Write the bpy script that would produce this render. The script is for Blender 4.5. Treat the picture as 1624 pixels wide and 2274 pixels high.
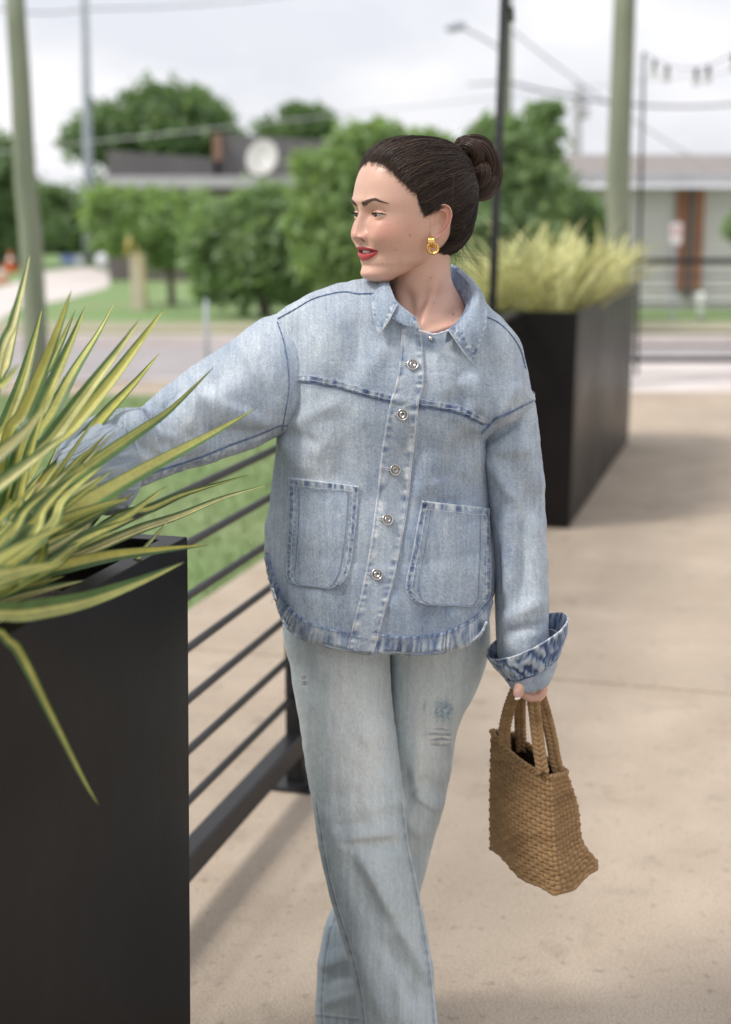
import bpy, math, random
import numpy as np
from mathutils import Vector
from mathutils.bvhtree import BVHTree

for o in list(bpy.data.objects):
    bpy.data.objects.remove(o)
SC = bpy.context.scene
COL = SC.collection
R = math.radians
rng = np.random.default_rng(7)
random.seed(7)

# ------------------------------------------------------------------ camera
CAM_H = 1.55
PITCH = math.atan(677 / 3300)
FOC = 3300.0                     # focal length in units of the 1624 x 2274 picture
cam = bpy.data.cameras.new('camera')
camo = bpy.data.objects.new('camera', cam)
COL.objects.link(camo)
camo.location = (0, 0, CAM_H)
camo.rotation_euler = (math.pi / 2 - PITCH, 0, 0)
cam.sensor_fit = 'VERTICAL'
cam.sensor_height = 36
cam.sensor_width = 24
cam.lens = 36 * FOC / 2274
cam.clip_start = 0.05
cam.clip_end = 2000
cam.dof.use_dof = True
cam.dof.focus_distance = 2.34
cam.dof.aperture_fstop = 2.6
SC.camera = camo

# ------------------------------------------------------------------ sky and sun
SUN_EL, SUN_AZ = R(52), R(248)    # azimuth clockwise from +Y: high, from the left on the camera side
w = bpy.data.worlds.new('World')
SC.world = w
w.use_nodes = True
nt = w.node_tree
nt.nodes.clear()
wo = nt.nodes.new('ShaderNodeOutputWorld')
bg = nt.nodes.new('ShaderNodeBackground')
bg.inputs['Strength'].default_value = 0.1
sky = nt.nodes.new('ShaderNodeTexSky')
sky.sky_type = 'NISHITA'
sky.sun_disc = False
sky.sun_elevation = SUN_EL
sky.sun_rotation = SUN_AZ
sky.dust_density = 3.0
tc = nt.nodes.new('ShaderNodeTexCoord')
mp = nt.nodes.new('ShaderNodeMapping')
mp.inputs['Scale'].default_value = (1, 1, 2.2)
nz = nt.nodes.new('ShaderNodeTexNoise')
nz.inputs['Scale'].default_value = 3.2
nz.inputs['Detail'].default_value = 6
nz.inputs['Roughness'].default_value = 0.55
rp = nt.nodes.new('ShaderNodeValToRGB')
rp.color_ramp.elements[0].position = 0.42
rp.color_ramp.elements[0].color = (0.35, 0.35, 0.35, 1)
rp.color_ramp.elements[1].position = 0.58
rp.color_ramp.elements[1].color = (1, 1, 1, 1)
mx = nt.nodes.new('ShaderNodeMix')
mx.data_type = 'RGBA'
cl = nt.nodes.new('ShaderNodeMix')
cl.data_type = 'RGBA'
nz2 = nt.nodes.new('ShaderNodeTexNoise')
nz2.inputs['Scale'].default_value = 7.0
nz2.inputs['Detail'].default_value = 5
L = nt.links.new
L(tc.outputs['Generated'], mp.inputs['Vector'])
L(mp.outputs[0], nz.inputs['Vector'])
L(mp.outputs[0], nz2.inputs['Vector'])
L(nz.outputs['Fac'], rp.inputs['Fac'])
L(rp.outputs[0], mx.inputs['Factor'])
L(nz2.outputs['Fac'], cl.inputs['Factor'])
cl.inputs[6].default_value = (9.0, 9.05, 9.6, 1)
cl.inputs[7].default_value = (10.9, 10.7, 10.7, 1)
skm = nt.nodes.new('ShaderNodeMix')      # thin high cloud veils the blue too
skm.data_type = 'RGBA'
skm.inputs['Factor'].default_value = 0.72
skm.inputs[7].default_value = (8.3, 8.6, 9.6, 1)
L(sky.outputs[0], skm.inputs[6])
L(skm.outputs[2], mx.inputs[6])
L(cl.outputs[2], mx.inputs[7])
L(mx.outputs[2], bg.inputs['Color'])
L(bg.outputs[0], wo.inputs['Surface'])
sd = bpy.data.lights.new('sun', 'SUN')
sd.energy = 2.5
sd.angle = R(14)
sd.color = (1.0, 0.95, 0.88)
so = bpy.data.objects.new('sun', sd)
COL.objects.link(so)
_d = Vector((math.sin(SUN_AZ) * math.cos(SUN_EL), math.cos(SUN_AZ) * math.cos(SUN_EL), math.sin(SUN_EL)))
so.rotation_euler = (-_d).to_track_quat('-Z', 'Y').to_euler()
so.location = (-5, -5, 12)
SC.view_settings.view_transform = 'Standard'
SC.view_settings.look = 'None'
SC.view_settings.exposure = 0.08
SC.view_settings.gamma = 1.0
SC.view_settings.use_curve_mapping = False
SC.render.engine = 'CYCLES'
SC.cycles.max_bounces = 6
SC.cycles.transparent_max_bounces = 8

# ------------------------------------------------------------------ helpers
CP, SP = math.cos(PITCH), math.sin(PITCH)


def P(px, py, Y):
    """world point on the picture ray through (px, py) at world depth Y"""
    a = (px - 812) / FOC
    b = -(py - 1137) / FOC
    yw = CP + b * SP
    zw = -SP + b * CP
    t = Y / yw
    return np.array([a * t, Y, CAM_H + zw * t])


def Pn(px, py, Y):
    px, py, Y = np.broadcast_arrays(np.asarray(px, float), np.asarray(py, float), np.asarray(Y, float))
    a = (px - 812) / FOC
    b = -(py - 1137) / FOC
    t = Y / (CP + b * SP)
    return np.stack([a * t, Y, CAM_H + (-SP + b * CP) * t], -1)


def G(px, py, z=0.0):
    """world point on the picture ray at height z"""
    a = (px - 812) / FOC
    b = -(py - 1137) / FOC
    yw = CP + b * SP
    zw = -SP + b * CP
    t = (z - CAM_H) / zw
    return np.array([a * t, yw * t, z])


def proj(p):
    p = np.asarray(p, float)
    dz = p[..., 2] - CAM_H
    dep = p[..., 1] * CP - dz * SP
    up = p[..., 1] * SP + dz * CP
    return 812 + FOC * p[..., 0] / dep, 1137 - FOC * up / dep


TH = math.atan(938 / 3300 / (CP + 677 / 3300 * SP))
U = np.array([math.sin(TH), math.cos(TH), 0.0])       # along the railing
N = np.array([math.cos(TH), -math.sin(TH), 0.0])      # across, to the right


def UN(s, t, z=0.0):
    return U * s + N * t + np.array([0, 0, z])


def mesh(name, v, f, mat=None, smooth=True, col=None, uv=None):
    me = bpy.data.meshes.new(name)
    v = np.asarray(v, float)
    if isinstance(f, np.ndarray):
        n, k = f.shape
        me.vertices.add(len(v))
        me.vertices.foreach_set('co', v.astype(np.float32).ravel())
        me.loops.add(n * k)
        me.loops.foreach_set('vertex_index', f.astype(np.int32).ravel())
        me.polygons.add(n)
        me.polygons.foreach_set('loop_start', np.arange(0, n * k, k, dtype=np.int32))
        me.polygons.foreach_set('loop_total', np.full(n, k, dtype=np.int32))
        me.update(calc_edges=True)
        me.validate()
    else:
        me.from_pydata([tuple(x) for x in v], [], [tuple(int(i) for i in q) for q in f])
    if len(me.polygons):
        me.polygons.foreach_set('use_smooth', np.full(len(me.polygons), smooth))
    if col is not None:
        a = me.color_attributes.new('Col', 'FLOAT_COLOR', 'POINT')
        c = np.ones((len(v), 4), np.float32)
        c[:, :3] = col
        a.data.foreach_set('color', c.ravel())
    if uv is not None:
        l = me.uv_layers.new(name='UVMap')
        idx = np.zeros(len(me.loops), np.int32)
        me.loops.foreach_get('vertex_index', idx)
        l.data.foreach_set('uv', np.asarray(uv, np.float32)[idx].ravel())
    if mat:
        me.materials.append(mat)
    return me


def wloc(p):
    q = np.zeros(3)
    while p is not None:
        q += np.array(p.location)
        p = p.parent
    return q


def obj(name, v, f, mat, parent=None, smooth=True, col=None, uv=None, kind=None, label=None):
    v = np.asarray(v, float)
    if parent is not None:
        v = v - wloc(parent)
    o = bpy.data.objects.new(name, mesh(name, v, f, mat, smooth, col, uv))
    COL.objects.link(o)
    if parent is not None:
        o.parent = parent
    if kind:
        o['kind'] = kind
    if label:
        o['label'] = label
    return o


def objm(name, me, parent=None, loc=(0, 0, 0), rot=(0, 0, 0), scale=(1, 1, 1)):
    o = bpy.data.objects.new(name, me)
    COL.objects.link(o)
    o.parent = parent
    o.location = loc
    o.rotation_euler = rot
    o.scale = scale
    return o


def thing(name, label, cat, loc=(0, 0, 0), group=None):
    o = bpy.data.objects.new(name, None)
    COL.objects.link(o)
    o.location = loc
    o.empty_display_size = 0.1
    o['label'] = label
    o['category'] = cat
    if group:
        o['group'] = group
    return o


def tag(o, label, cat, group=None):
    o['label'] = label
    o['category'] = cat
    if group:
        o['group'] = group
    return o


def struct(o):
    o['kind'] = 'structure'
    return o


def join(*vf):
    V, F, n = [], [], 0
    for v, f in vf:
        V.append(np.asarray(v, float))
        F += [tuple(int(i) + n for i in q) for q in f]
        n += len(v)
    return np.concatenate(V), F


def box(x0, x1, y0, y1, z0, z1):
    v = np.array([(x, y, z) for x in (x0, x1) for y in (y0, y1) for z in (z0, z1)], float)
    return v, [(0, 1, 3, 2), (4, 6, 7, 5), (0, 4, 5, 1), (2, 3, 7, 6), (0, 2, 6, 4), (1, 5, 7, 3)]


def prism(c8):
    """box from eight explicit corners: bottom four (ccw), then top four"""
    return np.array(c8, float), [(3, 2, 1, 0), (4, 5, 6, 7), (0, 1, 5, 4), (1, 2, 6, 5), (2, 3, 7, 6), (3, 0, 4, 7)]


def boxun(s0, s1, t0, t1, z0, z1):
    return prism([UN(s, t, z) for z in (z0, z1) for s, t in ((s0, t0), (s0, t1), (s1, t1), (s1, t0))][:8])


def bevel(o, w, seg=2):
    m = o.modifiers.new('bevel', 'BEVEL')
    m.width = w
    m.segments = seg
    m.limit_method = 'ANGLE'
    m.angle_limit = R(30)
    return o


def frames(pts):
    pts = np.asarray(pts, float)
    T = np.gradient(pts, axis=0)
    T /= np.linalg.norm(T, axis=1)[:, None] + 1e-12
    n = np.cross(T[0], [0.3, 0.2, 1.0])
    if np.linalg.norm(n) < 1e-3:
        n = np.cross(T[0], [1, 0, 0])
    n /= np.linalg.norm(n)
    A = []
    for t in T:
        n = n - t * n.dot(t)
        n /= np.linalg.norm(n) + 1e-12
        A.append(n.copy())
    A = np.array(A)
    return T, A, np.cross(T, A)


def tube(pts, r, k=8, cap=True):
    pts = np.asarray(pts, float)
    T, A, B = frames(pts)
    n = len(pts)
    r = np.broadcast_to(np.asarray(r, float), (n,))
    a = np.arange(k) * 2 * math.pi / k
    ring = np.cos(a)[None, :, None] * A[:, None] + np.sin(a)[None, :, None] * B[:, None]
    v = (pts[:, None] + ring * r[:, None, None]).reshape(-1, 3)
    f = []
    for i in range(n - 1):
        for j in range(k):
            f.append((i * k + j, i * k + (j + 1) % k, (i + 1) * k + (j + 1) % k, (i + 1) * k + j))
    if cap:
        f.append(tuple(range(k - 1, -1, -1)))
        f.append(tuple((n - 1) * k + j for j in range(k)))
    return v, f


def tubes(P_, r, k=3):
    """many strands at once: P_ (m, n, 3), r (m, n) -> verts, quad array"""
    m, n, _ = P_.shape
    T = np.gradient(P_, axis=1)
    T /= np.linalg.norm(T, axis=2)[..., None] + 1e-12
    ref = np.array([0.31, 0.87, 0.38])
    A = np.cross(T, ref)
    A /= np.linalg.norm(A, axis=2)[..., None] + 1e-12
    B = np.cross(T, A)
    a = np.arange(k) * 2 * math.pi / k
    v = P_[:, :, None] + (np.cos(a)[:, None] * A[:, :, None] + np.sin(a)[:, None] * B[:, :, None]) * r[:, :, None, None]
    base = (np.arange(m) * n * k)[:, None, None] + (np.arange(n - 1) * k)[None, :, None]
    j = np.arange(k)[None, None, :]
    j2 = (j + 1) % k
    f = np.stack([base + j, base + j2, base + k + j2, base + k + j], -1).reshape(-1, 4)
    return v.reshape(-1, 3), f


def crom(K, n):
    """Catmull-Rom resample of rows K (m, ...) to n rows"""
    K = np.asarray(K, float)
    m = len(K)
    t = np.linspace(0, m - 1, n)
    i = np.clip(t.astype(int), 0, m - 2)
    u = (t - i).reshape((-1,) + (1,) * (K.ndim - 1))
    p0, p1, p2, p3 = K[np.clip(i - 1, 0, m - 1)], K[i], K[i + 1], K[np.clip(i + 2, 0, m - 1)]
    return 0.5 * (2 * p1 + (p2 - p0) * u + (2 * p0 - 5 * p1 + 4 * p2 - p3) * u ** 2 + (3 * p1 - p0 - 3 * p2 + p3) * u ** 3)


def gridf(n, m, wrap=False):
    i = np.arange(n - 1)[:, None]
    j = np.arange(m if wrap else m - 1)[None, :]
    j2 = (j + 1) % m
    return np.stack([i * m + j, i * m + j2, (i + 1) * m + j2, (i + 1) * m + j], -1).reshape(-1, 4)


_perm = np.random.default_rng(3).integers(0, 2 ** 31, 4096)


def vnoise(x, y, z=0.0):
    """smooth value noise in [-1, 1]"""
    x, y, z = np.broadcast_arrays(np.asarray(x, float), np.asarray(y, float), np.asarray(z, float))
    xi, yi, zi = np.floor(x).astype(int), np.floor(y).astype(int), np.floor(z).astype(int)
    xf, yf, zf = x - xi, y - yi, z - zi
    s = lambda q: q * q * (3 - 2 * q)
    def h(a, b, c):
        k = (a * 73 + b * 1931 + c * 467) & 4095
        k = (_perm[k] + a * 13 + b * 7 + c * 31) & 4095
        return (_perm[k] & 0xffff) / 32767.5 - 1
    u, v_, w_ = s(xf), s(yf), s(zf)
    r_ = 0
    for a in (0, 1):
        for b in (0, 1):
            for c in (0, 1):
                r_ = r_ + h(xi + a, yi + b, zi + c) * (u if a else 1 - u) * (v_ if b else 1 - v_) * (w_ if c else 1 - w_)
    return r_


def fbm(x, y, z=0.0, o=4):
    r_, a, t = 0, 1.0, 0
    for i in range(o):
        r_ = r_ + vnoise(x * 2 ** i + 17 * i, y * 2 ** i - 9 * i, z * 2 ** i) * a
        t += a
        a *= 0.5
    return r_ / t


def gnormals(V):
    """normals of a grid V (n, m, 3)"""
    du = np.gradient(V, axis=0)
    dv = np.gradient(V, axis=1)
    n_ = np.cross(du, dv)
    return n_ / (np.linalg.norm(n_, axis=-1)[..., None] + 1e-12)


# ------------------------------------------------------------------ materials
def mat(name, col=(0.5, 0.5, 0.5), rough=0.6, metal=0.0, **kw):
    m = bpy.data.materials.new(name)
    m.use_nodes = True
    b = m.node_tree.nodes['Principled BSDF']
    b.inputs['Base Color'].default_value = (*col, 1)
    b.inputs['Roughness'].default_value = rough
    b.inputs['Metallic'].default_value = metal
    for k, v in kw.items():
        b.inputs[k.replace('_', ' ')].default_value = v
    return m


def nmat(name, c1, c2, scale=5, rough=0.7, detail=6, bump=0.0, bscale=None, lo=0.35, hi=0.65, stretch=(1, 1, 1), metal=0.0, c3=None, s3=0.5, **kw):
    """two colours mixed by noise (a third, larger-scale one optional), bump from finer noise"""
    m = mat(name, c1, rough, metal, **kw)
    t = m.node_tree
    b = t.nodes['Principled BSDF']
    tc_ = t.nodes.new('ShaderNodeTexCoord')
    mp_ = t.nodes.new('ShaderNodeMapping')
    mp_.inputs['Scale'].default_value = stretch
    t.links.new(tc_.outputs['Object'], mp_.inputs['Vector'])
    n1 = t.nodes.new('ShaderNodeTexNoise')
    n1.inputs['Scale'].default_value = scale
    n1.inputs['Detail'].default_value = detail
    n1.inputs['Roughness'].default_value = 0.6
    t.links.new(mp_.outputs[0], n1.inputs['Vector'])
    r_ = t.nodes.new('ShaderNodeValToRGB')
    r_.color_ramp.elements[0].position = lo
    r_.color_ramp.elements[1].position = hi
    r_.color_ramp.elements[0].color = (*c1, 1)
    r_.color_ramp.elements[1].color = (*c2, 1)
    t.links.new(n1.outputs['Fac'], r_.inputs['Fac'])
    out = r_.outputs[0]
    if c3 is not None:
        n3 = t.nodes.new('ShaderNodeTexNoise')
        n3.inputs['Scale'].default_value = s3
        n3.inputs['Detail'].default_value = 4
        t.links.new(mp_.outputs[0], n3.inputs['Vector'])
        r3 = t.nodes.new('ShaderNodeValToRGB')
        r3.color_ramp.elements[0].position = 0.45
        r3.color_ramp.elements[1].position = 0.7
        t.links.new(n3.outputs['Fac'], r3.inputs['Fac'])
        m3 = t.nodes.new('ShaderNodeMix')
        m3.data_type = 'RGBA'
        t.links.new(r3.outputs[0], m3.inputs['Factor'])
        t.links.new(out, m3.inputs[6])
        m3.inputs[7].default_value = (*c3, 1)
        out = m3.outputs[2]
    t.links.new(out, b.inputs['Base Color'])
    if bump:
        n2 = t.nodes.new('ShaderNodeTexNoise')
        n2.inputs['Scale'].default_value = bscale or scale * 4
        n2.inputs['Detail'].default_value = 8
        t.links.new(mp_.outputs[0], n2.inputs['Vector'])
        bp = t.nodes.new('ShaderNodeBump')
        bp.inputs['Strength'].default_value = bump
        bp.inputs['Distance'].default_value = 0.01
        t.links.new(n2.outputs['Fac'], bp.inputs['Height'])
        t.links.new(bp.outputs[0], b.inputs['Normal'])
    return m
# ================================================================== ground
M = {}
M['concrete'] = nmat('patio concrete', (0.50, 0.415, 0.325), (0.42, 0.34, 0.262), 3.0, 0.85, 8, 0.5, 160, c3=(0.39, 0.32, 0.245), s3=0.9)
_t = M['concrete'].node_tree          # exposed sand grain and small dark spots on top of the broad mottling
_b = _t.nodes['Principled BSDF']
_src = _b.inputs['Base Color'].links[0].from_socket
_tc = _t.nodes.new('ShaderNodeTexCoord')
for _sc, _lo, _hi, _amt in ((230, 0.42, 0.60, 0.26), (38, 0.60, 0.72, 0.22), (7, 0.60, 0.78, 0.20)):
    _n = _t.nodes.new('ShaderNodeTexNoise')
    _n.inputs['Scale'].default_value = _sc
    _n.inputs['Detail'].default_value = 3
    _r = _t.nodes.new('ShaderNodeMapRange')
    _r.inputs['From Min'].default_value = _lo
    _r.inputs['From Max'].default_value = _hi
    _r.inputs['To Min'].default_value = 1.06
    _r.inputs['To Max'].default_value = 1.0 - _amt
    _m = _t.nodes.new('ShaderNodeVectorMath')
    _m.operation = 'SCALE'
    _t.links.new(_tc.outputs['Object'], _n.inputs['Vector'])
    _t.links.new(_n.outputs['Fac'], _r.inputs['Value'])
    _t.links.new(_src, _m.inputs[0])
    _t.links.new(_r.outputs[0], _m.inputs['Scale'])
    _src = _m.outputs[0]
_t.links.new(_src, _b.inputs['Base Color'])
M['pale_concrete'] = nmat('pale concrete', (0.72, 0.66, 0.63), (0.62, 0.56, 0.53), 2.0, 0.9, 6, 0.1, 60)
M['asphalt'] = nmat('street surface', (0.40, 0.37, 0.375), (0.34, 0.315, 0.32), 1.5, 0.9, 6, 0.1, 60)
M['verge'] = nmat('dry verge', (0.40, 0.37, 0.22), (0.27, 0.29, 0.13), 6.0, 0.9, 6)
M['grass'] = nmat('grass ground', (0.20, 0.29, 0.115), (0.145, 0.23, 0.08), 2.2, 0.9, 8, 0.4, 90, c3=(0.26, 0.31, 0.15), s3=0.5)
M['blade'] = nmat('grass blades', (0.24, 0.34, 0.13), (0.32, 0.39, 0.19), 1.3, 0.6)
M['black'] = nmat('black powder coat', (0.010, 0.010, 0.012), (0.015, 0.015, 0.017), 8, 0.42, 5, 0.04, 500, Specular_IOR_Level=0.35)
M['planter'] = nmat('black planter steel', (0.0085, 0.0075, 0.0075), (0.013, 0.0115, 0.0115), 2.5, 0.36, 5, 0.015, 60, Specular_IOR_Level=0.16)
_t = M['planter'].node_tree
_b = _t.nodes['Principled BSDF']
_tc = _t.nodes.new('ShaderNodeTexCoord')
_mp = _t.nodes.new('ShaderNodeMapping')
_mp.inputs['Scale'].default_value = (3, 3, 1.3)
_n = _t.nodes.new('ShaderNodeTexNoise')
_n.inputs['Scale'].default_value = 1.6
_n.inputs['Detail'].default_value = 9
_n.inputs['Roughness'].default_value = 0.65
_r = _t.nodes.new('ShaderNodeMapRange')
_r.inputs['From Min'].default_value = 0.35
_r.inputs['From Max'].default_value = 0.75
_r.inputs['To Min'].default_value = 0.32
_r.inputs['To Max'].default_value = 0.48
_x = _t.nodes.new('ShaderNodeMix')
_x.data_type = 'RGBA'
_r2 = _t.nodes.new('ShaderNodeMapRange')
_r2.inputs['From Min'].default_value = 0.52
_r2.inputs['From Max'].default_value = 0.85
_r2.inputs['To Max'].default_value = 0.12
_t.links.new(_tc.outputs['Object'], _mp.inputs['Vector'])
_t.links.new(_mp.outputs[0], _n.inputs['Vector'])
_t.links.new(_n.outputs['Fac'], _r.inputs['Value'])
_t.links.new(_n.outputs['Fac'], _r2.inputs['Value'])
_t.links.new(_r.outputs[0], _b.inputs['Roughness'])
_old = _b.inputs['Base Color'].links[0].from_socket
_t.links.new(_r2.outputs[0], _x.inputs['Factor'])
_t.links.new(_old, _x.inputs[6])
_x.inputs[7].default_value = (0.055, 0.048, 0.04, 1)
_t.links.new(_x.outputs[2], _b.inputs['Base Color'])
M['soil'] = nmat('potting soil', (0.02, 0.014, 0.01), (0.05, 0.035, 0.025), 40, 0.95, 6, 0.8, 120)

g = obj('ground', [(-300, -40, -0.16), (300, -40, -0.16), (300, 400, -0.16), (-300, 400, -0.16)], [(0, 1, 2, 3)], M['grass'])
struct(g)

# patio: big cast slabs with recessed joints; the last ones follow the far edge of the terrace
pat = bpy.data.objects.new('patio', None)
COL.objects.link(pat)
struct(pat)
YP = 12.7


def clipY(poly, y):
    out = []
    for i in range(len(poly)):
        a, b = poly[i], poly[(i + 1) % len(poly)]
        ia, ib = a[1] <= y, b[1] <= y
        if ia:
            out.append(a)
        if ia != ib:
            k = (y - a[1]) / (b[1] - a[1])
            out.append(a + (b - a) * k)
    return out


def slab(poly, z0, z1, name, m, parent, bev=0.008):
    n = len(poly)
    v = [np.array([p[0], p[1], z0]) for p in poly] + [np.array([p[0], p[1], z1]) for p in poly]
    f = [tuple(range(n - 1, -1, -1)), tuple(range(n, 2 * n))] + [(i, (i + 1) % n, n + (i + 1) % n, n + i) for i in range(n)]
    o = obj(name, v, f, m, parent, smooth=False)
    bevel(o, bev, 2)
    return o


J = 0.009
js = [-4.38, -1.33, 1.72, 4.77, 7.82, 10.87, 13.92, 17.0]
for i in range(len(js) - 1):
    for t0, t1 in ((-2.2, 3.4), (3.4, 9.5)):
        q = [UN(s, t) for s, t in ((js[i] + J, t0 + J), (js[i] + J, t1 - J), (js[i + 1] - J, t1 - J), (js[i + 1] - J, t0 + J))][::-1]
        q = clipY(q, YP)
        if len(q) >= 3:
            slab(q, -0.12, 0.0, 'concrete_slab', M['concrete'], pat)
bed = [UN(-4.4, -2.19, -0.02), UN(-4.4, 9.49, -0.02), UN(18, 9.49, -0.02), UN(18, -2.19, -0.02)]
bed = clipY(bed, YP - 0.02)
obj('slab_bed', bed, [tuple(range(len(bed)))[::-1]], nmat('joint dirt', (0.10, 0.08, 0.06), (0.16, 0.13, 0.10), 20), pat, smooth=False)

# lawn between terrace and street
law = clipY([UN(-4, -2.21, -0.035), UN(16, -2.21, -0.035), UN(34, -40, -0.035), UN(-4, -40, -0.035)], YP)
struct(obj('lawn', law, [tuple(range(len(law)))], M['grass'], smooth=False))
# blades of the near lawn, nobody could count them
nb = 42000
s_ = rng.uniform(3.0, 11.5, nb)
t_ = -2.22 - rng.uniform(0, 1, nb) ** 1.3 * 7.0
b0 = U[None] * s_[:, None] + N[None] * t_[:, None]
b0 = b0[(b0[:, 1] < YP) & (b0[:, 1] > 3.5)]
nb = len(b0)
b0[:, 2] = -0.035
an = rng.uniform(0, 2 * math.pi, nb)
wd = rng.uniform(0.002, 0.0045, nb) * (0.8 + b0[:, 1] * 0.12)
hh = rng.uniform(0.02, 0.05, nb)
sd_ = np.stack([np.cos(an), np.sin(an), 0 * an], 1)
ln = np.stack([-np.sin(an), np.cos(an), 0 * an], 1) * rng.uniform(-0.02, 0.02, nb)[:, None]
v = np.concatenate([b0 - sd_ * wd[:, None], b0 + sd_ * wd[:, None], b0 + ln + np.array([0, 0, 1]) * hh[:, None]])
i = np.arange(nb)
f = np.stack([i, i + nb, i + 2 * nb], 1)
go = obj('lawn_grass', v, f, M['blade'], kind='stuff', smooth=False)

# street, pavements, verge
struct(obj('pavement', *box(-60, 1.35, YP + 0.01, 13.65, -0.15, -0.03), M['concrete'], smooth=False))
struct(obj('driveway_apron', *box(1.36, 40, YP + 0.01, 15.2, -0.15, -0.01), M['pale_concrete'], smooth=False))
struct(obj('street', [(-80, 13.4, -0.13), (80, 13.4, -0.13), (80, 18.5, -0.13), (-80, 18.5, -0.13)], [(0, 1, 2, 3)], M['asphalt']))
struct(obj('kerb', *box(-60, 1.35, 13.66, 13.80, -0.15, -0.01), M['pale_concrete'], smooth=False))
struct(obj('kerb', *box(-60, 60, 18.35, 18.50, -0.15, 0.0), M['pale_concrete'], smooth=False))
struct(obj('verge', [(-60, 18.51, -0.02), (60, 18.51, -0.02), (60, 19.1, -0.02), (-60, 19.1, -0.02)], [(0, 1, 2, 3)], M['verge']))
struct(obj('far_pavement', *box(-60, 60, 19.11, 20.6, -0.15, 0.0), nmat('far pavement concrete', (0.40, 0.36, 0.27), (0.34, 0.33, 0.22), 2.5, 0.9), smooth=False))
struct(obj('far_lawn', [(-80, 20.61, -0.03), (80, 20.61, -0.03), (80, 120, -0.03), (-80, 120, -0.03)], [(0, 1, 2, 3)], nmat('far grass ground', (0.22, 0.33, 0.13), (0.16, 0.27, 0.09), 1.2, 0.9, 8, c3=(0.27, 0.34, 0.16), s3=0.4)))
# curved drive on the left, beyond the street
dl = [(-260, 860), (-60, 745), (48, 682), (115, 671), (156, 662), (215, 645), (243, 636), (243, 604), (190, 592), (103, 603), (20, 632), (-100, 668), (-260, 720)]
dv = [G(x, y, -0.022) for x, y in dl]
struct(obj('driveway', dv, [tuple(range(len(dv)))[::-1]], M['pale_concrete'], smooth=False))

# ================================================================== planters
def planter(name, label, s0, s1, t0, t1, h, group):
    """open steel trough: four welded walls with a folded rim, soil inside"""
    r = thing(name, label, 'planter', tuple(UN((s0 + s1) / 2, (t0 + t1) / 2, 0)), group)
    tp, wall, lip = 0.014, 0.006, 0.035
    zt = h
    def ring(s0, s1, t0, t1, z):
        return [UN(s0, t0, z), UN(s0, t1, z), UN(s1, t1, z), UN(s1, t0, z)]
    rings = [ring(s0 + tp, s1 - tp, t0 + tp, t1 - tp, 0.012), ring(s0, s1, t0, t1, zt - 0.03), ring(s0, s1, t0, t1, zt),
             ring(s0 + lip, s1 - lip, t0 + lip, t1 - lip, zt), ring(s0 + lip, s1 - lip, t0 + lip, t1 - lip, zt - 0.03),
             ring(s0 + wall, s1 - wall, t0 + wall, t1 - wall, zt - 0.031), ring(s0 + wall, s1 - wall, t0 + wall, t1 - wall, zt - 0.25)]
    v = [p for q in rings for p in q]
    f = []
    for i in range(len(rings) - 1):
        for j in range(4):
            f.append((i * 4 + j, i * 4 + (j + 1) % 4, (i + 1) * 4 + (j + 1) % 4, (i + 1) * 4 + j))
    f.append((3, 2, 1, 0))
    f.append(tuple(len(v) - 4 + j for j in range(4)))
    o = obj('trough', v, f, M['planter'], r, smooth=False)
    bevel(o, 0.003, 2)
    n = 26
    S, T = np.meshgrid(np.linspace(s0 + wall + 0.001, s1 - wall - 0.001, n * 2), np.linspace(t0 + wall + 0.001, t1 - wall - 0.001, n), indexing='ij')
    Z = h - 0.10 + 0.012 * fbm(S * 14, T * 14)
    V = U[None, None] * S[..., None] + N[None, None] * T[..., None] + np.array([0, 0, 1.0]) * Z[..., None]
    obj('soil', V.reshape(-1, 3), gridf(2 * n, n), M['soil'], r)
    return r


PG = 'black steel planter troughs at the railing ends'
planter('planter_trough', 'tall black steel planter filling the lower left foreground beside her reaching arm', 0.35, 2.05, -1.45, -0.851, 1.06, PG)
planter('planter_trough', 'tall black steel planter behind her shoulder, full of short pale grass', 7.12, 10.0, -1.52, -0.935, 1.06, PG)

# ================================================================== near railing
RT = -1.215
RG = 'black steel railings round the terrace'
rl = thing('railing', 'black metal railing of round bars running back beside the walking woman', 'railing', tuple(UN(3.66, RT, 0)), RG)


def seg_un(s0, s1, t, z, k=2):
    return [UN(s, t, z) for s in np.linspace(s0, s1, k)]


def bar_obj(pts, r, name, parent, k=14):
    v, f = tube(pts, r, k)
    o = obj(name, v, f, M['black'], parent)
    return o


SA, SB, SM = 2.07, 7.10, 3.66
for k_ in range(7):
    z = 0.255 + 0.116 * k_
    for a, b in ((SA, SM - 0.03), (SM + 0.03, 5.42), (5.48, SB)):
        bar_obj(seg_un(a, b, RT, z), 0.0095, 'bar', rl)


def tube_rect(s0, s1, t, z, wt, wz, name, parent):
    o = obj(name, *boxun(s0, s1, t - wt / 2, t + wt / 2, z - wz / 2, z + wz / 2), M['black'], parent, smooth=False)
    bevel(o, 0.006, 3)
    return o


tube_rect(SA, SB, RT, 0.118, 0.05, 0.062, 'bottom_rail', rl)
tube_rect(SA, SB, RT, 1.055, 0.05, 0.03, 'top_rail', rl)
for sp in (SM, 5.45):
    o = obj('post', *boxun(sp - 0.023, sp + 0.023, RT - 0.024, RT + 0.024, 0.012, 1.038), M['black'], rl, smooth=False)
    bevel(o, 0.004, 2)
    o = obj('base_plate', *boxun(sp - 0.075, sp + 0.075, RT - 0.065, RT + 0.065, 0.0, 0.012), M['black'], rl, smooth=False)
    bevel(o, 0.004, 2)
    for a in (-1, 1):
        for b in (-1, 1):
            c = UN(sp + a * 0.055, RT + b * 0.047, 0.012)
            obj('bolt', *tube([c, c + [0, 0, 0.009]], 0.008, 6), M['black'], rl, smooth=False)

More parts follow.
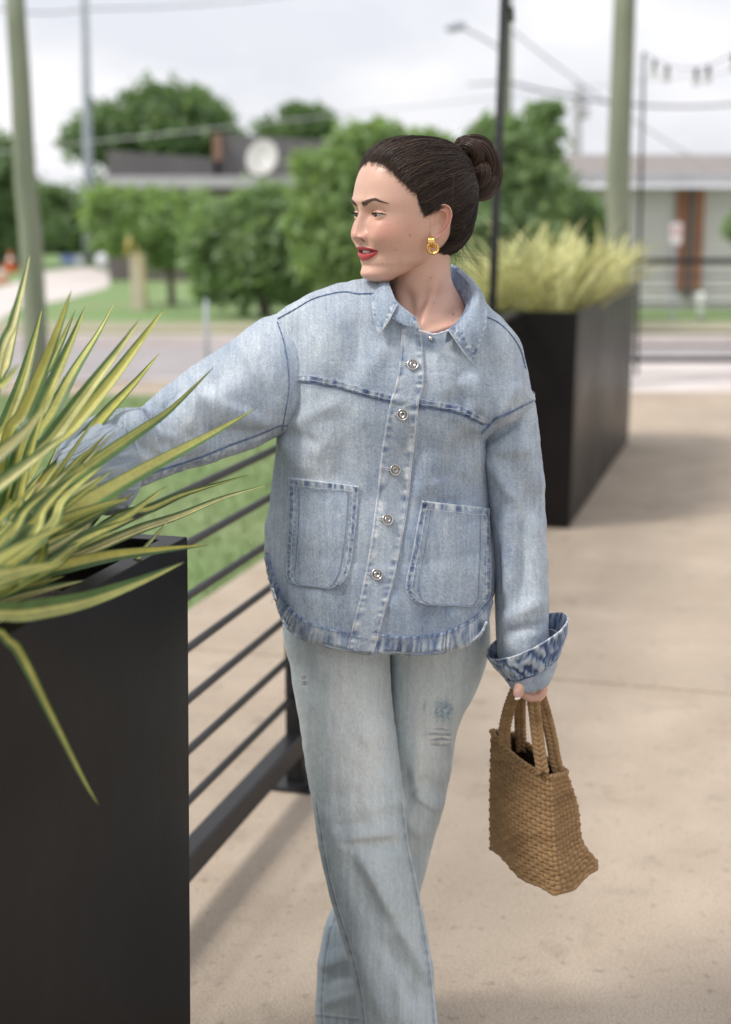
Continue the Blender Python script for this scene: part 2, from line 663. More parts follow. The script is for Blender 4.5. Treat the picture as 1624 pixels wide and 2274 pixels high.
# ------------------------------------------------------------------ far railing, across the end of the terrace
fr = thing('railing', 'black metal railing across the far end of the terrace, right edge of view', 'railing', (6.0, 14.0, 0), RG)
x0f, x1f = 2.15, 12.0
for k_ in range(6):
    v, f = tube([(x0f, 14.0, 0.27 + 0.13 * k_), (x1f, 14.0, 0.27 + 0.13 * k_)], 0.008, 8)
    obj('bar', v, f, M['black'], fr)
for z, hz, nm in ((0.14, 0.045, 'bottom_rail'), (1.06, 0.045, 'top_rail')):
    obj(nm, *box(x0f, x1f, 13.975, 14.025, z - hz / 2, z + hz / 2), M['black'], fr, smooth=False)
for x in np.arange(x0f + 0.03, x1f, 1.8):
    obj('post', *box(x - 0.02, x + 0.02, 13.98, 14.02, 0.0, 1.03), M['black'], fr, smooth=False)

# ================================================================== poles
M['wood'] = nmat('treated pole wood', (0.22, 0.245, 0.17), (0.30, 0.32, 0.24), 4, 0.85, 8, 0.5, 30, stretch=(6, 6, 0.5), c3=(0.17, 0.20, 0.15), s3=2)
M['galv'] = nmat('galvanised steel', (0.36, 0.40, 0.46), (0.44, 0.47, 0.53), 3, 0.5, 4, metal=0.2)
M['faded'] = nmat('weathered pole wood far off', (0.42, 0.40, 0.44), (0.48, 0.46, 0.50), 3, 0.8)


def pole(name, label, cat, p0, p1, r0, r1, m, group=None, k=16):
    r = thing(name, label, cat, tuple(p0), group)
    pts = [np.array(p0) + (np.array(p1) - np.array(p0)) * t for t in np.linspace(0, 1, 9)]
    jig = [np.array([vnoise(i * 0.7, r0 * 99), vnoise(i * 0.7, 5 + r0 * 99), 0]) * r0 * 0.12 for i in range(9)]
    obj('shaft', *tube([a + b for a, b in zip(pts, jig)], np.linspace(r0, r1, 9), k), m, r)
    return r


PLG = 'green treated timber poles around the terrace'
g0 = G(84, 855, -0.03)
pole('timber_pole', 'thick greenish timber pole at the far left, behind the yucca leaves', 'pole', g0, P(32, -60, g0[1]), 0.112, 0.082, M['wood'], PLG)
g0 = np.array([P(1372, 500, 13.3)[0], 13.3, -0.02])
pole('timber_pole', 'thick pale green timber pole rising behind the grass-filled planter', 'pole', g0, P(1391, -80, 13.3), 0.115, 0.092, M['wood'], PLG)
# slim black post at the end of the near railing
bpst = thing('light_post', 'slim black post standing at the railing end behind her hair bun', 'post', tuple(UN(7.05, -1.36, 0)))
pb = UN(7.05, -1.36, 0.0)
pt = P(1123, -70, pb[1])
o = obj('shaft', *tube([pb, pb + (pt - pb) * 0.5, pt], 0.021, 12), M['black'], bpst)
bb = P(1126, 34, pb[1])
obj('bracket', *tube([bb + [-0.01, 0, 0.035], bb + [0.022, 0, 0.03], bb + [0.024, 0, -0.03]], 0.012, 8), M['black'], bpst)
obj('base_plate', *boxun(6.98, 7.12, -1.43, -1.29, 0.0, 0.012), M['black'], bpst, smooth=False)

# slim black pole with string lights at the far railing
b1 = np.array([P(1426, 500, 14.1)[0], 14.1, -0.01])
t1 = P(1430, 116, 14.1)
sl = pole('light_post', 'slim black pole carrying the bulb string, beside the pale green timber pole', 'post', b1, t1, 0.017, 0.014, M['black'], k=8)
t2 = P(1700, 60, 12.2)
ws = thing('string_lights', 'string of hanging patio bulbs against the sky at upper right', 'string lights', tuple(t1))
cab = [t1 + (t2 - t1) * q + np.array([0, 0, -0.22 * 4 * q * (1 - q)]) for q in np.linspace(0, 1, 25)]
obj('cable', *tube(cab, 0.004, 5), M['black'], ws)
M['bulb'] = mat('clear bulb glass', (0.75, 0.75, 0.72), 0.1, Transmission_Weight=0.5)
for bx in (1458, 1490, 1560, 1586, 1640):
    q = (bx - 1430) / 270
    c = t1 + (t2 - t1) * q + np.array([0, 0, -0.22 * 4 * q * (1 - q)])
    obj('socket', *tube([c, c - [0, 0, 0.03], c - [0, 0, 0.075]], [0.012, 0.02, 0.02], 8), M['black'], ws)
    obj('bulb', *tube([c - [0, 0, h] for h in (0.075, 0.09, 0.115, 0.14, 0.15)], [0.014, 0.028, 0.034, 0.024, 0.006], 10), M['bulb'], ws)

# steel utility pole far left, and poles with lamp arm behind the tree
g0 = G(199, 586, 0)
pole('utility_pole', 'slender grey utility pole left of the flat roofed building', 'pole', g0, P(186, -90, g0[1]), 0.165, 0.075, M['galv'])
yb = 27.0
g0 = np.array([P(1129, 300, yb)[0], yb, 0])
lp = pole('street_lamp', 'greenish timber lamp pole with a side arm behind the black post', 'street lamp', g0, P(1128, -80, yb), 0.11, 0.085, M['wood'])
arm = [P(1124, 118, yb), P(1085, 92, yb - 0.3), P(1040, 68, yb - 0.6), P(1018, 60, yb - 0.7)]
obj('arm', *tube(crom(arm, 12), 0.022, 8), M['galv'], lp)
hd = P(1006, 60, yb - 0.75)
obj('lamp_head', *tube([hd + [0.22, 0, 0.03], hd + [0.12, 0, 0.02], hd + [-0.05, 0, -0.01], hd + [-0.13, 0, -0.03]], [0.03, 0.075, 0.08, 0.03], 10), M['galv'], lp)
ye = 72.0
g0 = np.array([P(1284, 345, ye)[0], ye, 0])
up = pole('utility_pole', 'faint distant utility pole with crossarm between the two buildings', 'pole', g0, P(1284, 186, ye), 0.22, 0.17, M['faded'])
ca, cb = P(1262, 232, ye), P(1308, 228, ye)
obj('crossarm', *tube([ca, cb], 0.09, 6), M['faded'], up)
obj('crossarm', *tube([P(1266, 212, ye), P(1304, 209, ye)], 0.08, 6), M['faded'], up)
obj('transformer', *tube([P(1296, 262, ye), P(1296, 238, ye)], 0.26, 10), M['faded'], up)

M['wire'] = mat('wire', (0.10, 0.10, 0.11), 0.6)
M['wirepale'] = mat('pale wire', (0.5, 0.5, 0.52), 0.5)


def wire(a, b, ya, yb_, sag, r, label, m=None, group='overhead wires'):
    A, B = P(*a, ya), P(*b, yb_)
    pts = [A + (B - A) * q - np.array([0, 0, sag * 4 * q * (1 - q)]) for q in np.linspace(0, 1, 30)]
    c = pts[15]
    o = obj('overhead_wire', *tube(pts, r, 5), m or M['wire'])
    tag(o, label, 'wire', group)


wire((-60, 345), (1700, 150), 34, 30, 0.0, 0.014, 'pale wire rising gently past the top of the large tree and over the roof', M['wirepale'])
wire((1128, 182), (1700, 222), 27, 30, 0.25, 0.022, 'thick dark wire running level to the right from the lamp pole')
wire((1128, 60), (1700, 420), 27, 40, 0.3, 0.014, 'thin wire slanting down to the right from the top of the lamp pole')
wire((1040, 188), (1128, 182), 40, 27, 0.0, 0.02, 'short dark wire reaching the lamp pole from the left')
wire((-80, 0), (190, 20), 40, 42, 0.2, 0.02, 'wire from the left picture edge to the grey utility pole, near the top')
wire((190, 20), (900, -60), 42, 60, 0.3, 0.02, 'wire leaving the grey utility pole to the right near the top of the view')

# ================================================================== building with flat roof (left centre)
M['roofgrey'] = nmat('grey metal wall', (0.135, 0.125, 0.13), (0.165, 0.155, 0.16), 1.2, 0.7, 4)
M['fascia'] = nmat('pale fascia', (0.52, 0.51, 0.54), (0.44, 0.43, 0.46), 2.0, 0.5)
M['dkwall'] = nmat('brown grey wall', (0.13, 0.11, 0.11), (0.17, 0.145, 0.14), 1.5, 0.85)
M['copper'] = nmat('rust brown parapet end', (0.32, 0.19, 0.12), (0.26, 0.16, 0.11), 3, 0.7)
YB = 33.0


def px_box(x0, x1, y0, y1, Yf, dep, bot=None):
    a, b = P(x0, y0, Yf), P(x1, y1, Yf)
    return box(min(a[0], b[0]), max(a[0], b[0]), Yf, Yf + dep, b[2] if bot is None else bot, a[2])


bl = thing('flat_roofed_building', 'long low dark grey building with pale fascia and a roof dish, behind the small trees', 'building', tuple(P(560, 560, YB)))
bl.location.z = 0
wloc0 = None
obj('wall', *px_box(236, 900, 418, 620, YB, 9, bot=-0.1), M['dkwall'], bl, smooth=False)
obj('fascia', *px_box(232, 905, 391, 417, YB - 0.5, 10), M['fascia'], bl, smooth=False)
# parapet with a slanting top, the taller box beside it, an angled brown end panel
a, b, c, d = P(238, 391, YB), P(238, 334, YB), P(474, 352, YB), P(474, 391, YB)
v = [a, d, c, b]
v = v + [p + np.array([0, 6.0, 0]) for p in v]
obj('parapet', v, [(0, 1, 2, 3), (7, 6, 5, 4), (0, 4, 5, 1), (1, 5, 6, 2), (2, 6, 7, 3), (3, 7, 4, 0)], M['roofgrey'], bl, smooth=False)
a, b, c, d = P(486, 391, YB + 0.4), P(486, 296, YB + 0.4), P(800, 318, YB + 0.4), P(800, 391, YB + 0.4)
v = [a, d, c, b]
v = v + [p + np.array([0, 6.0, 0]) for p in v]
obj('parapet', v, [(0, 1, 2, 3), (7, 6, 5, 4), (0, 4, 5, 1), (1, 5, 6, 2), (2, 6, 7, 3), (3, 7, 4, 0)], M['roofgrey'], bl, smooth=False)
obj('end_panel', *px_box(472, 492, 297, 356, YB + 0.2, 5), M['copper'], bl, smooth=False)
for k_, x in enumerate(np.linspace(245, 470, 12)):
    obj('seam', *px_box(x - 0.6, x + 0.6, 338 + (x - 238) * 0.075, 390, YB - 0.03, 0.028), M['dkwall'], bl, smooth=False)
vt = P(368, 391, YB)
obj('roof_vent', *tube([vt + [0, 0.3, 0], vt + [0, 0.3, 0.20], vt + [0, 0.3, 0.21], vt + [0, 0.3, 0.26]], [0.10, 0.10, 0.13, 0.12], 12), mat('white vent', (0.75, 0.75, 0.76), 0.5), bl)
dc = P(586, 353, YB - 0.4)
rings, Fd = [], []
ax = np.array([-0.35, -0.9, 0.25])
ax /= np.linalg.norm(ax)
e1 = np.cross(ax, [0, 0, 1.0])
e1 /= np.linalg.norm(e1)
e2 = np.cross(e1, ax)
vv = [dc - ax * 0.0]
for r_ in (0.1, 0.2, 0.3, 0.37):
    for a in range(20):
        th = a * 2 * math.pi / 20
        vv.append(dc + e1 * r_ * math.cos(th) + e2 * r_ * 1.05 * math.sin(th) + ax * r_ * r_ * 0.6)
ff = [(0, 1 + j, 1 + (j + 1) % 20) for j in range(20)]
for i in range(3):
    ff += [(1 + i * 20 + j, 21 + i * 20 + j, 21 + i * 20 + (j + 1) % 20, 1 + i * 20 + (j + 1) % 20) for j in range(20)]
o = obj('satellite_dish', vv, ff, mat('dish grey', (0.62, 0.61, 0.60), 0.5), bl)
sm = o.modifiers.new('thick', 'SOLIDIFY')
sm.thickness = 0.02
obj('dish_arm', *tube([dc - e2 * 0.3, dc + ax * 0.42 - e2 * 0.12], 0.02, 6), M['galv'], o)
mb = P(590, 391, YB - 0.2)
obj('dish_mast', *tube([mb, dc - ax * 0.02], 0.03, 8), M['galv'], o)

# ================================================================== building with lap siding (right)
YR = 23.5
M['siding'] = nmat('pale siding', (0.72, 0.70, 0.69), (0.66, 0.64, 0.63), 1.5, 0.6)
M['roofr'] = nmat('brown grey shingle roof', (0.25, 0.23, 0.22), (0.31, 0.285, 0.27), 5, 0.9)
M['redbrown'] = nmat('red brown painted post', (0.36, 0.15, 0.085), (0.29, 0.12, 0.07), 3, 0.7)
br = thing('siding_building', 'pale grey lap sided building with brown columns at the right edge', 'building', tuple(P(1600, 600, YR)))
br.location.z = 0
xa, xb = P(1238, 600, YR)[0], 16.0
ztop = P(1500, 418, YR)[2]
obj('wall', *box(xa, xb, YR + 0.03, YR + 6, -0.1, ztop), M['siding'], br, smooth=False)
nbd = 19
for k_ in range(nbd):
    z0 = 0.02 + k_ * (ztop - 0.02) / nbd
    z1 = z0 + (ztop - 0.02) / nbd + 0.008
    v = [(xa - 0.01, YR - 0.034, z0), (xb, YR - 0.034, z0), (xb, YR + 0.005, z1), (xa - 0.01, YR + 0.005, z1),
         (xa - 0.01, YR + 0.028, z0), (xb, YR + 0.028, z0), (xb, YR + 0.028, z1), (xa - 0.01, YR + 0.028, z1)]
    obj('siding_board', v, [(0, 1, 2, 3), (4, 7, 6, 5), (0, 4, 5, 1), (3, 2, 6, 7), (0, 3, 7, 4), (1, 5, 6, 2)], M['siding'], br, smooth=False)
fz0, fz1 = P(1500, 413, YR)[2], P(1500, 386, YR)[2]
obj('fascia', *box(P(1222, 400, YR)[0], xb + 0.3, YR - 0.45, YR + 0.1, fz0 + 0.06, fz1), M['fascia'], br, smooth=False)
obj('gutter', *box(P(1222, 400, YR)[0] - 0.02, xb + 0.3, YR - 0.56, YR - 0.452, fz0 + 0.03, fz0 + 0.13), M['fascia'], br, smooth=False)
rz = P(1500, 344, YR)[2]
xr0 = P(1282, 350, YR)[0]
v = [(xr0 - 0.3, YR - 0.4, fz1), (xb, YR - 0.4, fz1), (xb, YR + 1.2, rz + 0.05), (xr0, YR + 1.2, rz + 0.05), (xr0 - 0.3, YR + 7, fz1), (xb, YR + 7, fz1)]
obj('roof', v, [(0, 1, 2, 3), (3, 2, 5, 4), (0, 3, 4), (1, 5, 2), (0, 4, 5, 1)], M['roofr'], br, smooth=False)
for x0_, x1_, m_, y1_ in ((1500, 1522, M['redbrown'], 640), (1524, 1540, M['dkwall'], 660), (1540, 1559, M['redbrown'], 640)):
    o = obj('column', *box(P(x0_, 500, YR)[0], P(x1_, 500, YR)[0], YR - 0.12, YR - 0.03, P(x0_, y1_, YR)[2], ztop), m_, br, smooth=False)
# a white sign on a thin post in front of it
ys = 21.0
sg = thing('street_sign', 'small white sign with red print on a thin post before the brown columns', 'sign', (P(1501, 500, ys)[0], ys, 0))
sa, sb_ = P(1490, 495, ys), P(1514, 542, ys)
o = obj('sign_plate', *box(sa[0], sb_[0], ys, ys + 0.006, sb_[2], sa[2]), mat('sign white', (0.8, 0.76, 0.77), 0.4), sg, smooth=False)
cx, cz = (sa[0] + sb_[0]) / 2, sa[2] * 0.62 + sb_[2] * 0.38
ring_ = [(cx + 0.055 * math.cos(a), ys - 0.004, cz + 0.055 * math.sin(a)) for a in np.linspace(0, 2 * math.pi, 21)]
obj('red_ring', *tube(ring_, 0.007, 5), mat('sign red', (0.6, 0.05, 0.07), 0.4), sg)
obj('post', *box(cx - 0.02, cx + 0.02, ys + 0.007, ys + 0.04, -0.03, sa[2] + 0.02), M['galv'], sg, smooth=False)
# white pipe bollard
yw = 20.9
wx = P(1556, 700, yw)[0]
o = obj('bollard', *tube([(wx, yw, -0.03), (wx, yw, 0.34), (wx, yw, 0.38), (wx, yw, 0.395)], [0.06, 0.06, 0.05, 0.015], 14), mat('white paint', (0.72, 0.75, 0.72), 0.5))
tag(o, 'short white pipe bollard on the grass in front of the brown columns', 'bollard')

# ================================================================== street side bits on the left
yg = G(308, 690, -0.03)[1]
bx0, bx1 = P(292, 690, yg)[0], P(322, 690, yg)[0]
cb_ = thing('utility_pedestal', 'tall cream utility pedestal standing on the lawn beyond the street', 'utility box', ((bx0 + bx1) / 2, yg, -0.03))
M['cream'] = nmat('cream plastic', (0.66, 0.58, 0.46), (0.60, 0.52, 0.40), 4, 0.6)
zt = P(308, 566, yg)[2]
o = obj('case', *box(bx0, bx1, yg, yg + 0.22, -0.03, zt - 0.05), M['cream'], cb_, smooth=False)
bevel(o, 0.01, 2)
o = obj('cap', *box(bx0 - 0.012, bx1 + 0.012, yg - 0.012, yg + 0.232, zt - 0.049, zt), M['cream'], cb_, smooth=False)
bevel(o, 0.012, 2)
ym = yg - 0.25
M['yellow'] = mat('marker yellow', (0.55, 0.42, 0.13), 0.5)
mk = thing('marker_post', 'thin yellow marker post leaning in front of the cream pedestal', 'marker post', tuple(P(330, 700, ym)))
mk.location.z = -0.03
obj('rod', *tube([[P(331, 700, ym)[0], ym, -0.03], P(318, 600, ym), P(300, 545, ym)], 0.016, 8), M['yellow'], mk)
obj('flag', *tube([P(281, 572, ym), P(284, 545, ym), P(291, 528, ym)], [0.035, 0.06, 0.05], 4), M['yellow'], mk)


g0 = G(234, 603, -0.02)
tk = thing('car_stand_in', 'small rounded white stand-in for a car, on short legs beside the grey utility pole', 'stand_in', tuple(g0))  # white shape standing in for a distant car
obj('shell', *tube([g0 + [-0.02, 0, z] for z in (0.12, 0.15, 0.22, 0.36, 0.43, 0.46)], [0.06, 0.14, 0.19, 0.19, 0.13, 0.05], 16), mat('white car stand-in paint', (0.72, 0.74, 0.80), 0.35), tk)
for dx, dy in ((-.1, -.08), (.08, -.08), (-.1, .08), (.08, .08)):
    obj('leg', *tube([g0 + [dx, dy, 0], g0 + [dx, dy, 0.2]], 0.02, 6), M['galv'], tk, smooth=False)
for (xa_, xb_, yy, lb, cc_) in ((136, 168, 585, 'low blue stand-in for a parked car at the end of the driveway', (0.16, 0.22, 0.46)),
                               (170, 198, 586, 'low pale stand-in for a parked car right of the blue one', (0.62, 0.64, 0.70))):
    q = G((xa_ + xb_) / 2, yy, -0.02)
    w2 = (G(xb_, yy, -0.02)[0] - G(xa_, yy, -0.02)[0]) / 2
    rb_ = thing('parked_car_stand_in', lb, 'car_block', tuple(q), 'parked car stand-ins at the end of the driveway')  # low blocks standing in for far parked cars
    mm_ = mat('parked car stand-in paint', cc_, 0.5)
    pr_ = [(-0.12, 0), (-0.12, 0.05), (-0.05, 0.10), (-0.035, 0.24), (0.035, 0.24), (0.05, 0.10), (0.12, 0.05), (0.12, 0)]
    v = [(q[0] + sx * w2 * 0.97, q[1] + a, q[2] + b) for sx in (-1, 1) for a, b in pr_]
    f = [tuple(range(8)), tuple(range(15, 7, -1))] + [(i, i + 8, (i + 1) % 8 + 8, (i + 1) % 8) for i in range(8)]
    obj('block', v, f, mm_, rb_, smooth=False)
    for sx in (-0.6, 0.6):
        obj('foot', *box(q[0] + sx * w2 - 0.05, q[0] + sx * w2 + 0.05, q[1] - 0.2, q[1] - 0.121, q[2], q[2] + 0.04), mm_, rb_, smooth=False)
for (px_, py_, hgt, cc_, lb) in ((25, 604, 0.50, (0.72, 0.13, 0.03), 'bright orange traffic cone beside the driveway at the far left'),
                                (6, 630, 0.40, (0.74, 0.34, 0.27), 'faded pinkish traffic cone at the very left edge')):
    g0 = G(px_, py_, -0.02)
    m_ = mat('cone plastic', cc_, 0.5)
    tb = thing('traffic_cone', lb, 'traffic cone', tuple(g0), 'traffic cones by the driveway')
    obj('cone', *tube([g0 + [0, 0, z * hgt] for z in (0.05, 0.3, 0.6, 0.95, 1.0)], np.array([0.30, 0.23, 0.15, 0.06, 0.04]) * hgt, 18), m_, tb)
    obj('base', *box(g0[0] - 0.18 * hgt * 2, g0[0] + 0.18 * hgt * 2, g0[1] - 0.36 * hgt, g0[1] + 0.36 * hgt, -0.02, 0.0), m_, tb, smooth=False)
    obj('reflective_band', *tube([g0 + [0, 0, 0.5 * hgt], g0 + [0, 0, 0.72 * hgt]], [0.185 * hgt, 0.13 * hgt], 18), mat('white tape', (0.8, 0.8, 0.8), 0.4), tb)

# ================================================================== trees
def leafmat(name, c1, c2):
    m = nmat(name, c1, c2, 1.6, 0.5, 4)
    b = m.node_tree.nodes['Principled BSDF']
    b.inputs['Subsurface Weight'].default_value = 0.0
    # thin leaves let light through
    t = m.node_tree
    tr = t.nodes.new('ShaderNodeBsdfTranslucent')
    tr.inputs['Color'].default_value = (c2[0] * 1.5, c2[1] * 1.6, c2[2] * 0.8, 1)
    ms = t.nodes.new('ShaderNodeMixShader')
    ms.inputs[0].default_value = 0.35
    out = t.nodes['Material Output']
    t.links.new(b.outputs[0], ms.inputs[1])
    t.links.new(tr.outputs[0], ms.inputs[2])
    t.links.new(ms.outputs[0], out.inputs['Surface'])
    return m


M['leafA'] = leafmat('leaves mid green', (0.16, 0.25, 0.125), (0.27, 0.37, 0.19))
M['leafB'] = leafmat('leaves deep green', (0.11, 0.185, 0.09), (0.20, 0.29, 0.14))
M['leafC'] = leafmat('leaves light green', (0.19, 0.295, 0.13), (0.31, 0.42, 0.19))
M['bark'] = nmat('bark', (0.10, 0.085, 0.07), (0.17, 0.145, 0.12), 5, 0.9, 6, 0.5, 20, stretch=(3, 3, 0.6))


def tree(name, label, Y, blobs, m, leaf=0.11, dens=1.0, trunk=None, group='trees around the street', tr=0.09):
    """crown: leaf clumps scattered through several pixel-placed lobes (cx, cy, rx, ry); real depth at Y"""
    pm = FOC / (Y * 1.0)
    allv = []
    for (cx, cy, rx, ry) in blobs:
        c = P(cx, cy, Y)
        a, b = rx / pm, ry / pm
        dep = 0.75 * (a + b) / 2
        ncl = max(10, int(26 * dens * (rx * ry) / 2500))
        d = rng.normal(size=(ncl, 3))
        d /= np.linalg.norm(d, axis=1)[:, None]
        rr = rng.uniform(0.15, 1.0, ncl) ** 0.5 * rng.uniform(0.70, 1.30, ncl)
        cc = c + d * rr[:, None] * np.array([a, dep, b])
        cr = rng.uniform(0.08, 0.34, ncl) * (a + b) / 2 + leaf
        for k in range(ncl):
            nl = int(46 * (cr[k] / leaf) ** 1.0 * 0.5) + 12
            p = rng.normal(size=(nl, 3)) * 0.55
            q = cc[k] + p * cr[k] * np.array([1, 1, 0.7])
            allv.append(q)
    q = np.concatenate(allv)
    n = len(q)
    e1_ = rng.normal(size=(n, 3))
    e1_ /= np.linalg.norm(e1_, axis=1)[:, None]
    e2_ = np.cross(e1_, rng.normal(size=(n, 3)))
    e2_ /= np.linalg.norm(e2_, axis=1)[:, None]
    s = leaf * rng.uniform(0.5, 1.1, n)[:, None]
    v = np.concatenate([q - e1_ * s, q + e2_ * s * 0.42, q + e1_ * s, q - e2_ * s * 0.42])
    i = np.arange(n)
    f = np.stack([i, i + n, i + 2 * n, i + 3 * n], 1)
    if trunk is None:
        bx = np.mean([b[0] for b in blobs])
        trunk = (bx, 0)
    cb2 = P(blobs[0][0], blobs[0][1], Y)
    base = np.array([P(trunk[0], 600, Y)[0], Y, -0.05])
    r = thing(name, label, 'tree', tuple(base), group)
    obj('crown', v, f, m, r, smooth=False)
    top = cb2 + np.array([0, 0, 0.1])
    mid = (base + top) / 2 + np.array([rng.uniform(-.1, .1), 0, 0])
    obj('trunk', *tube(crom([base, mid, top], 9), np.linspace(tr, tr * 0.45, 9), 8), M['bark'], r)
    for (cx, cy, rx, ry) in blobs[1:]:
        e = P(cx, cy, Y)
        st_ = base + (top - base) * rng.uniform(0.45, 0.75)
        obj('limb', *tube(crom([st_, (st_ + e) / 2 + [0, 0, -0.1], e], 7), np.linspace(tr * 0.5, tr * 0.15, 7), 6), M['bark'], r)
    return r


tree('broad_tree', 'large rounded dark green tree rising behind the flat grey building', 46, [(350, 290, 110, 75), (240, 300, 80, 55), (440, 275, 65, 60), (380, 235, 80, 35), (190, 320, 45, 30), (300, 350, 80, 40), (470, 320, 40, 45)], M['leafB'], 0.22, 0.9, (330, 0), tr=0.25)
tree('broad_tree', 'smaller tree top showing over the roof beside the satellite dish', 50, [(660, 290, 65, 40), (705, 300, 48, 28), (625, 290, 40, 28), (690, 268, 38, 26)], M['leafB'], 0.22, 0.9, (660, 0), tr=0.2)
tree('broad_tree', 'tall leafy tree at the left edge behind the thick timber pole', 40, [(0, 420, 70, 90), (-40, 360, 70, 70), (30, 500, 60, 70), (-60, 500, 70, 80), (10, 560, 60, 40)], M['leafB'], 0.2, 0.9, (-10, 0), tr=0.25)
tree('broad_tree', 'dark dense tree behind the grey utility pole', 52, [(150, 500, 60, 60), (215, 470, 50, 60), (110, 460, 45, 50), (180, 540, 70, 34), (250, 520, 50, 50), (75, 520, 40, 50)], M['leafB'], 0.2, 1.1, (165, 0), tr=0.25)
tree('young_tree', 'small light green tree with thin trunk between pedestal and large bush', 24.5, [(345, 490, 95, 48), (270, 480, 62, 45), (300, 535, 50, 34), (405, 500, 52, 50), (380, 560, 55, 38), (250, 520, 42, 38), (330, 452, 60, 22), (440, 480, 50, 34), (230, 470, 45, 40), (470, 500, 40, 40)], M['leafC'], 0.11, 1.0, (381, 0), tr=0.075)
tree('bushy_tree', 'wide bushy green tree directly left of her shoulder', 22, [(560, 560, 110, 80), (490, 590, 60, 55), (640, 520, 80, 70), (560, 480, 90, 45), (500, 510, 60, 50), (620, 610, 80, 50), (690, 570, 60, 70), (470, 640, 34, 26), (455, 540, 45, 45), (700, 500, 60, 60), (600, 450, 70, 26), (660, 640, 60, 30)], M['leafA'], 0.11, 1.1, (592, 0), tr=0.09)
tree('bushy_tree', 'taller green tree rising behind her face', 20.5, [(770, 470, 85, 85), (740, 560, 80, 65), (790, 370, 62, 60), (820, 310, 40, 32), (730, 400, 52, 45), (850, 520, 80, 90), (700, 470, 45, 45), (860, 420, 60, 70), (690, 380, 40, 34), (860, 300, 26, 18)], M['leafC'], 0.11, 1.0, (790, 0), tr=0.09)
tree('bushy_tree', 'green tree crown showing just above the top of her head', 26, [(960, 340, 60, 42), (905, 340, 50, 36), (1010, 350, 50, 38), (930, 430, 80, 60), (1000, 450, 70, 80)], M['leafC'], 0.11, 0.9, (950, 0), tr=0.1)
tree('bushy_tree', 'airy tall green tree right of the slim black post', 19, [(1160, 400, 75, 75), (1130, 320, 62, 50), (1195, 300, 46, 36), (1210, 360, 42, 40), (1095, 300, 40, 40), (1215, 250, 20, 16), (1150, 480, 80, 60), (1060, 520, 70, 80), (1120, 560, 60, 50)], M['leafA'], 0.10, 1.0, (1140, 0), tr=0.09)
tree('low_shrub_tree', 'dark low tree between planter grass and the siding building', 21, [(1270, 460, 58, 42), (1225, 500, 52, 44), (1300, 490, 40, 45), (1250, 540, 60, 40)], M['leafB'], 0.10, 1.1, (1262, 0), tr=0.07)
tree('low_shrub_tree', 'green branch tip entering the view at the right edge', 18, [(1640, 508, 26, 18), (1665, 500, 30, 30), (1680, 530, 30, 40)], M['leafA'], 0.08, 1.0, (1690, 0), tr=0.05)
tree('broad_tree', 'low far hedge-like tree line end left of the timber pole', 60, [(-60, 560, 60, 30), (40, 570, 60, 24), (110, 560, 50, 26)], M['leafA'], 0.2, 0.9, (30, 0), tr=0.2)
tree('broad_tree', 'dark tree crown hidden low behind her neck', 30, [(1010, 560, 90, 80), (930, 560, 80, 80), (1060, 600, 60, 60)], M['leafB'], 0.14, 0.9, (990, 0), tr=0.1)
# thin grey stake of the young planting near the kerb
sk = G(461, 840, -0.03)
o = obj('tree_stake', *tube([[P(461, 850, 13.1)[0], 13.1, -0.03], P(458, 665, 13.1)], 0.019, 8), M['galv'])
tag(o, 'thin pale grey stake standing by the near kerb in front of the bushy tree', 'stake')
# ================================================================== variegated yucca in the near planter
def attr_mat(name, rough=0.5, nscale=60, namt=0.25, bump=0.0, bscale=300, stretch=(1, 1, 1), transl=0.0, spec=0.5, **kw):
    """base colour from the vertex colours (dye / pigment), broken up by fine noise"""
    m = mat(name, (0.5, 0.5, 0.5), rough, 0.0, Specular_IOR_Level=spec, **kw)
    t = m.node_tree
    b = t.nodes['Principled BSDF']
    a = t.nodes.new('ShaderNodeAttribute')
    a.attribute_name = 'Col'
    tc_ = t.nodes.new('ShaderNodeTexCoord')
    mp_ = t.nodes.new('ShaderNodeMapping')
    mp_.inputs['Scale'].default_value = stretch
    t.links.new(tc_.outputs['Object'], mp_.inputs['Vector'])
    n_ = t.nodes.new('ShaderNodeTexNoise')
    n_.inputs['Scale'].default_value = nscale
    n_.inputs['Detail'].default_value = 5
    n_.inputs['Roughness'].default_value = 0.7
    t.links.new(mp_.outputs[0], n_.inputs['Vector'])
    mr = t.nodes.new('ShaderNodeMapRange')
    mr.inputs['From Min'].default_value = 0.3
    mr.inputs['From Max'].default_value = 0.7
    mr.inputs['To Min'].default_value = 1 - namt
    mr.inputs['To Max'].default_value = 1 + namt
    t.links.new(n_.outputs['Fac'], mr.inputs['Value'])
    mu = t.nodes.new('ShaderNodeVectorMath')
    mu.operation = 'SCALE'
    t.links.new(a.outputs['Color'], mu.inputs[0])
    t.links.new(mr.outputs[0], mu.inputs['Scale'])
    t.links.new(mu.outputs[0], b.inputs['Base Color'])
    if bump:
        n2 = t.nodes.new('ShaderNodeTexNoise')
        n2.inputs['Scale'].default_value = bscale
        n2.inputs['Detail'].default_value = 4
        t.links.new(mp_.outputs[0], n2.inputs['Vector'])
        bp = t.nodes.new('ShaderNodeBump')
        bp.inputs['Strength'].default_value = bump
        bp.inputs['Distance'].default_value = 0.002
        t.links.new(n2.outputs['Fac'], bp.inputs['Height'])
        t.links.new(bp.outputs[0], b.inputs['Normal'])
    if transl:
        tr = t.nodes.new('ShaderNodeBsdfTranslucent')
        t.links.new(mu.outputs[0], tr.inputs['Color'])
        ms = t.nodes.new('ShaderNodeMixShader')
        ms.inputs[0].default_value = transl
        t.links.new(b.outputs[0], ms.inputs[1])
        t.links.new(tr.outputs[0], ms.inputs[2])
        t.links.new(ms.outputs[0], t.nodes['Material Output'].inputs['Surface'])
    return m


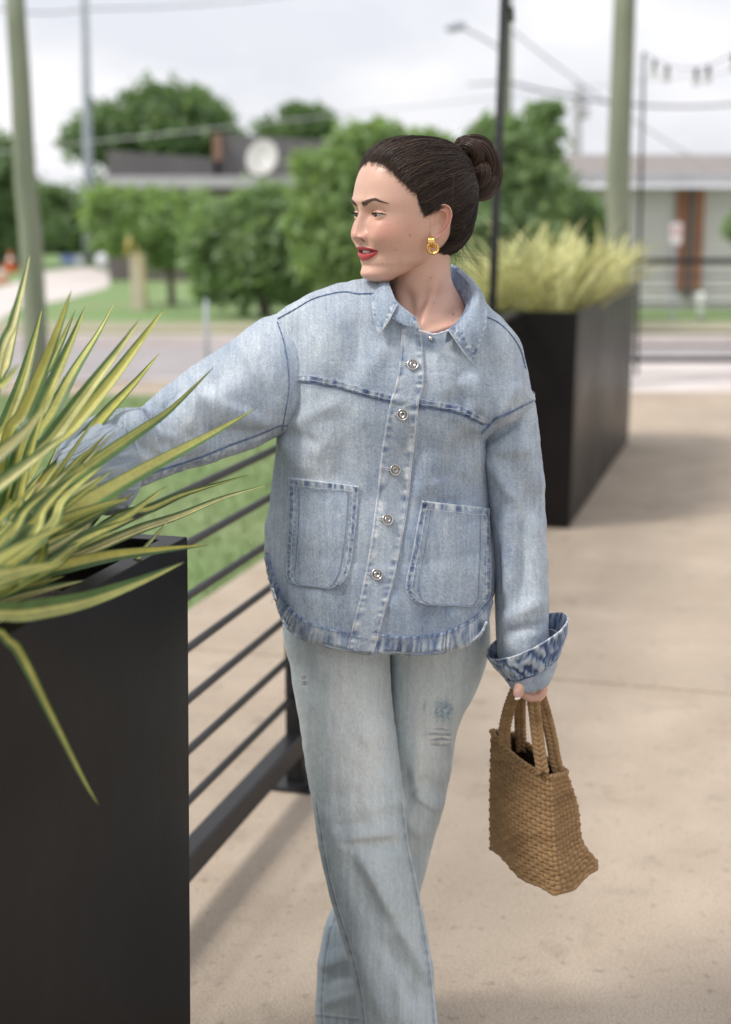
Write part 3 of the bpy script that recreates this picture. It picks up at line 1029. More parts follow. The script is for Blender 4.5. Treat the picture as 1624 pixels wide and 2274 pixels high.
M['yucca'] = attr_mat('variegated leaf', 0.42, 30, 0.22, 0.25, 500, transl=0.22)


def blade(pts, w, tw=0.0, facing=None, col_mid=(0.50, 0.46, 0.15), col_edge=(0.09, 0.15, 0.055), yel=0.55, off=0.0, n=26, m=9, fold=0.35, seed=0):
    """strap leaf along pts: V-folded, tapering to a hard point, yellow middle, green margins"""
    C = crom(pts, n)
    T = np.gradient(C, axis=0)
    T /= np.linalg.norm(T, axis=1)[:, None] + 1e-9
    if facing is None:
        facing = np.array([0, -1, 0.25])
    Fv = np.broadcast_to(facing, T.shape)
    W = np.cross(T, Fv)
    W /= np.linalg.norm(W, axis=1)[:, None] + 1e-9
    Nn = np.cross(W, T)
    t = np.linspace(0, 1, n)
    an = tw * (t - 0.3)
    W2 = W * np.cos(an)[:, None] + Nn * np.sin(an)[:, None]
    N2 = -W * np.sin(an)[:, None] + Nn * np.cos(an)[:, None]
    prof = np.minimum(1, 0.55 + 1.1 * t) * np.clip(1 - ((t - 0.35) / 0.65).clip(0) ** 1.7, 0, 1)
    u = np.linspace(-1, 1, m)
    hw = (w / 2 * prof)[:, None]
    wav = 0.05 * np.sin(t * 9 + seed)[:, None]
    V = C[:, None] + W2[:, None] * (u[None, :, None] * hw[..., None]) + N2[:, None] * (((np.abs(u)[None] ** 1.2 * fold + u[None] * wav) * hw)[..., None])
    e = 1 - np.clip((np.abs(u - off) - yel) / 0.12, 0, 1)
    st_ = 0.5 + 0.5 * vnoise(u * 9 + seed * 3.1, seed)
    cm, ce = np.array(col_mid), np.array(col_edge)
    c = ce[None] * (1 - e[:, None]) + cm[None] * e[:, None]
    thin = e * (st_ < 0.22)
    c = c * (1 - 0.55 * thin[:, None]) + ce[None] * 0.55 * thin[:, None]
    Cc = np.broadcast_to(c[None], (n, m, 3)).copy()
    Cc *= (1 + 0.12 * vnoise(t * 6 + seed, seed * 2.3))[:, None, None]
    tip = np.clip((t - 0.965) / 0.03, 0, 1)[:, None, None]
    Cc = Cc * (1 - tip) + np.array([0.10, 0.06, 0.035]) * tip
    return V.reshape(-1, 3), gridf(n, m), Cc.reshape(-1, 3)


YA, YBs = (-45, 1395, 2.02), (-300, 1470, 1.62)
z1 = lambda x, y: (x * 0.2735, 555.2 + y * 0.2735)
z2 = lambda x, y: (x * 0.3077, 999.4 + y * 0.3077)
LV = [  # picture points tip -> base, width px, depth at tip, depth at base end, twist
    ([z1(245, 30), z1(190, 290), z1(110, 600), z1(-30, 1100)], 17, 2.0, 1.9, 0.2, 'A'),
    ([z1(185, 400), z1(120, 660), z1(50, 920), z1(-60, 1300)], 23, 2.1, 2.0, 0.5, 'A'),
    ([z1(345, 465), z1(270, 760), z1(180, 1080), z1(60, 1400), z1(-60, 1700)], 25, 2.22, 2.05, -0.4, 'A'),
    ([z1(585, 320), z1(480, 640), z1(350, 980), z1(200, 1330), z1(40, 1650)], 26, 1.98, 1.95, 0.3, 'A'),
    ([z1(520, 550), z1(450, 780), z1(330, 1080), z1(200, 1350)], 16, 2.28, 2.1, 0.8, 'A'),
    ([z1(612, 488), z1(520, 700), z1(400, 960), z1(270, 1220)], 15, 2.26, 2.1, -0.6, 'A'),
    ([z1(695, 455), z1(590, 720), z1(430, 1080), z1(330, 1300), z1(150, 1640)], 25, 2.12, 2.0, 0.2, 'A'),
    ([z1(940, 415), z1(800, 680), z1(600, 1000), z1(430, 1330), z1(230, 1700)], 24, 2.25, 2.05, 0.9, 'A'),
    ([z1(1150, 545), z1(950, 830), z1(700, 1160), z1(450, 1500), z1(170, 1880)], 27, 2.0, 1.92, 0.3, 'A'),
    ([z1(1330, 480), z1(1140, 740), z1(900, 1060), z1(600, 1420), z1(220, 1830)], 24, 2.16, 2.0, -0.3, 'A'),
    ([z1(1300, 835), z1(1100, 1080), z1(850, 1350), z1(550, 1700), z1(250, 2040)], 25, 2.26, 2.02, 0.6, 'A'),
    ([(478, 812), (380, 908), (300, 965), (200, 1035), (70, 1135), (-60, 1245)], 25, 2.18, 1.85, -0.7, 'B'),
    ([(366, 912), (330, 985), (285, 1050), (215, 1140), (140, 1230)], 20, 2.24, 2.1, 0.9, 'A'),
    ([(574, 904), (470, 965), (350, 1030), (220, 1105), (60, 1200), (-80, 1285)], 32, 2.22, 1.75, 0.25, 'B'),
    ([(372, 1078), (277, 1150), (154, 1215), (61, 1267), (-40, 1312)], 34, 2.05, 1.68, 0.3, 'B'),
    ([(554, 1054), (475, 1078), (400, 1101), (338, 1128), (230, 1165)], 15, 2.3, 2.1, 1.0, 'A'),
    ([(603, 1075), (500, 1105), (400, 1146), (308, 1177), (185, 1228), (60, 1270)], 19, 2.24, 1.95, 0.9, 'B'),
    ([(464, 1210), (369, 1219), (246, 1234), (123, 1262), (10, 1290)], 25, 2.05, 1.8, -0.6, 'B'),
    ([(412, 1247), (308, 1292), (185, 1335), (61, 1357), (-60, 1370)], 34, 1.84, 1.55, 0.3, 'B'),
    ([(221, 1790), (186, 1732), (110, 1580), (52, 1462), (22, 1424), (-40, 1402)], 20, 1.66, 1.6, 0.6, 'B'),
    ([(118, 883), (60, 955), (0, 1010), (-80, 1080)], 26, 1.62, 1.6, 0.2, 'B'),
    ([(46, 806), (10, 850), (-60, 930)], 20, 1.6, 1.6, 0.2, 'B'),
    ([(150, 962), (90, 1010), (0, 1078), (-90, 1150)], 28, 1.8, 1.7, 0.4, 'B'),
    ([(381, 1148), (352, 1182), (324, 1214), (270, 1262)], 8, 2.1, 2.05, 0.2, 'A'),
    ([(250, 1045), (170, 1105), (60, 1185), (-60, 1265)], 27, 1.9, 1.75, 0.5, 'B'),
    ([(300, 1095), (200, 1150), (80, 1215), (-60, 1290)], 24, 2.1, 1.85, -0.5, 'B'),
    ([(205, 1160), (120, 1215), (20, 1262), (-80, 1310)], 24, 1.85, 1.7, 0.4, 'B'),
]
plants = {}
for key, base in (('A', YA), ('B', YBs)):
    b_ = P(*base)
    lab = {'A': 'upright yellow and green striped yucca at the back corner of the near planter',
           'B': 'low spreading striped yucca at the left edge, its leaves reaching over the near planter rim'}[key]
    plants[key] = thing('yucca_plant', lab, 'plant', tuple(b_), 'striped yuccas in the near planter')


def add_leaf(key, pp, wpx, yt, yb_, tw, seed):
    base = YA if key == 'A' else YBs
    k = len(pp)
    Ys = np.linspace(yt, yb_, k)
    pts = [P(x, y, Y) for (x, y), Y in zip(pp, Ys)]
    pts.append(P(*base))
    pts = np.array(pts)[::-1]
    wm = wpx * 1.40 / FOC * np.mean(Ys)
    r_ = np.random.default_rng(seed)
    mid = np.array([0.50, 0.475, 0.115]) * r_.uniform(0.85, 1.12) + r_.uniform(-0.02, 0.05)
    if r_.random() < 0.2:
        mid = np.array([0.62, 0.57, 0.26])
    v, f, c = blade(pts, wm, tw, yel=r_.uniform(0.42, 0.66), off=r_.uniform(-0.35, 0.35), col_mid=mid, seed=seed,
                    col_edge=np.array([0.075, 0.145, 0.04]) * r_.uniform(0.75, 1.25), fold=r_.uniform(0.25, 0.6))
    obj('leaf', v, f, M['yucca'], plants[key], col=c)


for i, (pp, wpx, yt, yb_, tw, key) in enumerate(LV):
    add_leaf(key, pp, wpx, yt, yb_, tw, i)
rf = np.random.default_rng(21)
for i in range(92):
    if i < 26:
        bx, by = rf.uniform(-60, 30), rf.uniform(1290, 1370)
        a = R(rf.uniform(42, 96))
        ln_ = rf.uniform(260, 560)
        key = 'A'
        yt = rf.uniform(1.9, 2.25)
    else:
        bx, by = rf.uniform(-140, -60), rf.uniform(1300, 1420)
        a = R(rf.uniform(14, 62))
        ln_ = rf.uniform(180, 330)
        key = 'B'
        yt = rf.uniform(1.6, 1.95)
        if i >= 46:           # a thicket in front of her hand
            bx, by, a, ln_ = rf.uniform(-40, 90), rf.uniform(1180, 1290), R(rf.uniform(24, 66)), rf.uniform(150, 260)
            yt = rf.uniform(1.85, 2.02)
    tx, ty = bx + ln_ * math.cos(a), by - ln_ * math.sin(a)
    mx_, my_ = (bx + tx) / 2 - 14 * math.sin(a), (by + ty) / 2 - 10
    add_leaf(key, [(tx, ty), (mx_, my_), (bx, by)], rf.uniform(18, 28), yt, yt - 0.08 if key == 'A' else yt - 0.12, rf.uniform(-0.9, 0.9), 100 + i)

# ================================================================== pale ornamental grass in the far planter
M['sedge'] = attr_mat('pale sedge', 0.55, 20, 0.2, transl=0.25)
var = []
for i in range(10):
    r_ = np.random.default_rng(500 + i)
    h = r_.uniform(0.36, 0.53)
    ln_ = r_.uniform(0.05, 0.30)
    pts = [(0, 0, 0), (ln_ * 0.25, 0, h * 0.45), (ln_ * 0.6, 0, h * 0.8), (ln_, r_.uniform(-.03, .03), h * r_.uniform(0.92, 1.0))]
    v, f, c = blade(pts, 0.030, r_.uniform(-0.6, 0.6), facing=np.array([-1.0, 0, 0.4]), yel=0.68, off=0, n=12, m=5, seed=i,
                    col_mid=np.array([0.74, 0.70, 0.34]) * r_.uniform(0.85, 1.1), col_edge=(0.34, 0.41, 0.18))
    var.append(mesh('leaf', v, f, M['sedge'], True, c))
kk = 0
spots = [(7.42, -1.40), (7.40, -1.24), (7.42, -1.08), (7.75, -1.36), (7.72, -1.15), (8.05, -1.40), (8.05, -1.2), (8.1, -1.03), (8.45, -1.3), (8.5, -1.08), (8.9, -1.35), (8.95, -1.1), (9.35, -1.3), (9.4, -1.08), (9.75, -1.2)]
dsc = ['at the front left corner of the far planter', 'at the middle of the far planter front edge', 'at the front right corner of the far planter']
for i, (s0, t0) in enumerate(spots):
    b_ = UN(s0, t0, 0.955)
    lab = 'pale yellow striped grass clump ' + dsc[i] if i < 3 else 'pale yellow striped grass clump packed in the middle of the far planter'
    if i >= 12:
        lab = 'pale yellow striped grass clump toward the far end of the back planter'
    r = thing('ornamental_grass', lab, 'plant', tuple(b_), 'pale grass clumps in the far planter')
    for k in range(36):
        a = rf.uniform(0, 2 * math.pi)
        lean = rf.uniform(-0.05, 0.55)
        o = objm('leaf', var[kk % 10], r, (0.05 * math.cos(a) * rf.random(), 0.05 * math.sin(a) * rf.random(), 0), (0, lean, a), (1, 1, rf.uniform(0.75, 1.1)))
        kk += 1
# ================================================================== the woman: clothes
KS = 0.93                        # she stands a little nearer than the depths noted below
P_ground, Pn_ground = P, Pn


def P(px, py, Y):
    return P_ground(px, py, Y * KS)


def Pn(px, py, Y):
    return Pn_ground(px, py, np.asarray(Y, float) * KS)


PX = thing('person', 'woman in pale denim jacket and jeans walking between the planters, looking aside', 'person', (0.05, 2.44, 0.0))

M['denim'] = attr_mat('washed jacket denim', 0.85, 520, 0.24, 0.5, 800, spec=0.2, stretch=(1.0, 1.0, 0.6), Sheen_Weight=0.15)
M['jeans'] = attr_mat('pale jeans denim', 0.85, 480, 0.16, 0.25, 900, spec=0.2, stretch=(1.3, 1.3, 0.35), Sheen_Weight=0.15)
M['thread'] = nmat('pale thread', (0.50, 0.52, 0.58), (0.62, 0.62, 0.64), 200, 0.8)
M['seamdark'] = nmat('deep blue seam', (0.07, 0.11, 0.22), (0.17, 0.23, 0.36), 120, 0.85)


def dye(t):
    """0 = raw indigo ... 1 = fully bleached"""
    t = np.clip(np.asarray(t, float), 0, 1)[..., None]
    K = np.array([[0.055, 0.085, 0.185], [0.150, 0.205, 0.320], [0.290, 0.350, 0.440], [0.475, 0.530, 0.590], [0.72, 0.74, 0.77]])
    x = t * 4
    i = np.clip(x.astype(int), 0, 3)[..., 0]
    u = x[..., 0] - i
    return K[i] * (1 - u[..., None]) + K[i + 1] * u[..., None]


def dyej(t):
    t = np.clip(np.asarray(t, float), 0, 1)[..., None]
    K = np.array([[0.13, 0.18, 0.26], [0.27, 0.345, 0.415], [0.43, 0.505, 0.545], [0.60, 0.655, 0.670], [0.78, 0.80, 0.79]])
    x = t * 4
    i = np.clip(x.astype(int), 0, 3)[..., 0]
    u = x[..., 0] - i
    return K[i] * (1 - u[..., None]) + K[i + 1] * u[..., None]


def loft(rows, n, m, pw=2.2, back=1.0):
    """rows: (Lx, Ly, Rx, Ry, Y, front depth[, back depth]) in picture points and metres; closed tube grid (n, m, 3).
    column 0 is the picture-left side, m/4 the front, m/2 the picture-right side"""
    rows = [tuple(r) if len(r) == 7 else tuple(r) + (r[5] * back,) for r in rows]
    K = crom(np.array(rows, float), n)
    Lp, Rp = Pn(K[:, 0], K[:, 1], K[:, 4]), Pn(K[:, 2], K[:, 3], K[:, 4])
    C, H = (Lp + Rp) / 2, (Rp - Lp) / 2
    a = np.arange(m) * 2 * math.pi / m
    c, s = -np.cos(a), np.sin(a)
    cc = np.sign(c) * np.abs(c) ** (2 / pw)
    ss = np.sign(s) * np.abs(s) ** (2 / pw)
    ax = np.gradient(C, axis=0)
    D = np.cross(H, ax)
    D /= np.linalg.norm(D, axis=1)[:, None]
    sg = np.where(D[:, 1] > 0, -1, 1)[:, None]
    D = D * sg
    dep = KS * np.where(ss[None] > 0, K[:, 5][:, None], K[:, 6][:, None])
    V = C[:, None] + H[:, None] * cc[None, :, None] + D[:, None] * (ss[None, :] * dep)[..., None]
    return V


def outn(V):
    n_ = gnormals_wrap(V)
    c = V.mean(axis=1, keepdims=True)
    s = np.sign(np.sum(n_ * (V - c), axis=-1).mean())
    return n_ * s


def gnormals_wrap(V):
    du = np.gradient(V, axis=0)
    dv = (np.roll(V, -1, 1) - np.roll(V, 1, 1)) / 2
    n_ = np.cross(du, dv)
    return n_ / (np.linalg.norm(n_, axis=-1)[..., None] + 1e-12)


def ridge(px, py, x0, y0, x1, y1, w, amp, asym=0.0):
    """soft fold along a picture segment, fading at both ends; amp in metres; asym sharpens one side"""
    dx, dy = x1 - x0, y1 - y0
    l = math.hypot(dx, dy)
    t = ((px - x0) * dx + (py - y0) * dy) / l ** 2
    d = ((px - x0) * dy - (py - y0) * dx) / l
    ww = w * np.where(d > 0, 1 + asym, 1 - asym)
    e = np.exp(-(d / ww) ** 2)
    tt = np.clip(t, -0.2, 1.2)
    fade = np.clip(np.minimum((tt + 0.12) / 0.35, (1.12 - tt) / 0.35), 0, 1)
    fade = fade * fade * (3 - 2 * fade)
    return amp * e * fade


def folds(V, fl, noise=(0.0016, 40), front=True, seed=0.0):
    px, py = proj(V)
    n_ = outn(V)
    d = np.zeros(px.shape)
    fr = (n_[..., 1] < 0.15) if front else np.ones(px.shape, bool)
    for f_ in fl:
        d += ridge(px, py, *f_)
    d = d * np.clip((0.25 - n_[..., 1]) / 0.3, 0, 1)
    a, s = noise
    d += a * fbm(px / s, py / (s * 2.2), seed, 3)
    d += a * 0.35 * fbm(px / (s * 0.3), py / (s * 0.4), seed + 9, 3)
    return V + n_ * d[..., None]


def interp(x, tab):
    tab = sorted(tab)
    return np.interp(x, [a for a, b in tab], [b for a, b in tab])


# ------------------------------------------------------------------ jacket body
HEM = [(588, 1245), (600, 1290), (612, 1330), (622, 1368), (645, 1402), (690, 1426), (740, 1440), (790, 1449), (828, 1454), (870, 1450),
       (930, 1455), (980, 1450), (1030, 1432), (1070, 1402), (1088, 1370), (1095, 1330), (1101, 1318)]
TR = [  # torso rows
    (838, 640, 1058, 640, 2.660, 0.050, 0.07), (800, 644, 1072, 672, 2.655, 0.066, 0.07), (752, 641, 1096, 700, 2.65, 0.082, 0.08), (700, 653, 1122, 722, 2.645, 0.100, 0.09),
    (655, 676, 1146, 750, 2.64, 0.115, 0.10), (612, 704, 1160, 778, 2.635, 0.126, 0.11), (606, 750, 1170, 825, 2.63, 0.136, 0.12),
    (612, 800, 1178, 865, 2.625, 0.143, 0.12), (618, 850, 1186, 893, 2.62, 0.146, 0.12), (622, 900, 1150, 925, 2.62, 0.146, 0.12), (621, 955, 1086, 965, 2.62, 0.142, 0.12),
    (613, 1010, 1078, 1012, 2.62, 0.140, 0.12), (604, 1090, 1083, 1090, 2.62, 0.142, 0.13), (600, 1150, 1087, 1150, 2.615, 0.146, 0.14),
    (595, 1200, 1091, 1200, 2.61, 0.150, 0.145), (588, 1245, 1096, 1245, 2.61, 0.154, 0.15), (588, 1300, 1100, 1300, 2.605, 0.156, 0.15),
    (588, 1370, 1100, 1370, 2.60, 0.158, 0.15), (588, 1460, 1100, 1460, 2.60, 0.160, 0.15)]
NJ, MJ = 460, 560
TV = loft(TR, NJ, MJ, 2.35)
# shirt-tail hem: squeeze everything below the first hem point up to the hem curve
px, py = proj(TV)
hem = interp(px, HEM)
pye = py[-1:]
low = np.clip((py - 900) / (pye - 900), 0, 1)
pyn = py + (hem - pye) * low ** 2
TV = np.where((py > 900)[..., None], Pn_ground(px, pyn, TV[..., 1]), TV)
for _ in range(60):                    # relax the cloth rows below the yoke
    TV[200:-1] = (TV[199:-2] + 2 * TV[200:-1] + TV[201:]) / 4
JF = [  # folds: x0, y0, x1, y1, width, amp
    (700, 690, 690, 1060, 34, 0.007, 0.3), (640, 900, 660, 1240, 26, 0.005, 0.2), (770, 900, 745, 1100, 26, -0.004, 0.2), (655, 720, 640, 900, 20, -0.004),
    (745, 690, 730, 840, 26, 0.004), (800, 700, 790, 860, 20, -0.003),
    (1068, 955, 1000, 905, 20, 0.004), (1072, 945, 1010, 860, 24, -0.006, 0.3), (1075, 930, 1050, 830, 22, 0.008, 0.3), (1085, 940, 1100, 800, 22, -0.006, 0.2), (1100, 935, 1150, 850, 20, 0.006),
    (1065, 980, 1020, 1060, 26, 0.006, 0.3), (1040, 960, 985, 1080, 26, -0.005, 0.2), (1000, 950, 960, 1100, 30, 0.004),
    (640, 950, 760, 890, 18, 0.003), (628, 960, 720, 985, 16, -0.0035), (626, 960, 690, 1060, 18, 0.004),
    (1050, 1100, 1065, 1320, 20, 0.005, 0.2), (980, 1060, 990, 1110, 26, 0.003), (900, 960, 880, 1250, 24, -0.004), (950, 1000, 930, 1120, 22, 0.004, 0.3),
    (870, 1320, 900, 1440, 20, 0.005), (940, 1350, 960, 1450, 20, -0.004), (1000, 1350, 1030, 1440, 18, 0.004), (700, 1310, 690, 1420, 24, 0.004), (760, 1300, 770, 1440, 22, -0.004), (630, 1250, 670, 1390, 16, 0.004),
    (870, 760, 780, 860, 24, 0.003), (960, 780, 1010, 890, 22, 0.004), (1010, 830, 1050, 900, 18, -0.004),
    (820, 910, 700, 1000, 30, 0.002), (1090, 740, 1160, 860, 22, 0.004),
]
TV = folds(TV, [f_[:5] + (f_[5] * 1.5,) + f_[6:] for f_ in JF], (0.0022, 60), seed=1.0)


def band_of(px, py, poly, w):
    """0..1 closeness to a polyline in picture points, within w; also arc length"""
    best = np.full(px.shape, 1e9)
    arc = np.zeros(px.shape)
    s0 = 0
    for (x0, y0), (x1, y1) in zip(poly[:-1], poly[1:]):
        dx, dy = x1 - x0, y1 - y0
        l = math.hypot(dx, dy)
        t = np.clip(((px - x0) * dx + (py - y0) * dy) / l ** 2, 0, 1)
        d = np.hypot(px - x0 - t * dx, py - y0 - t * dy)
        k = d < best
        best = np.where(k, d, best)
        arc = np.where(k, s0 + t * l, arc)
        s0 += l
    return best, arc


YOKE_L = [(633, 838), (689, 841), (742, 850), (804, 868), (866, 884), (931, 899)]
YOKE_R = [(931, 893), (977, 900), (1026, 911), (1073, 933)]
SEAM_L = [(606, 706), (620, 750), (630, 800), (636, 860), (631, 910), (622, 962)]
SEAM_R = [(1186, 890), (1160, 902), (1138, 914), (1100, 930), (1070, 962)]
SHO_L = [(832, 647), (795, 648), (760, 644), (700, 658), (655, 683), (608, 709)]
SHO_R = [(1078, 697), (1112, 712), (1140, 738), (1162, 772), (1174, 815), (1184, 888)]


def wash(px, py, seed=0.0, base=0.62, amp=0.16):
    t = base + 0.9 * amp * fbm(px / 70, py / 150, seed, 3) + 0.07 * fbm(px / 13, py / 26, seed + 3, 3) + 0.12 * fbm(px / 2.6, py / 2.6, seed + 5, 2) + 0.09 * fbm(px / 3.0, py / 45, seed + 6, 2)
    return t


px, py = proj(TV)
t = wash(px, py, 2.0)
t -= 0.30 * np.exp(-(((px - 958) / 34) ** 2 + ((py - 758) / 20) ** 2) ** 1.5)  # shadow inside the collar V, painted into the dye tone
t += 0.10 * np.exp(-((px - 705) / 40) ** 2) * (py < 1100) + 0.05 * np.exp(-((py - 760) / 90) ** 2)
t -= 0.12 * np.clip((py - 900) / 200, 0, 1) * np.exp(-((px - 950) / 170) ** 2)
for pl in (YOKE_L, YOKE_R):
    d, arc = band_of(px, py, pl, 8)
    t += np.where(d < 7.5, -0.06 + 0.42 * vnoise(arc / 5.5, d / 30 + 5.0), 0)
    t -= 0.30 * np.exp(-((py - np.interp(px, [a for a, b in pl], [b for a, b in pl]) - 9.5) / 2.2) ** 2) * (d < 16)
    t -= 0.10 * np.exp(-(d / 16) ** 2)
for pl in (SEAM_L, SEAM_R):
    d, arc = band_of(px, py, pl, 8)
    t -= 0.45 * np.exp(-(d / 2.4) ** 2) + 0.12 * np.exp(-(d / 10) ** 2) * (0.5 + vnoise(arc / 6, 3.0))
yo = np.zeros(px.shape)
n_ = outn(TV)
for pl in (YOKE_L, YOKE_R):
    d, arc = band_of(px, py, pl, 8)
    yo += np.where(d < 7.5, 0.0014 + 0.0006 * vnoise(arc / 5.5, 1.0), 0) * (n_[..., 1] < 0)
    dd = py - np.interp(px, [a for a, b in pl], [b for a, b in pl])
    x0_, x1_ = pl[0][0], pl[-1][0]
    yo -= 0.0022 * np.exp(-((dd - 10) / 2.5) ** 2) * (px > x0_) * (px < x1_) * (n_[..., 1] < 0)
    yo += 0.0012 * (dd < 8) * (px > x0_) * (px < x1_) * (n_[..., 1] < 0)
# pucker just inside the hem
hd = interp(px, HEM) - py
yo += (n_[..., 1] < 0) * 0.0016 * np.exp(-((hd - 18) / 16) ** 2) * vnoise(px / 7, py / 26, 4.0)
TV = TV + n_ * yo[..., None]
FJ = gridf(NJ, MJ, True)
fc = TV.reshape(-1, 3)[FJ].mean(1)
fx, fy = proj(fc)
fn = outn(TV).reshape(-1, 3)[FJ].mean(1)


def inpoly(x, y, poly):
    r_ = np.zeros(x.shape, bool)
    for (x0, y0), (x1, y1) in zip(poly, poly[1:] + poly[:1]):
        c_ = ((y0 > y) != (y1 > y)) & (x < (x1 - x0) * (y - y0) / (y1 - y0 + 1e-9) + x0)
        r_ ^= c_
    return r_


NECK = [(860, 560), (862, 640), (868, 676), (886, 690), (926, 715), (936, 740), (963, 745), (995, 737), (1014, 724), (1042, 694), (1060, 660), (1064, 560)]
FJ = FJ[~(inpoly(fx, fy, NECK) & (fc[:, 1] < 2.70 * KS))]
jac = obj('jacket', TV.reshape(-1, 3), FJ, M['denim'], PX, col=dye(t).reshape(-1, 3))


def bvh_of(*grids):
    V, F, n = [], [], 0
    for g_, wrap in grids:
        a, b = g_.shape[:2]
        V.append(g_.reshape(-1, 3))
        F.append(gridf(a, b, wrap) + n)
        n += a * b
    V = np.concatenate(V)
    F = np.concatenate(F)
    return BVHTree.FromPolygons([Vector(x) for x in V], [tuple(int(i) for i in q) for q in F])


CAMV = Vector((0, 0, CAM_H))


def onto(bvh, px, py, off, default=2.47):
    """points of the surface seen at the picture points, lifted off it by off (array or number)"""
    px, py = np.asarray(px, float), np.asarray(py, float)
    off = np.broadcast_to(off, px.shape)
    out = np.zeros(px.shape + (3,))
    nn = np.zeros(px.shape + (3,))
    D = Pn(px, py, 1.0) - np.array([0, 0, CAM_H])
    it = np.ndindex(px.shape)
    for ix in it:
        h = bvh.ray_cast(CAMV, Vector(D[ix]).normalized())
        if h[0] is None:
            q = Pn(px[ix], py[ix], default)
            h = bvh.find_nearest(Vector(q))
            out[ix] = q
            nr = np.array(h[1])
        else:
            out[ix] = h[0]
            nr = np.array(h[1])
        if nr.dot(D[ix]) > 0:
            nr = -nr
        nn[ix] = nr
    return out, nn


def smooth_n(nn, it=3):
    for _ in range(it):
        p = np.pad(nn, ((1, 1), (1, 1), (0, 0)), 'edge')
        nn = (p[1:-1, 1:-1] * 2 + p[:-2, 1:-1] + p[2:, 1:-1] + p[1:-1, :-2] + p[1:-1, 2:]) / 6
    return nn / (np.linalg.norm(nn, axis=-1)[..., None] + 1e-9)


def smooth_p(V, it=2):
    for _ in range(it):
        W = V.copy()
        W[1:-1, 1:-1] = (V[1:-1, 1:-1] * 2 + V[:-2, 1:-1] + V[2:, 1:-1] + V[1:-1, :-2] + V[1:-1, 2:]) / 6
        V = W
    return V


def patch(name, bvh, PXg, PYg, off, parent, colr, m=None, lip=0.0024, edge=True, smooth=2, thick=None):
    """cloth laid on a surface: grid of picture points, height off (array), rounded down at its border"""
    O, NN = onto(bvh, PXg, PYg, 0)
    NN = smooth_n(NN, 6)
    V = smooth_p(O, smooth) + NN * np.broadcast_to(off, PXg.shape)[..., None]
    if edge:   # close the border down to the surface
        ring = np.pad(V, ((1, 1), (1, 1), (0, 0)), 'edge')
        nr = np.pad(NN, ((1, 1), (1, 1), (0, 0)), 'edge')
        k = np.ones(ring.shape[:2])
        k[1:-1, 1:-1] = 0
        ring = ring - nr * (k * (lip + np.pad(np.broadcast_to(off, PXg.shape), 1, 'edge')) * 1.0)[..., None]
        V = ring
        colr = np.pad(colr, ((1, 1), (1, 1), (0, 0)), 'edge')
    a, b = V.shape[:2]
    return obj(name, V.reshape(-1, 3), gridf(a, b), m or M['denim'], parent, col=colr.reshape(-1, 3))


BJ = bvh_of((TV[::2, ::2], True))


def quadgrid(left, right, n, m):
    """grid between two polylines (same direction), n along, m across"""
    A = crom(np.array(left, float), n)
    B = crom(np.array(right, float), n)
    u = np.linspace(0, 1, m)[None, :, None]
    return A[:, None] * (1 - u) + B[:, None] * u


def stitch(name, bvh, poly, off, parent, step=4.4, w=0.00055, m=None):
    """run of thread stitches along a picture polyline, one joined mesh"""
    A = np.array(poly, float)
    L_ = np.r_[0, np.cumsum(np.hypot(*np.diff(A, axis=0).T))]
    s = np.arange(0, L_[-1] - step * 0.7, step)
    x0, y0 = np.interp(s, L_, A[:, 0]), np.interp(s, L_, A[:, 1])
    x1, y1 = np.interp(s + step * 0.68, L_, A[:, 0]), np.interp(s + step * 0.68, L_, A[:, 1])
    p0, n0 = onto(bvh, x0, y0, 0)
    p1, n1 = onto(bvh, x1, y1, 0)
    a, b = p0 + n0 * off, p1 + n1 * off
    P_ = np.stack([a, (a + b) / 2 + n0 * 0.0006, b], 1)
    v, f = tubes(P_, np.full(P_.shape[:2], w), 4)
    o = obj(name, v, f, m or M['thread'], parent)
    return o


# placket
PLL = [(893, 716), (886, 813), (876, 866), (865, 900), (848, 1000), (833, 1133), (813, 1266), (786, 1385), (772, 1440)]
PLR = [(927, 716), (936, 745), (941, 813), (940, 860), (930, 899), (917, 1020), (905, 1130), (889, 1220), (869, 1310), (850, 1378), (828, 1457)]
g_ = quadgrid(PLL, PLR, 240, 20)
gx, gy = g_[..., 0], g_[..., 1]
u = np.linspace(0, 1, 20)[None]
tt = wash(gx, gy, 8.0, 0.66, 0.10)
edge = np.exp(-((u - 0.12) / 0.13) ** 2) + np.exp(-((u - 0.88) / 0.13) ** 2)
pk = vnoise(gy / 6.5, u * 2.2, 2.0)
tt += edge * 0.46 * pk - 0.05
tt += 0.30 * np.exp(-((u - 1.0) / 0.035) ** 2) + 0.12 * np.exp(-((u - 0.0) / 0.03) ** 2)
offp = 0.0030 + 0.0007 * edge * pk + 0.0012 * np.clip(u, 0, 1)
pla = patch('placket', BJ, gx, gy, offp, jac, dye(tt))
d_pl = quadgrid(PLL, PLR, 60, 9)
stitch('stitching', BJ, [tuple(q) for q in d_pl[:, 8] * 0.9 + d_pl[:, 7] * 0.1 - np.array([3.0, 0])], 0.0052, jac)
stitch('stitching', BJ, [tuple(q) for q in d_pl[:, 0] + np.array([3.2, 0])], 0.0042, jac)

# hem band, two lengths: left of the placket and right of it
HL_T = [(597, 1226), (606, 1264), (622, 1308), (646, 1350), (680, 1378), (735, 1396), (785, 1408), (826, 1418)]
HL_B = [(593, 1250), (602, 1293), (614, 1334), (634, 1386), (672, 1419), (735, 1440), (785, 1450), (826, 1456)]
HR_T = [(832, 1404), (880, 1412), (930, 1413), (985, 1404), (1030, 1384), (1065, 1358), (1089, 1320)]
HR_B = [(828, 1446), (875, 1453), (930, 1457), (985, 1451), (1035, 1431), (1072, 1400), (1092, 1338)]


def insidex(pl, k=3):
    return pl


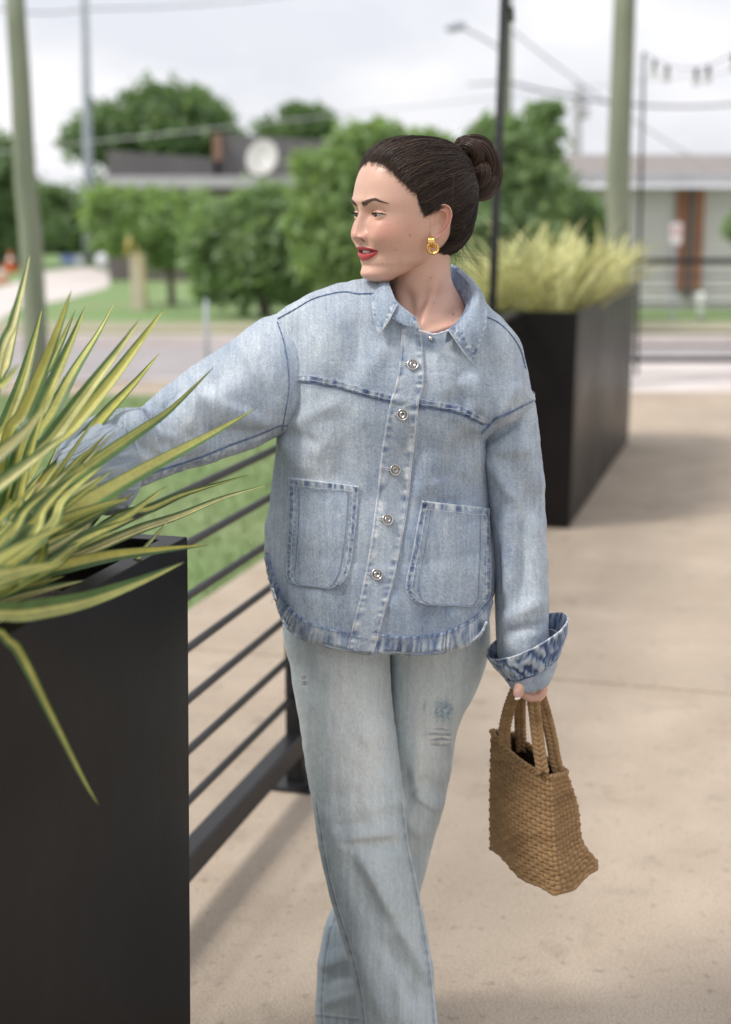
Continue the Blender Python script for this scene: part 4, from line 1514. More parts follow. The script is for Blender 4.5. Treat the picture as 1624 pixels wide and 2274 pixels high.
for T_, B_ in ((HL_T, HL_B), (HR_T, HR_B)):
    g_ = quadgrid(T_, B_, 200, 14)
    gx, gy = g_[..., 0], g_[..., 1]
    u = np.linspace(0, 1, 14)[None]
    ln_ = np.linspace(0, len(T_) * 60, 200)[:, None]
    pk = vnoise(ln_ / 5.5 + u * 1.2, u * 1.6, 6.0) + 0.5 * vnoise(ln_ / 14 + u * 2, u * 2, 16.0)
    tt = wash(gx, gy, 12.0, 0.54, 0.10) + 0.30 * pk + 0.26 * np.exp(-((u - 1) / 0.06) ** 2) - 0.25 * np.exp(-((u - 0.0) / 0.06) ** 2)
    patch('hem_band', BJ, gx, gy, 0.0034 + 0.0013 * pk, jac, dye(tt))
    stitch('stitching', BJ, [tuple(q) for q in (g_[::5, 1])], 0.0050, jac, m=M['seamdark'])

# frayed threads on the hem
fr_ = []
for (cx, cy, n_f) in ((718, 1436, 26), (905, 1456, 14), (1050, 1424, 8), (606, 1318, 10)):
    for k in range(n_f):
        x = cx + rng.normal() * 13
        a0 = P(x, interp(x, HEM) - 1, 2.46 if x > 640 else 2.56)
        dr = np.array([rng.normal() * 0.4, -0.15, -1])
        fr_.append([a0, a0 + dr * 0.0035 + rng.normal(size=3) * 0.001, a0 + dr * rng.uniform(0.005, 0.009) + rng.normal(size=3) * 0.002])
v, f = tubes(np.array(fr_), np.full((len(fr_), 3), 0.0003), 3)
obj('frayed_threads', v, f, M['thread'], jac, kind='stuff')


def pocket(name, top, left, right, corner_l, corner_r, parent):
    """patch pocket with rounded lower corners: left and right edges polylines top -> bottom"""
    g_ = quadgrid(left, right, 90, 70)
    gx, gy = g_[..., 0], g_[..., 1]
    v_ = np.linspace(0, 1, 90)[:, None]
    u = np.linspace(0, 1, 70)[None]
    ed = np.minimum(np.minimum(u, 1 - u) * 150, (1 - v_) * 230)
    topd = v_ * 230
    k1 = np.exp(-((ed - 8) / 7) ** 2)
    k2 = np.exp(-((topd - 9) / 7) ** 2)
    pk = vnoise((gx + gy) / 6.0, (gx - gy) / 6.0, 3.0)
    pk2 = vnoise(gx / 4.6, gy / 40, 7.0)
    tt = wash(gx, gy, 22.0, 0.545, 0.12)
    tt += k1 * 0.42 * pk - 0.14 * np.exp(-(ed / 9) ** 2) + k2 * (0.46 * pk2 - 0.04)
    tt += 0.34 * np.exp(-(ed / 2.2) ** 2) + 0.30 * np.exp(-(topd / 2.5) ** 2) - 0.34 * np.exp(-((ed - 5) / 1.8) ** 2) * 0.5
    off = 0.0042 + 0.0006 * k1 * pk + 0.0011 * np.exp(-(topd / 16) ** 2) + 0.0008 * k2 * pk2 + 0.0012 * fbm(gx / 50, gy / 60, 30, 3)
    o = patch(name, BJ, gx, gy, off, parent, dye(tt), lip=0.004)
    for j in (5, 10):
        e = [tuple(g_[i, j]) for i in range(4, 84, 3)] + [tuple(g_[84 - (0 if j == 5 else 3), k]) for k in range(j, 70 - j, 4)] + [tuple(g_[i, 69 - j]) for i in range(84, 3, -3)]
        stitch('stitching', BJ, e, 0.0052, parent, m=M['thread'] if j == 5 else M['seamdark'])
    stitch('stitching', BJ, [tuple(g_[6, k]) for k in range(2, 68, 3)], 0.0066, parent)
    return o


pocket('pocket', None,
       [(646, 1059), (645, 1110), (644, 1177), (641, 1240), (638, 1275), (650, 1296), (690, 1303)],
       [(798, 1080), (795, 1120), (790, 1180), (781, 1245), (770, 1282), (752, 1301), (728, 1308)], 0, 0, jac)
pocket('pocket', None,
       [(937, 1111), (926, 1170), (914, 1235), (902, 1290), (904, 1318), (926, 1337), (985, 1345)],
       [(1082, 1130), (1085, 1180), (1087, 1240), (1087, 1290), (1084, 1322), (1070, 1342), (1040, 1347)], 0, 0, jac)

# cord-like shoulder seams and armhole seams
def seam(name, bvh, poly, r, off, parent, m, n=60, tw=True):
    A = crom(np.array(poly, float), n)
    p, nn = onto(bvh, A[:, 0], A[:, 1], 0)
    nn = nn.copy()
    pts = p + nn * off
    pts[1:-1] = (pts[:-2] + pts[1:-1] * 2 + pts[2:]) / 4
    rr = r * (1 + 0.25 * np.sin(np.arange(n) * 1.9))
    return obj(name, *tube(pts, rr, 7), m, parent)


M['seamlight'] = nmat('bleached seam edge', (0.42, 0.46, 0.56), (0.60, 0.63, 0.68), 300, 0.85, lo=0.4, hi=0.6)
seam('shoulder_seam', BJ, [(a, b + 5) for a, b in SHO_L[:-1]] + [(618, 708)], 0.0012, 0.0008, jac, M['seamdark'])
seam('shoulder_seam', BJ, [(a - 7, b + 4) for a, b in SHO_R[:-1]], 0.0012, 0.0008, jac, M['seamdark'])
seam('armhole_seam', BJ, SEAM_R[1:-1], 0.0010, 0.0004, jac, M['seamdark'])
for pl in (YOKE_L, YOKE_R):
    for dy, mm in ((-6, M['seamlight']), (2.5, M['seamlight']), (7.5, M['seamdark'])):
        stitch('stitching', BJ, [(a, b + dy) for a, b in pl], 0.0022, jac, m=mm)

# ------------------------------------------------------------------ sleeves
SL = [(640, 700, 655, 965, 2.64, 0.100), (604, 704, 622, 963, 2.615, 0.105), (545, 745, 575, 982, 2.58, 0.100), (475, 788, 515, 1003, 2.54, 0.092), (405, 841, 450, 1030, 2.49, 0.086), (350, 886, 395, 1048, 2.44, 0.080),
      (322, 906, 350, 1061, 2.41, 0.076), (292, 904, 315, 1075, 2.38, 0.075), (258, 908, 283, 1090, 2.35, 0.072), (228, 920, 256, 1104, 2.33, 0.068), (205, 938, 236, 1116, 2.31, 0.064)]
SLV = loft(SL, 300, 260, 2.1)
SF = [(612, 950, 420, 880, 26, 0.010, 0.35), (615, 955, 460, 960, 20, -0.007, 0.2), (600, 930, 520, 790, 26, 0.006, 0.2), (610, 900, 560, 780, 22, -0.005), (590, 970, 400, 1020, 18, 0.006),
      (440, 850, 480, 990, 24, -0.007, 0.3), (400, 870, 440, 1000, 24, 0.007, 0.3), (360, 900, 400, 1020, 18, -0.006, 0.2), (325, 905, 372, 1000, 11, -0.013, 0.3), (345, 893, 420, 960, 16, 0.007, 0.3), (300, 915, 330, 1050, 18, 0.006),
      (270, 930, 420, 990, 20, 0.005), (250, 960, 380, 1030, 16, -0.005), (230, 940, 250, 1080, 14, 0.005), (560, 800, 470, 850, 22, -0.004), (520, 860, 380, 930, 24, 0.005), (350, 1040, 500, 985, 10, -0.003)]
SLV = folds(SLV, [f_[:5] + (f_[5] * 1.35,) + f_[6:] for f_ in SF], (0.0026, 50), seed=5.0)
px, py = proj(SLV)
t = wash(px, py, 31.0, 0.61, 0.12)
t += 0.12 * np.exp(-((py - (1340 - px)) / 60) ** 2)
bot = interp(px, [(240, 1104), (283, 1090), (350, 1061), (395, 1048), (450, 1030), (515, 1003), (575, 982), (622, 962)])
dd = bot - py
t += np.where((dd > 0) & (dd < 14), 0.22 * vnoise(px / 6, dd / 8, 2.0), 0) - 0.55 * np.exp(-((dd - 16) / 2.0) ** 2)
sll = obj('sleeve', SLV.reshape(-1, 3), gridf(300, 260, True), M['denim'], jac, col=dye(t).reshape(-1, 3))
SR = [(1060, 930, 1186, 870, 2.63, 0.070), (1066, 958, 1187, 887, 2.63, 0.074), (1070, 1000, 1197, 955, 2.62, 0.074), (1074, 1050, 1204, 1030, 2.61, 0.073), (1082, 1120, 1210, 1105, 2.60, 0.070), (1090, 1200, 1213, 1195, 2.585, 0.068),
      (1096, 1290, 1216, 1285, 2.57, 0.066), (1102, 1380, 1219, 1372, 2.555, 0.063), (1105, 1440, 1221, 1420, 2.545, 0.058), (1110, 1480, 1221, 1462, 2.54, 0.055)]
SRV = loft(SR, 320, 200, 2.1)
SF2 = [(1078, 985, 1160, 930, 12, -0.006, 0.2), (1080, 1000, 1180, 1000, 22, 0.005, 0.3), (1085, 1010, 1150, 1120, 20, 0.007, 0.2), (1110, 1010, 1195, 1150, 18, -0.006, 0.3), (1150, 960, 1200, 1090, 16, 0.005),
       (1130, 1120, 1125, 1330, 18, 0.005, 0.2), (1165, 1100, 1160, 1350, 18, -0.006, 0.3), (1190, 1130, 1195, 1380, 14, 0.005), (1105, 1200, 1110, 1380, 12, -0.004), (1110, 1380, 1210, 1330, 18, 0.004), (1110, 1410, 1215, 1385, 12, -0.004)]
SRV = folds(SRV, [f_[:5] + (f_[5] * 1.5,) + f_[6:] for f_ in SF2], (0.0026, 45), seed=8.0)
px, py = proj(SRV)
t = wash(px, py, 41.0, 0.60, 0.13) + 0.08 * np.exp(-((px - 1165) / 25) ** 2)
d, arc = band_of(px, py, SEAM_R, 8)
t -= 0.5 * np.exp(-((d - 1) / 3) ** 2)
slr = obj('sleeve', SRV.reshape(-1, 3), gridf(320, 200, True), M['denim'], jac, col=dye(t).reshape(-1, 3))
BS = bvh_of((SLV[::2, ::2], True))
seam('sleeve_seam', BS, [(600, 955), (560, 972), (515, 988), (450, 1014), (395, 1034), (350, 1047), (315, 1061), (283, 1077), (250, 1094)], 0.0010, 0.0003, sll, M['seamdark'])


BALL = bvh_of((TV[::2, ::2], True), (SLV[::2, ::2], True), (SRV[::2, ::2], True))
seam('armhole_seam', BALL, [(616, 716), (628, 750), (636, 790), (641, 830), (641, 870), (634, 915), (626, 955)], 0.0010, 0.0003, jac, M['seamdark'])


def ringband(name, rows, n, m, parent, tf, thick=0.003, nz=(0.0012, 14), seed=0.0, pw=2.1, mm=None):
    V = loft(rows, n, m, pw)
    V = folds(V, [], nz, seed=seed)
    px, py = proj(V)
    u = np.linspace(0, 1, n)[:, None] * np.ones((1, m))
    arc = (np.arange(m) * 360 / m)[None] * np.ones((n, 1))
    t_, disp = tf(u, arc, px, py)
    V = V + outn(V) * disp[..., None]
    o = obj(name, V.reshape(-1, 3), gridf(n, m, True), mm or M['denim'], parent, col=dye(t_).reshape(-1, 3))
    s = o.modifiers.new('cloth', 'SOLIDIFY')
    s.thickness = thick
    s.offset = 0
    return o


# turned-back cuff of the hanging sleeve: pale inside below, dark creased band flaring above
def lo_t(u, arc, px, py):
    return 0.60 + 0.12 * fbm(px / 30, py / 30, 1, 3), 0.0012 * fbm(px / 12, py / 16, 2, 2)


def hi_t(u, arc, px, py):
    cr = vnoise(arc / 6.0 + u * 3.4, u * 4.2, 3.0) + 0.8 * vnoise(arc / 3.0 - u * 4, u * 6.5, 9.0)
    cr2 = np.clip(cr * 1.6, -1, 1)
    t = 0.34 + 0.34 * cr2 + 0.42 * np.exp(-((u - 1) / 0.05) ** 2) - 0.28 * np.exp(-((u - 0.06) / 0.05) ** 2)
    t += 0.18 * np.clip((arc - 130) / 50, 0, 1) * (arc < 200)
    return t, 0.0016 * cr2 * np.clip(u * (1 - u) * 5, 0, 1)


ringband('cuff', [(1106, 1450, 1236, 1405, 2.545, 0.058), (1114, 1485, 1236, 1450, 2.545, 0.060), (1124, 1508, 1230, 1484, 2.545, 0.058), (1132, 1521, 1220, 1505, 2.545, 0.053), (1136, 1520, 1214, 1505, 2.545, 0.046), (1138, 1500, 1210, 1490, 2.545, 0.040)], 60, 160, jac, lo_t, nz=(0.001, 20))
ringband('cuff', [(1122, 1502, 1240, 1446, 2.545, 0.064), (1108, 1486, 1246, 1432, 2.545, 0.069), (1092, 1467, 1254, 1405, 2.545, 0.075), (1082, 1454, 1261, 1368, 2.545, 0.080)], 70, 320, jac, hi_t, nz=(0.0016, 16), seed=3.0)
# cuff of the reaching arm
def far_t(u, arc, px, py):
    t_, d_ = hi_t(u, arc, px, py)
    return t_ * 0.2 + 0.50, d_ * 0.5


ringband('cuff', [(214, 934, 246, 1120, 2.315, 0.062), (200, 940, 246, 1140, 2.30, 0.066), (176, 962, 226, 1136, 2.275, 0.060), (150, 990, 204, 1126, 2.25, 0.048), (146, 1002, 196, 1118, 2.25, 0.034), (150, 1020, 190, 1100, 2.26, 0.026)], 60, 260, jac, far_t, nz=(0.0010, 22), seed=6.0)

# ------------------------------------------------------------------ collar
COLL = []


def sheet(name, rows, n, m, parent, t_fn, thick=0.0032, smoothk=0):
    """cloth sheet from explicit rows of world points"""
    K = np.array(rows, float)
    V = crom(K, n)
    V = crom(V.transpose(1, 0, 2), m).transpose(1, 0, 2)
    px, py = proj(V)
    u = np.linspace(0, 1, n)[:, None] * np.ones((1, m))
    w_ = np.linspace(0, 1, m)[None] * np.ones((n, 1))
    t_, dz = t_fn(u, w_, px, py)
    V = V + gnormals(V) * dz[..., None]
    o = obj(name, V.reshape(-1, 3), gridf(n, m), M['denim'], parent, col=dye(t_).reshape(-1, 3))
    s = o.modifiers.new('cloth', 'SOLIDIFY')
    s.thickness = thick
    s.offset = 0
    return o


def pp(x, y, Y):
    return P(x, y, Y)


def col_t(seed):
    def fn(u, w_, px, py):
        ed = np.minimum(np.minimum(u, 1 - u), 1 - w_)
        pk = vnoise(px / 5, py / 5, seed)
        t = wash(px, py, seed, 0.60, 0.12) + np.exp(-((ed - 0.09) / 0.06) ** 2) * 0.42 * pk + 0.36 * np.exp(-(ed / 0.02) ** 2) - 0.08
        return t, 0.0007 * fbm(px / 12, py / 12, seed, 2) + 0.0005 * pk * np.exp(-((ed - 0.09) / 0.06) ** 2)
    return fn


# rows run along the collar (from its front point round the neck); columns from the neck fold outwards to the free edge
sheet('collar', [
    [pp(884, 676, 2.500), pp(876, 690, 2.492), pp(862, 716, 2.487), pp(842, 745, 2.487)],
    [pp(877, 664, 2.512), pp(868, 676, 2.500), pp(852, 702, 2.494), pp(835, 722, 2.494)],
    [pp(870, 648, 2.530), pp(860, 660, 2.512), pp(844, 682, 2.506), pp(828, 690, 2.510)],
    [pp(864, 630, 2.560), pp(853, 640, 2.540), pp(838, 655, 2.535), pp(827, 658, 2.548)],
    [pp(862, 615, 2.610), pp(850, 618, 2.590), pp(838, 630, 2.590), pp(830, 632, 2.600)],
    [pp(880, 606, 2.680), pp(862, 606, 2.690), pp(846, 618, 2.690), pp(836, 628, 2.690)]], 60, 46, jac, col_t(51.0))
sheet('collar', [
    [pp(995, 733, 2.478), pp(1008, 752, 2.474), pp(1030, 784, 2.472), pp(1050, 808, 2.476)],
    [pp(1012, 722, 2.482), pp(1026, 738, 2.474), pp(1046, 762, 2.474), pp(1064, 768, 2.482)],
    [pp(1030, 702, 2.500), pp(1044, 714, 2.488), pp(1062, 730, 2.488), pp(1077, 728, 2.500)],
    [pp(1044, 680, 2.530), pp(1056, 688, 2.512), pp(1070, 700, 2.515), pp(1081, 696, 2.535)],
    [pp(1049, 655, 2.580), pp(1060, 656, 2.560), pp(1070, 662, 2.575), pp(1075, 664, 2.600)],
    [pp(1040, 630, 2.640), pp(1050, 626, 2.640), pp(1058, 632, 2.660), pp(1062, 642, 2.680)],
    [pp(1018, 606, 2.710), pp(1024, 600, 2.720), pp(1030, 612, 2.740), pp(1036, 630, 2.750)],
    [pp(1002, 592, 2.750), pp(1004, 588, 2.770), pp(1008, 604, 2.790), pp(1012, 624, 2.800)]], 80, 46, jac, col_t(55.0))


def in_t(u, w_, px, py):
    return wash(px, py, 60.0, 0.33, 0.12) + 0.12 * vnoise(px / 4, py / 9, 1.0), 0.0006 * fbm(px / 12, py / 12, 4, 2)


# inner side of the stand on the near side of the neck, and the stand round the back
sheet('collar_stand', [
    [pp(997, 733, 2.484), pp(992, 742, 2.492), pp(990, 760, 2.50)],
    [pp(1018, 714, 2.492), pp(1010, 730, 2.500), pp(1004, 750, 2.51)],
    [pp(1040, 684, 2.520), pp(1030, 698, 2.530), pp(1026, 720, 2.54)],
    [pp(1048, 656, 2.575), pp(1037, 674, 2.585), pp(1040, 700, 2.60)],
    [pp(1040, 630, 2.640), pp(1024, 655, 2.650), pp(1030, 690, 2.66)],
    [pp(1018, 606, 2.705), pp(1008, 640, 2.700), pp(1012, 690, 2.70)],
    [pp(1000, 592, 2.745), pp(996, 630, 2.740), pp(1000, 690, 2.74)],
    [pp(940, 596, 2.775), pp(940, 630, 2.770), pp(940, 690, 2.77)],
    [pp(885, 606, 2.700), pp(886, 640, 2.700), pp(888, 690, 2.70)],
    [pp(866, 618, 2.620), pp(872, 650, 2.625), pp(874, 690, 2.63)]], 90, 24, jac, in_t)
sheet('collar_stand', [
    [pp(868, 640, 2.545), pp(864, 660, 2.53), pp(862, 680, 2.52)],
    [pp(878, 664, 2.512), pp(870, 684, 2.503), pp(866, 700, 2.500)],
    [pp(892, 680, 2.502), pp(885, 700, 2.494), pp(880, 712, 2.492)],
    [pp(910, 694, 2.493), pp(904, 710, 2.488), pp(900, 722, 2.486)],
    [pp(928, 710, 2.487), pp(925, 718, 2.485), pp(922, 726, 2.484)]], 50, 16, jac, col_t(58.0))
# under-placket neckline edge seen at the throat
nk = crom(np.array([P(930, 734, 2.487), P(945, 738, 2.484), P(963, 743, 2.482), P(985, 738, 2.480), P(1000, 732, 2.480)]), 30)
obj('neck_edge', *tube(nk, 0.0019 * (1 + 0.2 * np.sin(np.arange(30) * 1.3)), 8), M['seamlight'], jac)

# ------------------------------------------------------------------ metal buttons with JEANS lettering, buttonholes
M['steel'] = mat('button steel', (0.62, 0.60, 0.58), 0.22, 1.0)
M['steeld'] = mat('button recess', (0.16, 0.145, 0.14), 0.4, 1.0)
M['steelc'] = mat('button dark centre', (0.28, 0.26, 0.26), 0.15, 1.0)


def lettering(txt, size, mtl):
    cu = bpy.data.curves.new('lettering', 'FONT')
    cu.body = txt
    cu.size = size
    cu.extrude = size * 0.06
    cu.align_x = 'CENTER'
    cu.resolution_u = 2
    o = bpy.data.objects.new('lettering', cu)
    COL.objects.link(o)
    dg = bpy.context.evaluated_depsgraph_get()
    me = bpy.data.meshes.new_from_object(o.evaluated_get(dg))
    bpy.data.objects.remove(o)
    me.materials.clear()
    me.materials.append(mtl)
    return me


LET = {c: lettering(c, 0.0034, M['steel']) for c in set('JEANS')}
BT = [(917, 812), (895, 921), (875, 1043), (859, 1155), (837, 1276)]
for i, (bx, by) in enumerate(BT):
    p, nn = onto(BJ, np.array([bx]), np.array([by]), 0)
    p, nn = p[0], nn[0]
    nn = nn + np.array([rng.uniform(-.1, .1), -0.2, 0.15])
    nn /= np.linalg.norm(nn)
    e1 = np.cross(nn, [0, 0, 1.0])
    e1 = -e1 / np.linalg.norm(e1)
    e2 = np.cross(nn, e1)
    if e2[2] < 0:
        e2 = -e2
    c = p + nn * 0.0045
    prof = [(0.0030, 0.0), (0.0086, 0.0010), (0.0092, 0.0020), (0.0090, 0.0030), (0.0078, 0.0031), (0.0074, 0.0025), (0.0045, 0.0025), (0.0042, 0.0034), (0.0036, 0.0034), (0.0030, 0.0022), (0.0001, 0.0020)]
    K = 28
    v = np.array([c + e1 * r_ * math.cos(a) + e2 * r_ * math.sin(a) + nn * h for r_, h in prof for a in np.arange(K) * 2 * math.pi / K])
    fq = gridf(len(prof), K, True)
    o = obj('button', v, fq, M['steel'], jac)
    o.data.materials.append(M['steeld'])
    o.data.materials.append(M['steelc'])
    mi = np.zeros(len(fq), int)
    rowi = np.arange(len(fq)) // K
    mi[(rowi == 5)] = 1
    mi[(rowi >= 9)] = 2
    o.data.polygons.foreach_set('material_index', mi)
    from mathutils import Matrix
    for rep in range(2):
        for k, ch in enumerate('JEANS'):
            a = math.pi / 2 + 1.05 - (k * 0.52 + rep * math.pi)
            q = c + (e1 * math.cos(a) + e2 * math.sin(a)) * 0.0049 + nn * 0.0027
            upv = e1 * math.cos(a) + e2 * math.sin(a)
            rt = np.cross(upv, nn)
            lo = bpy.data.objects.new('lettering', LET[ch])
            COL.objects.link(lo)
            lo.parent = jac
            mw = Matrix(((rt[0], upv[0], nn[0], q[0]), (rt[1], upv[1], nn[1], q[1]), (rt[2], upv[2], nn[2], q[2]), (0, 0, 0, 1)))
            off = Matrix.Translation(Vector(-wloc(jac)))
            lo.matrix_local = off @ mw
    a, nn2 = onto(BJ, np.array([bx - 21.0, bx - 6.0, bx - 20, bx - 6]), np.array([by - 5.0, by - 3.0, by - 2, by + 2.0]), 0)
    a = a + nn2 * 0.0050
    for k in (0, 2):
        obj('buttonhole', *tube([a[k], (a[k] + a[k + 1]) / 2 + [0, 0, 0.0006 - 0.0006 * k], a[k + 1]], 0.0007, 6), M['thread'], jac)
# small flat button glimpsed at the neckline under the collar
p, nn = onto(BJ, np.array([957.0]), np.array([752.0]), 0)
p, nn = p[0] + nn[0] * 0.0012, nn[0]
obj('button', *tube([p, p + nn * 0.0022], [0.0042, 0.0036], 16), M['steel'], jac)

# ------------------------------------------------------------------ jeans
hipr = [(640, 1280, 1078, 1280, 2.62, 0.115, 0.13), (640, 1320, 1078, 1320, 2.625, 0.105, 0.12), (645, 1350, 1075, 1350, 2.63, 0.08, 0.10)]
LR = [(640, 1320, 880, 1360, 2.62, 0.096), (628, 1375, 876, 1400, 2.61, 0.098), (632, 1430, 866, 1440, 2.605, 0.10), (648, 1510, 868, 1510, 2.60, 0.10), (666, 1600, 877, 1600, 2.595, 0.100), (681, 1700, 890, 1700, 2.585, 0.095), (696, 1800, 901, 1800, 2.57, 0.090), (709, 1880, 911, 1880, 2.555, 0.084),
      (722, 1950, 926, 1950, 2.55, 0.080), (741, 2020, 939, 2020, 2.555, 0.080), (762, 2085, 950, 2080, 2.56, 0.082), (781, 2150, 960, 2150, 2.565, 0.085), (794, 2215, 967, 2215, 2.57, 0.088), (801, 2280, 973, 2280, 2.575, 0.090), (806, 2340, 978, 2340, 2.58, 0.092), (810, 2385, 982, 2388, 2.58, 0.094)]
LL = [(850, 1350, 1082, 1320, 2.65, 0.096), (856, 1405, 1088, 1375, 2.655, 0.096), (860, 1450, 1085, 1440, 2.665, 0.098), (862, 1510, 1066, 1505, 2.67, 0.098), (858, 1560, 1038, 1556, 2.68, 0.094), (856, 1620, 1014, 1620, 2.69, 0.088), (862, 1700, 1003, 1700, 2.70, 0.082), (855, 1770, 988, 1775, 2.71, 0.078),
      (835, 1830, 970, 1835, 2.73, 0.075), (805, 1890, 954, 1895, 2.75, 0.074), (770, 1960, 934, 1968, 2.78, 0.074), (742, 2012, 912, 2030, 2.78, 0.075), (720, 2065, 886, 2090, 2.785, 0.078), (709, 2120, 868, 2145, 2.79, 0.080), (703, 2180, 858, 2200, 2.795, 0.082), (700, 2235, 850, 2250, 2.80, 0.084), (702, 2272, 848, 2284, 2.80, 0.085)]
FR = [(765, 1862, 880, 1850, 16, 0.006, 0.4), (740, 1838, 830, 1826, 13, -0.003), (790, 1888, 905, 1878, 16, -0.006, 0.3), (800, 1900, 880, 2050, 20, 0.008, 0.3), (880, 2050, 950, 2180, 18, 0.007, 0.3), (770, 1900, 840, 2060, 24, -0.004, 0.1),
      (850, 1720, 898, 1800, 16, 0.005), (800, 1800, 890, 1780, 16, 0.003), (735, 1770, 800, 1762, 16, -0.002), (725, 1790, 760, 1900, 16, 0.004), (850, 2080, 930, 2240, 20, -0.007, 0.2), (790, 2080, 860, 2270, 22, 0.006, 0.2), (900, 2150, 880, 2280, 18, 0.005),
      (860, 1480, 760, 1500, 30, 0.003), (870, 1600, 800, 1650, 26, 0.003), (640, 1460, 720, 1540, 26, -0.003), (890, 1900, 925, 2020, 12, -0.005)]
FL = [(960, 1640, 1000, 1700, 16, -0.004), (930, 1730, 985, 1760, 12, -0.007, 0.2), (920, 1760, 975, 1800, 14, 0.008, 0.3), (900, 1700, 910, 1800, 14, -0.007), (930, 1650, 925, 1750, 18, 0.005), (710, 2150, 790, 2120, 16, 0.008, 0.3), (720, 2185, 800, 2160, 14, -0.008, 0.2), (715, 2230, 800, 2200, 12, 0.006), (730, 2050, 760, 2130, 14, 0.005), (880, 1800, 940, 1860, 14, 0.005), (1070, 1400, 1000, 1500, 30, 0.003)]


def seamline(px, py, tab):
    return np.interp(py, [b for a, b in tab], [a for a, b in tab])


jp = thing('jeans_tmp', '', '')
bpy.data.objects.remove(jp)
HV = loft(hipr, 60, 260, 2.3)
RV = folds(loft(LR, 520, 240, 2.15), [f_[:5] + (f_[5] * 1.3,) + f_[6:] for f_ in FR], (0.0026, 50), seed=15.0)
LVg = folds(loft(LL, 460, 220, 2.15), FL, (0.0020, 50), seed=25.0)


def jt(px, py, seed):
    t = 0.62 + 0.10 * fbm(px / 55, py / 190, seed, 3) + 0.10 * fbm(px / 5, py / 90, seed + 2, 3) + 0.08 * fbm(px / 2.5, py / 9, seed + 4, 2)
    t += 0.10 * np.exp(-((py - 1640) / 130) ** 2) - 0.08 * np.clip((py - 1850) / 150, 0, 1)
    return t


seed = 3.0
cols = []
for V, tab_o, tab_i, sd2 in ((HV, None, None, 3.0), (RV, [(a + 9, b) for a, b, *_ in LR], [(r[2] - 7, r[3]) for r in LR], 7.0), (LVg, [(r[0] + 14, r[1]) for r in LL], [(r[2] - 6, r[3]) for r in LL], 11.0)):
    px, py = proj(V)
    t = jt(px, py, sd2)
    n_ = outn(V)
    if tab_o is not None:
        for tab, k in ((tab_o, 1), (tab_i, 1)):
            dx = px - seamline(px, py, tab)
            on = (n_[..., 1] < 0.2) & (py > 1780 if sd2 == 7.0 else py > 1990)
            pk = vnoise(py / 9, sd2 + k, 2.0)
            t += on * (-0.26 * np.exp(-(dx / 1.6) ** 2) + (0.14 * pk - 0.07) * np.exp(-((dx) / 7) ** 2) + 0.14 * np.exp(-((dx - 3.4) / 1.4) ** 2))
    if sd2 == 11.0:   # darning and rip patch on the upper thigh
        m1 = np.exp(-(((px - 984) / 22) ** 2 + ((py - 1578) / 26) ** 2) ** 2)
        t -= m1 * (0.36 + 0.34 * vnoise(px / 3, py / 3, 5.0))
        m2 = np.exp(-(((px - 978) / 24) ** 2 + ((py - 1636) / 22) ** 2) ** 3)
        stp = np.sin(py * 0.55 + 1.5 * vnoise(px / 14, py / 9, 2.0))
        t += m2 * (0.40 * (stp > 0.1) - 0.42 * (stp < -0.5))
        t -= 0.3 * np.exp(-(((px - 943) / 3) ** 2 + ((py - 1570) / 14) ** 2) ** 2)
        hm = np.abs(py - seamline(px, py, [(0, 0)]) - 1e9)
        dxh = py - (2252 + (px - 702) * 0.11)
        t += (px < 820) * (py > 2200) * (0.22 * np.exp(-((dxh + 2) / 2.5) ** 2) - 0.3 * np.exp(-((dxh - 3) / 3) ** 2) + 0.12 * (dxh > 3) * vnoise(px / 4, 5.0))
    if sd2 == 7.0:
        m1 = np.exp(-(((px - 674) / 9) ** 2 + ((py - 1508) / 13) ** 2) ** 2)
        t += m1 * (0.15 + 0.75 * vnoise(px / 4, py / 4, 5.0))
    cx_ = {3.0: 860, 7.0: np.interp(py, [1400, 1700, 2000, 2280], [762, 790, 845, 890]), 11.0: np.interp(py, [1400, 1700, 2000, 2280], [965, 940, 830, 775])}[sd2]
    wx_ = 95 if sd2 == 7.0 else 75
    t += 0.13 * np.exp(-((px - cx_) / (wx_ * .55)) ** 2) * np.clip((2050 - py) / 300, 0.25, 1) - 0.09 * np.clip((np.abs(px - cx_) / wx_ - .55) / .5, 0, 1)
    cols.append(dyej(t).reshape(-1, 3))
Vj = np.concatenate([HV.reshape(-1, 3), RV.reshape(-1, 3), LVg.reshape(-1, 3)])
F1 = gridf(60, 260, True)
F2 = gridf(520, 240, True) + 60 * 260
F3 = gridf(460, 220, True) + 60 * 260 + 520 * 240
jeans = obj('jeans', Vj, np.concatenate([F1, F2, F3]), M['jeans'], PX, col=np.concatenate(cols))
BR = bvh_of((RV[::2, ::2], True), (LVg[::2, ::2], True))
stitch('stitching', BR, [(r[2] - 11, r[3]) for r in LR if 1780 < r[3] < 2300], 0.0008, jeans, step=6)
stitch('stitching', BR, [(r[0] + 13, r[1]) for r in LR if 1780 < r[1] < 2300], 0.0008, jeans, step=6)
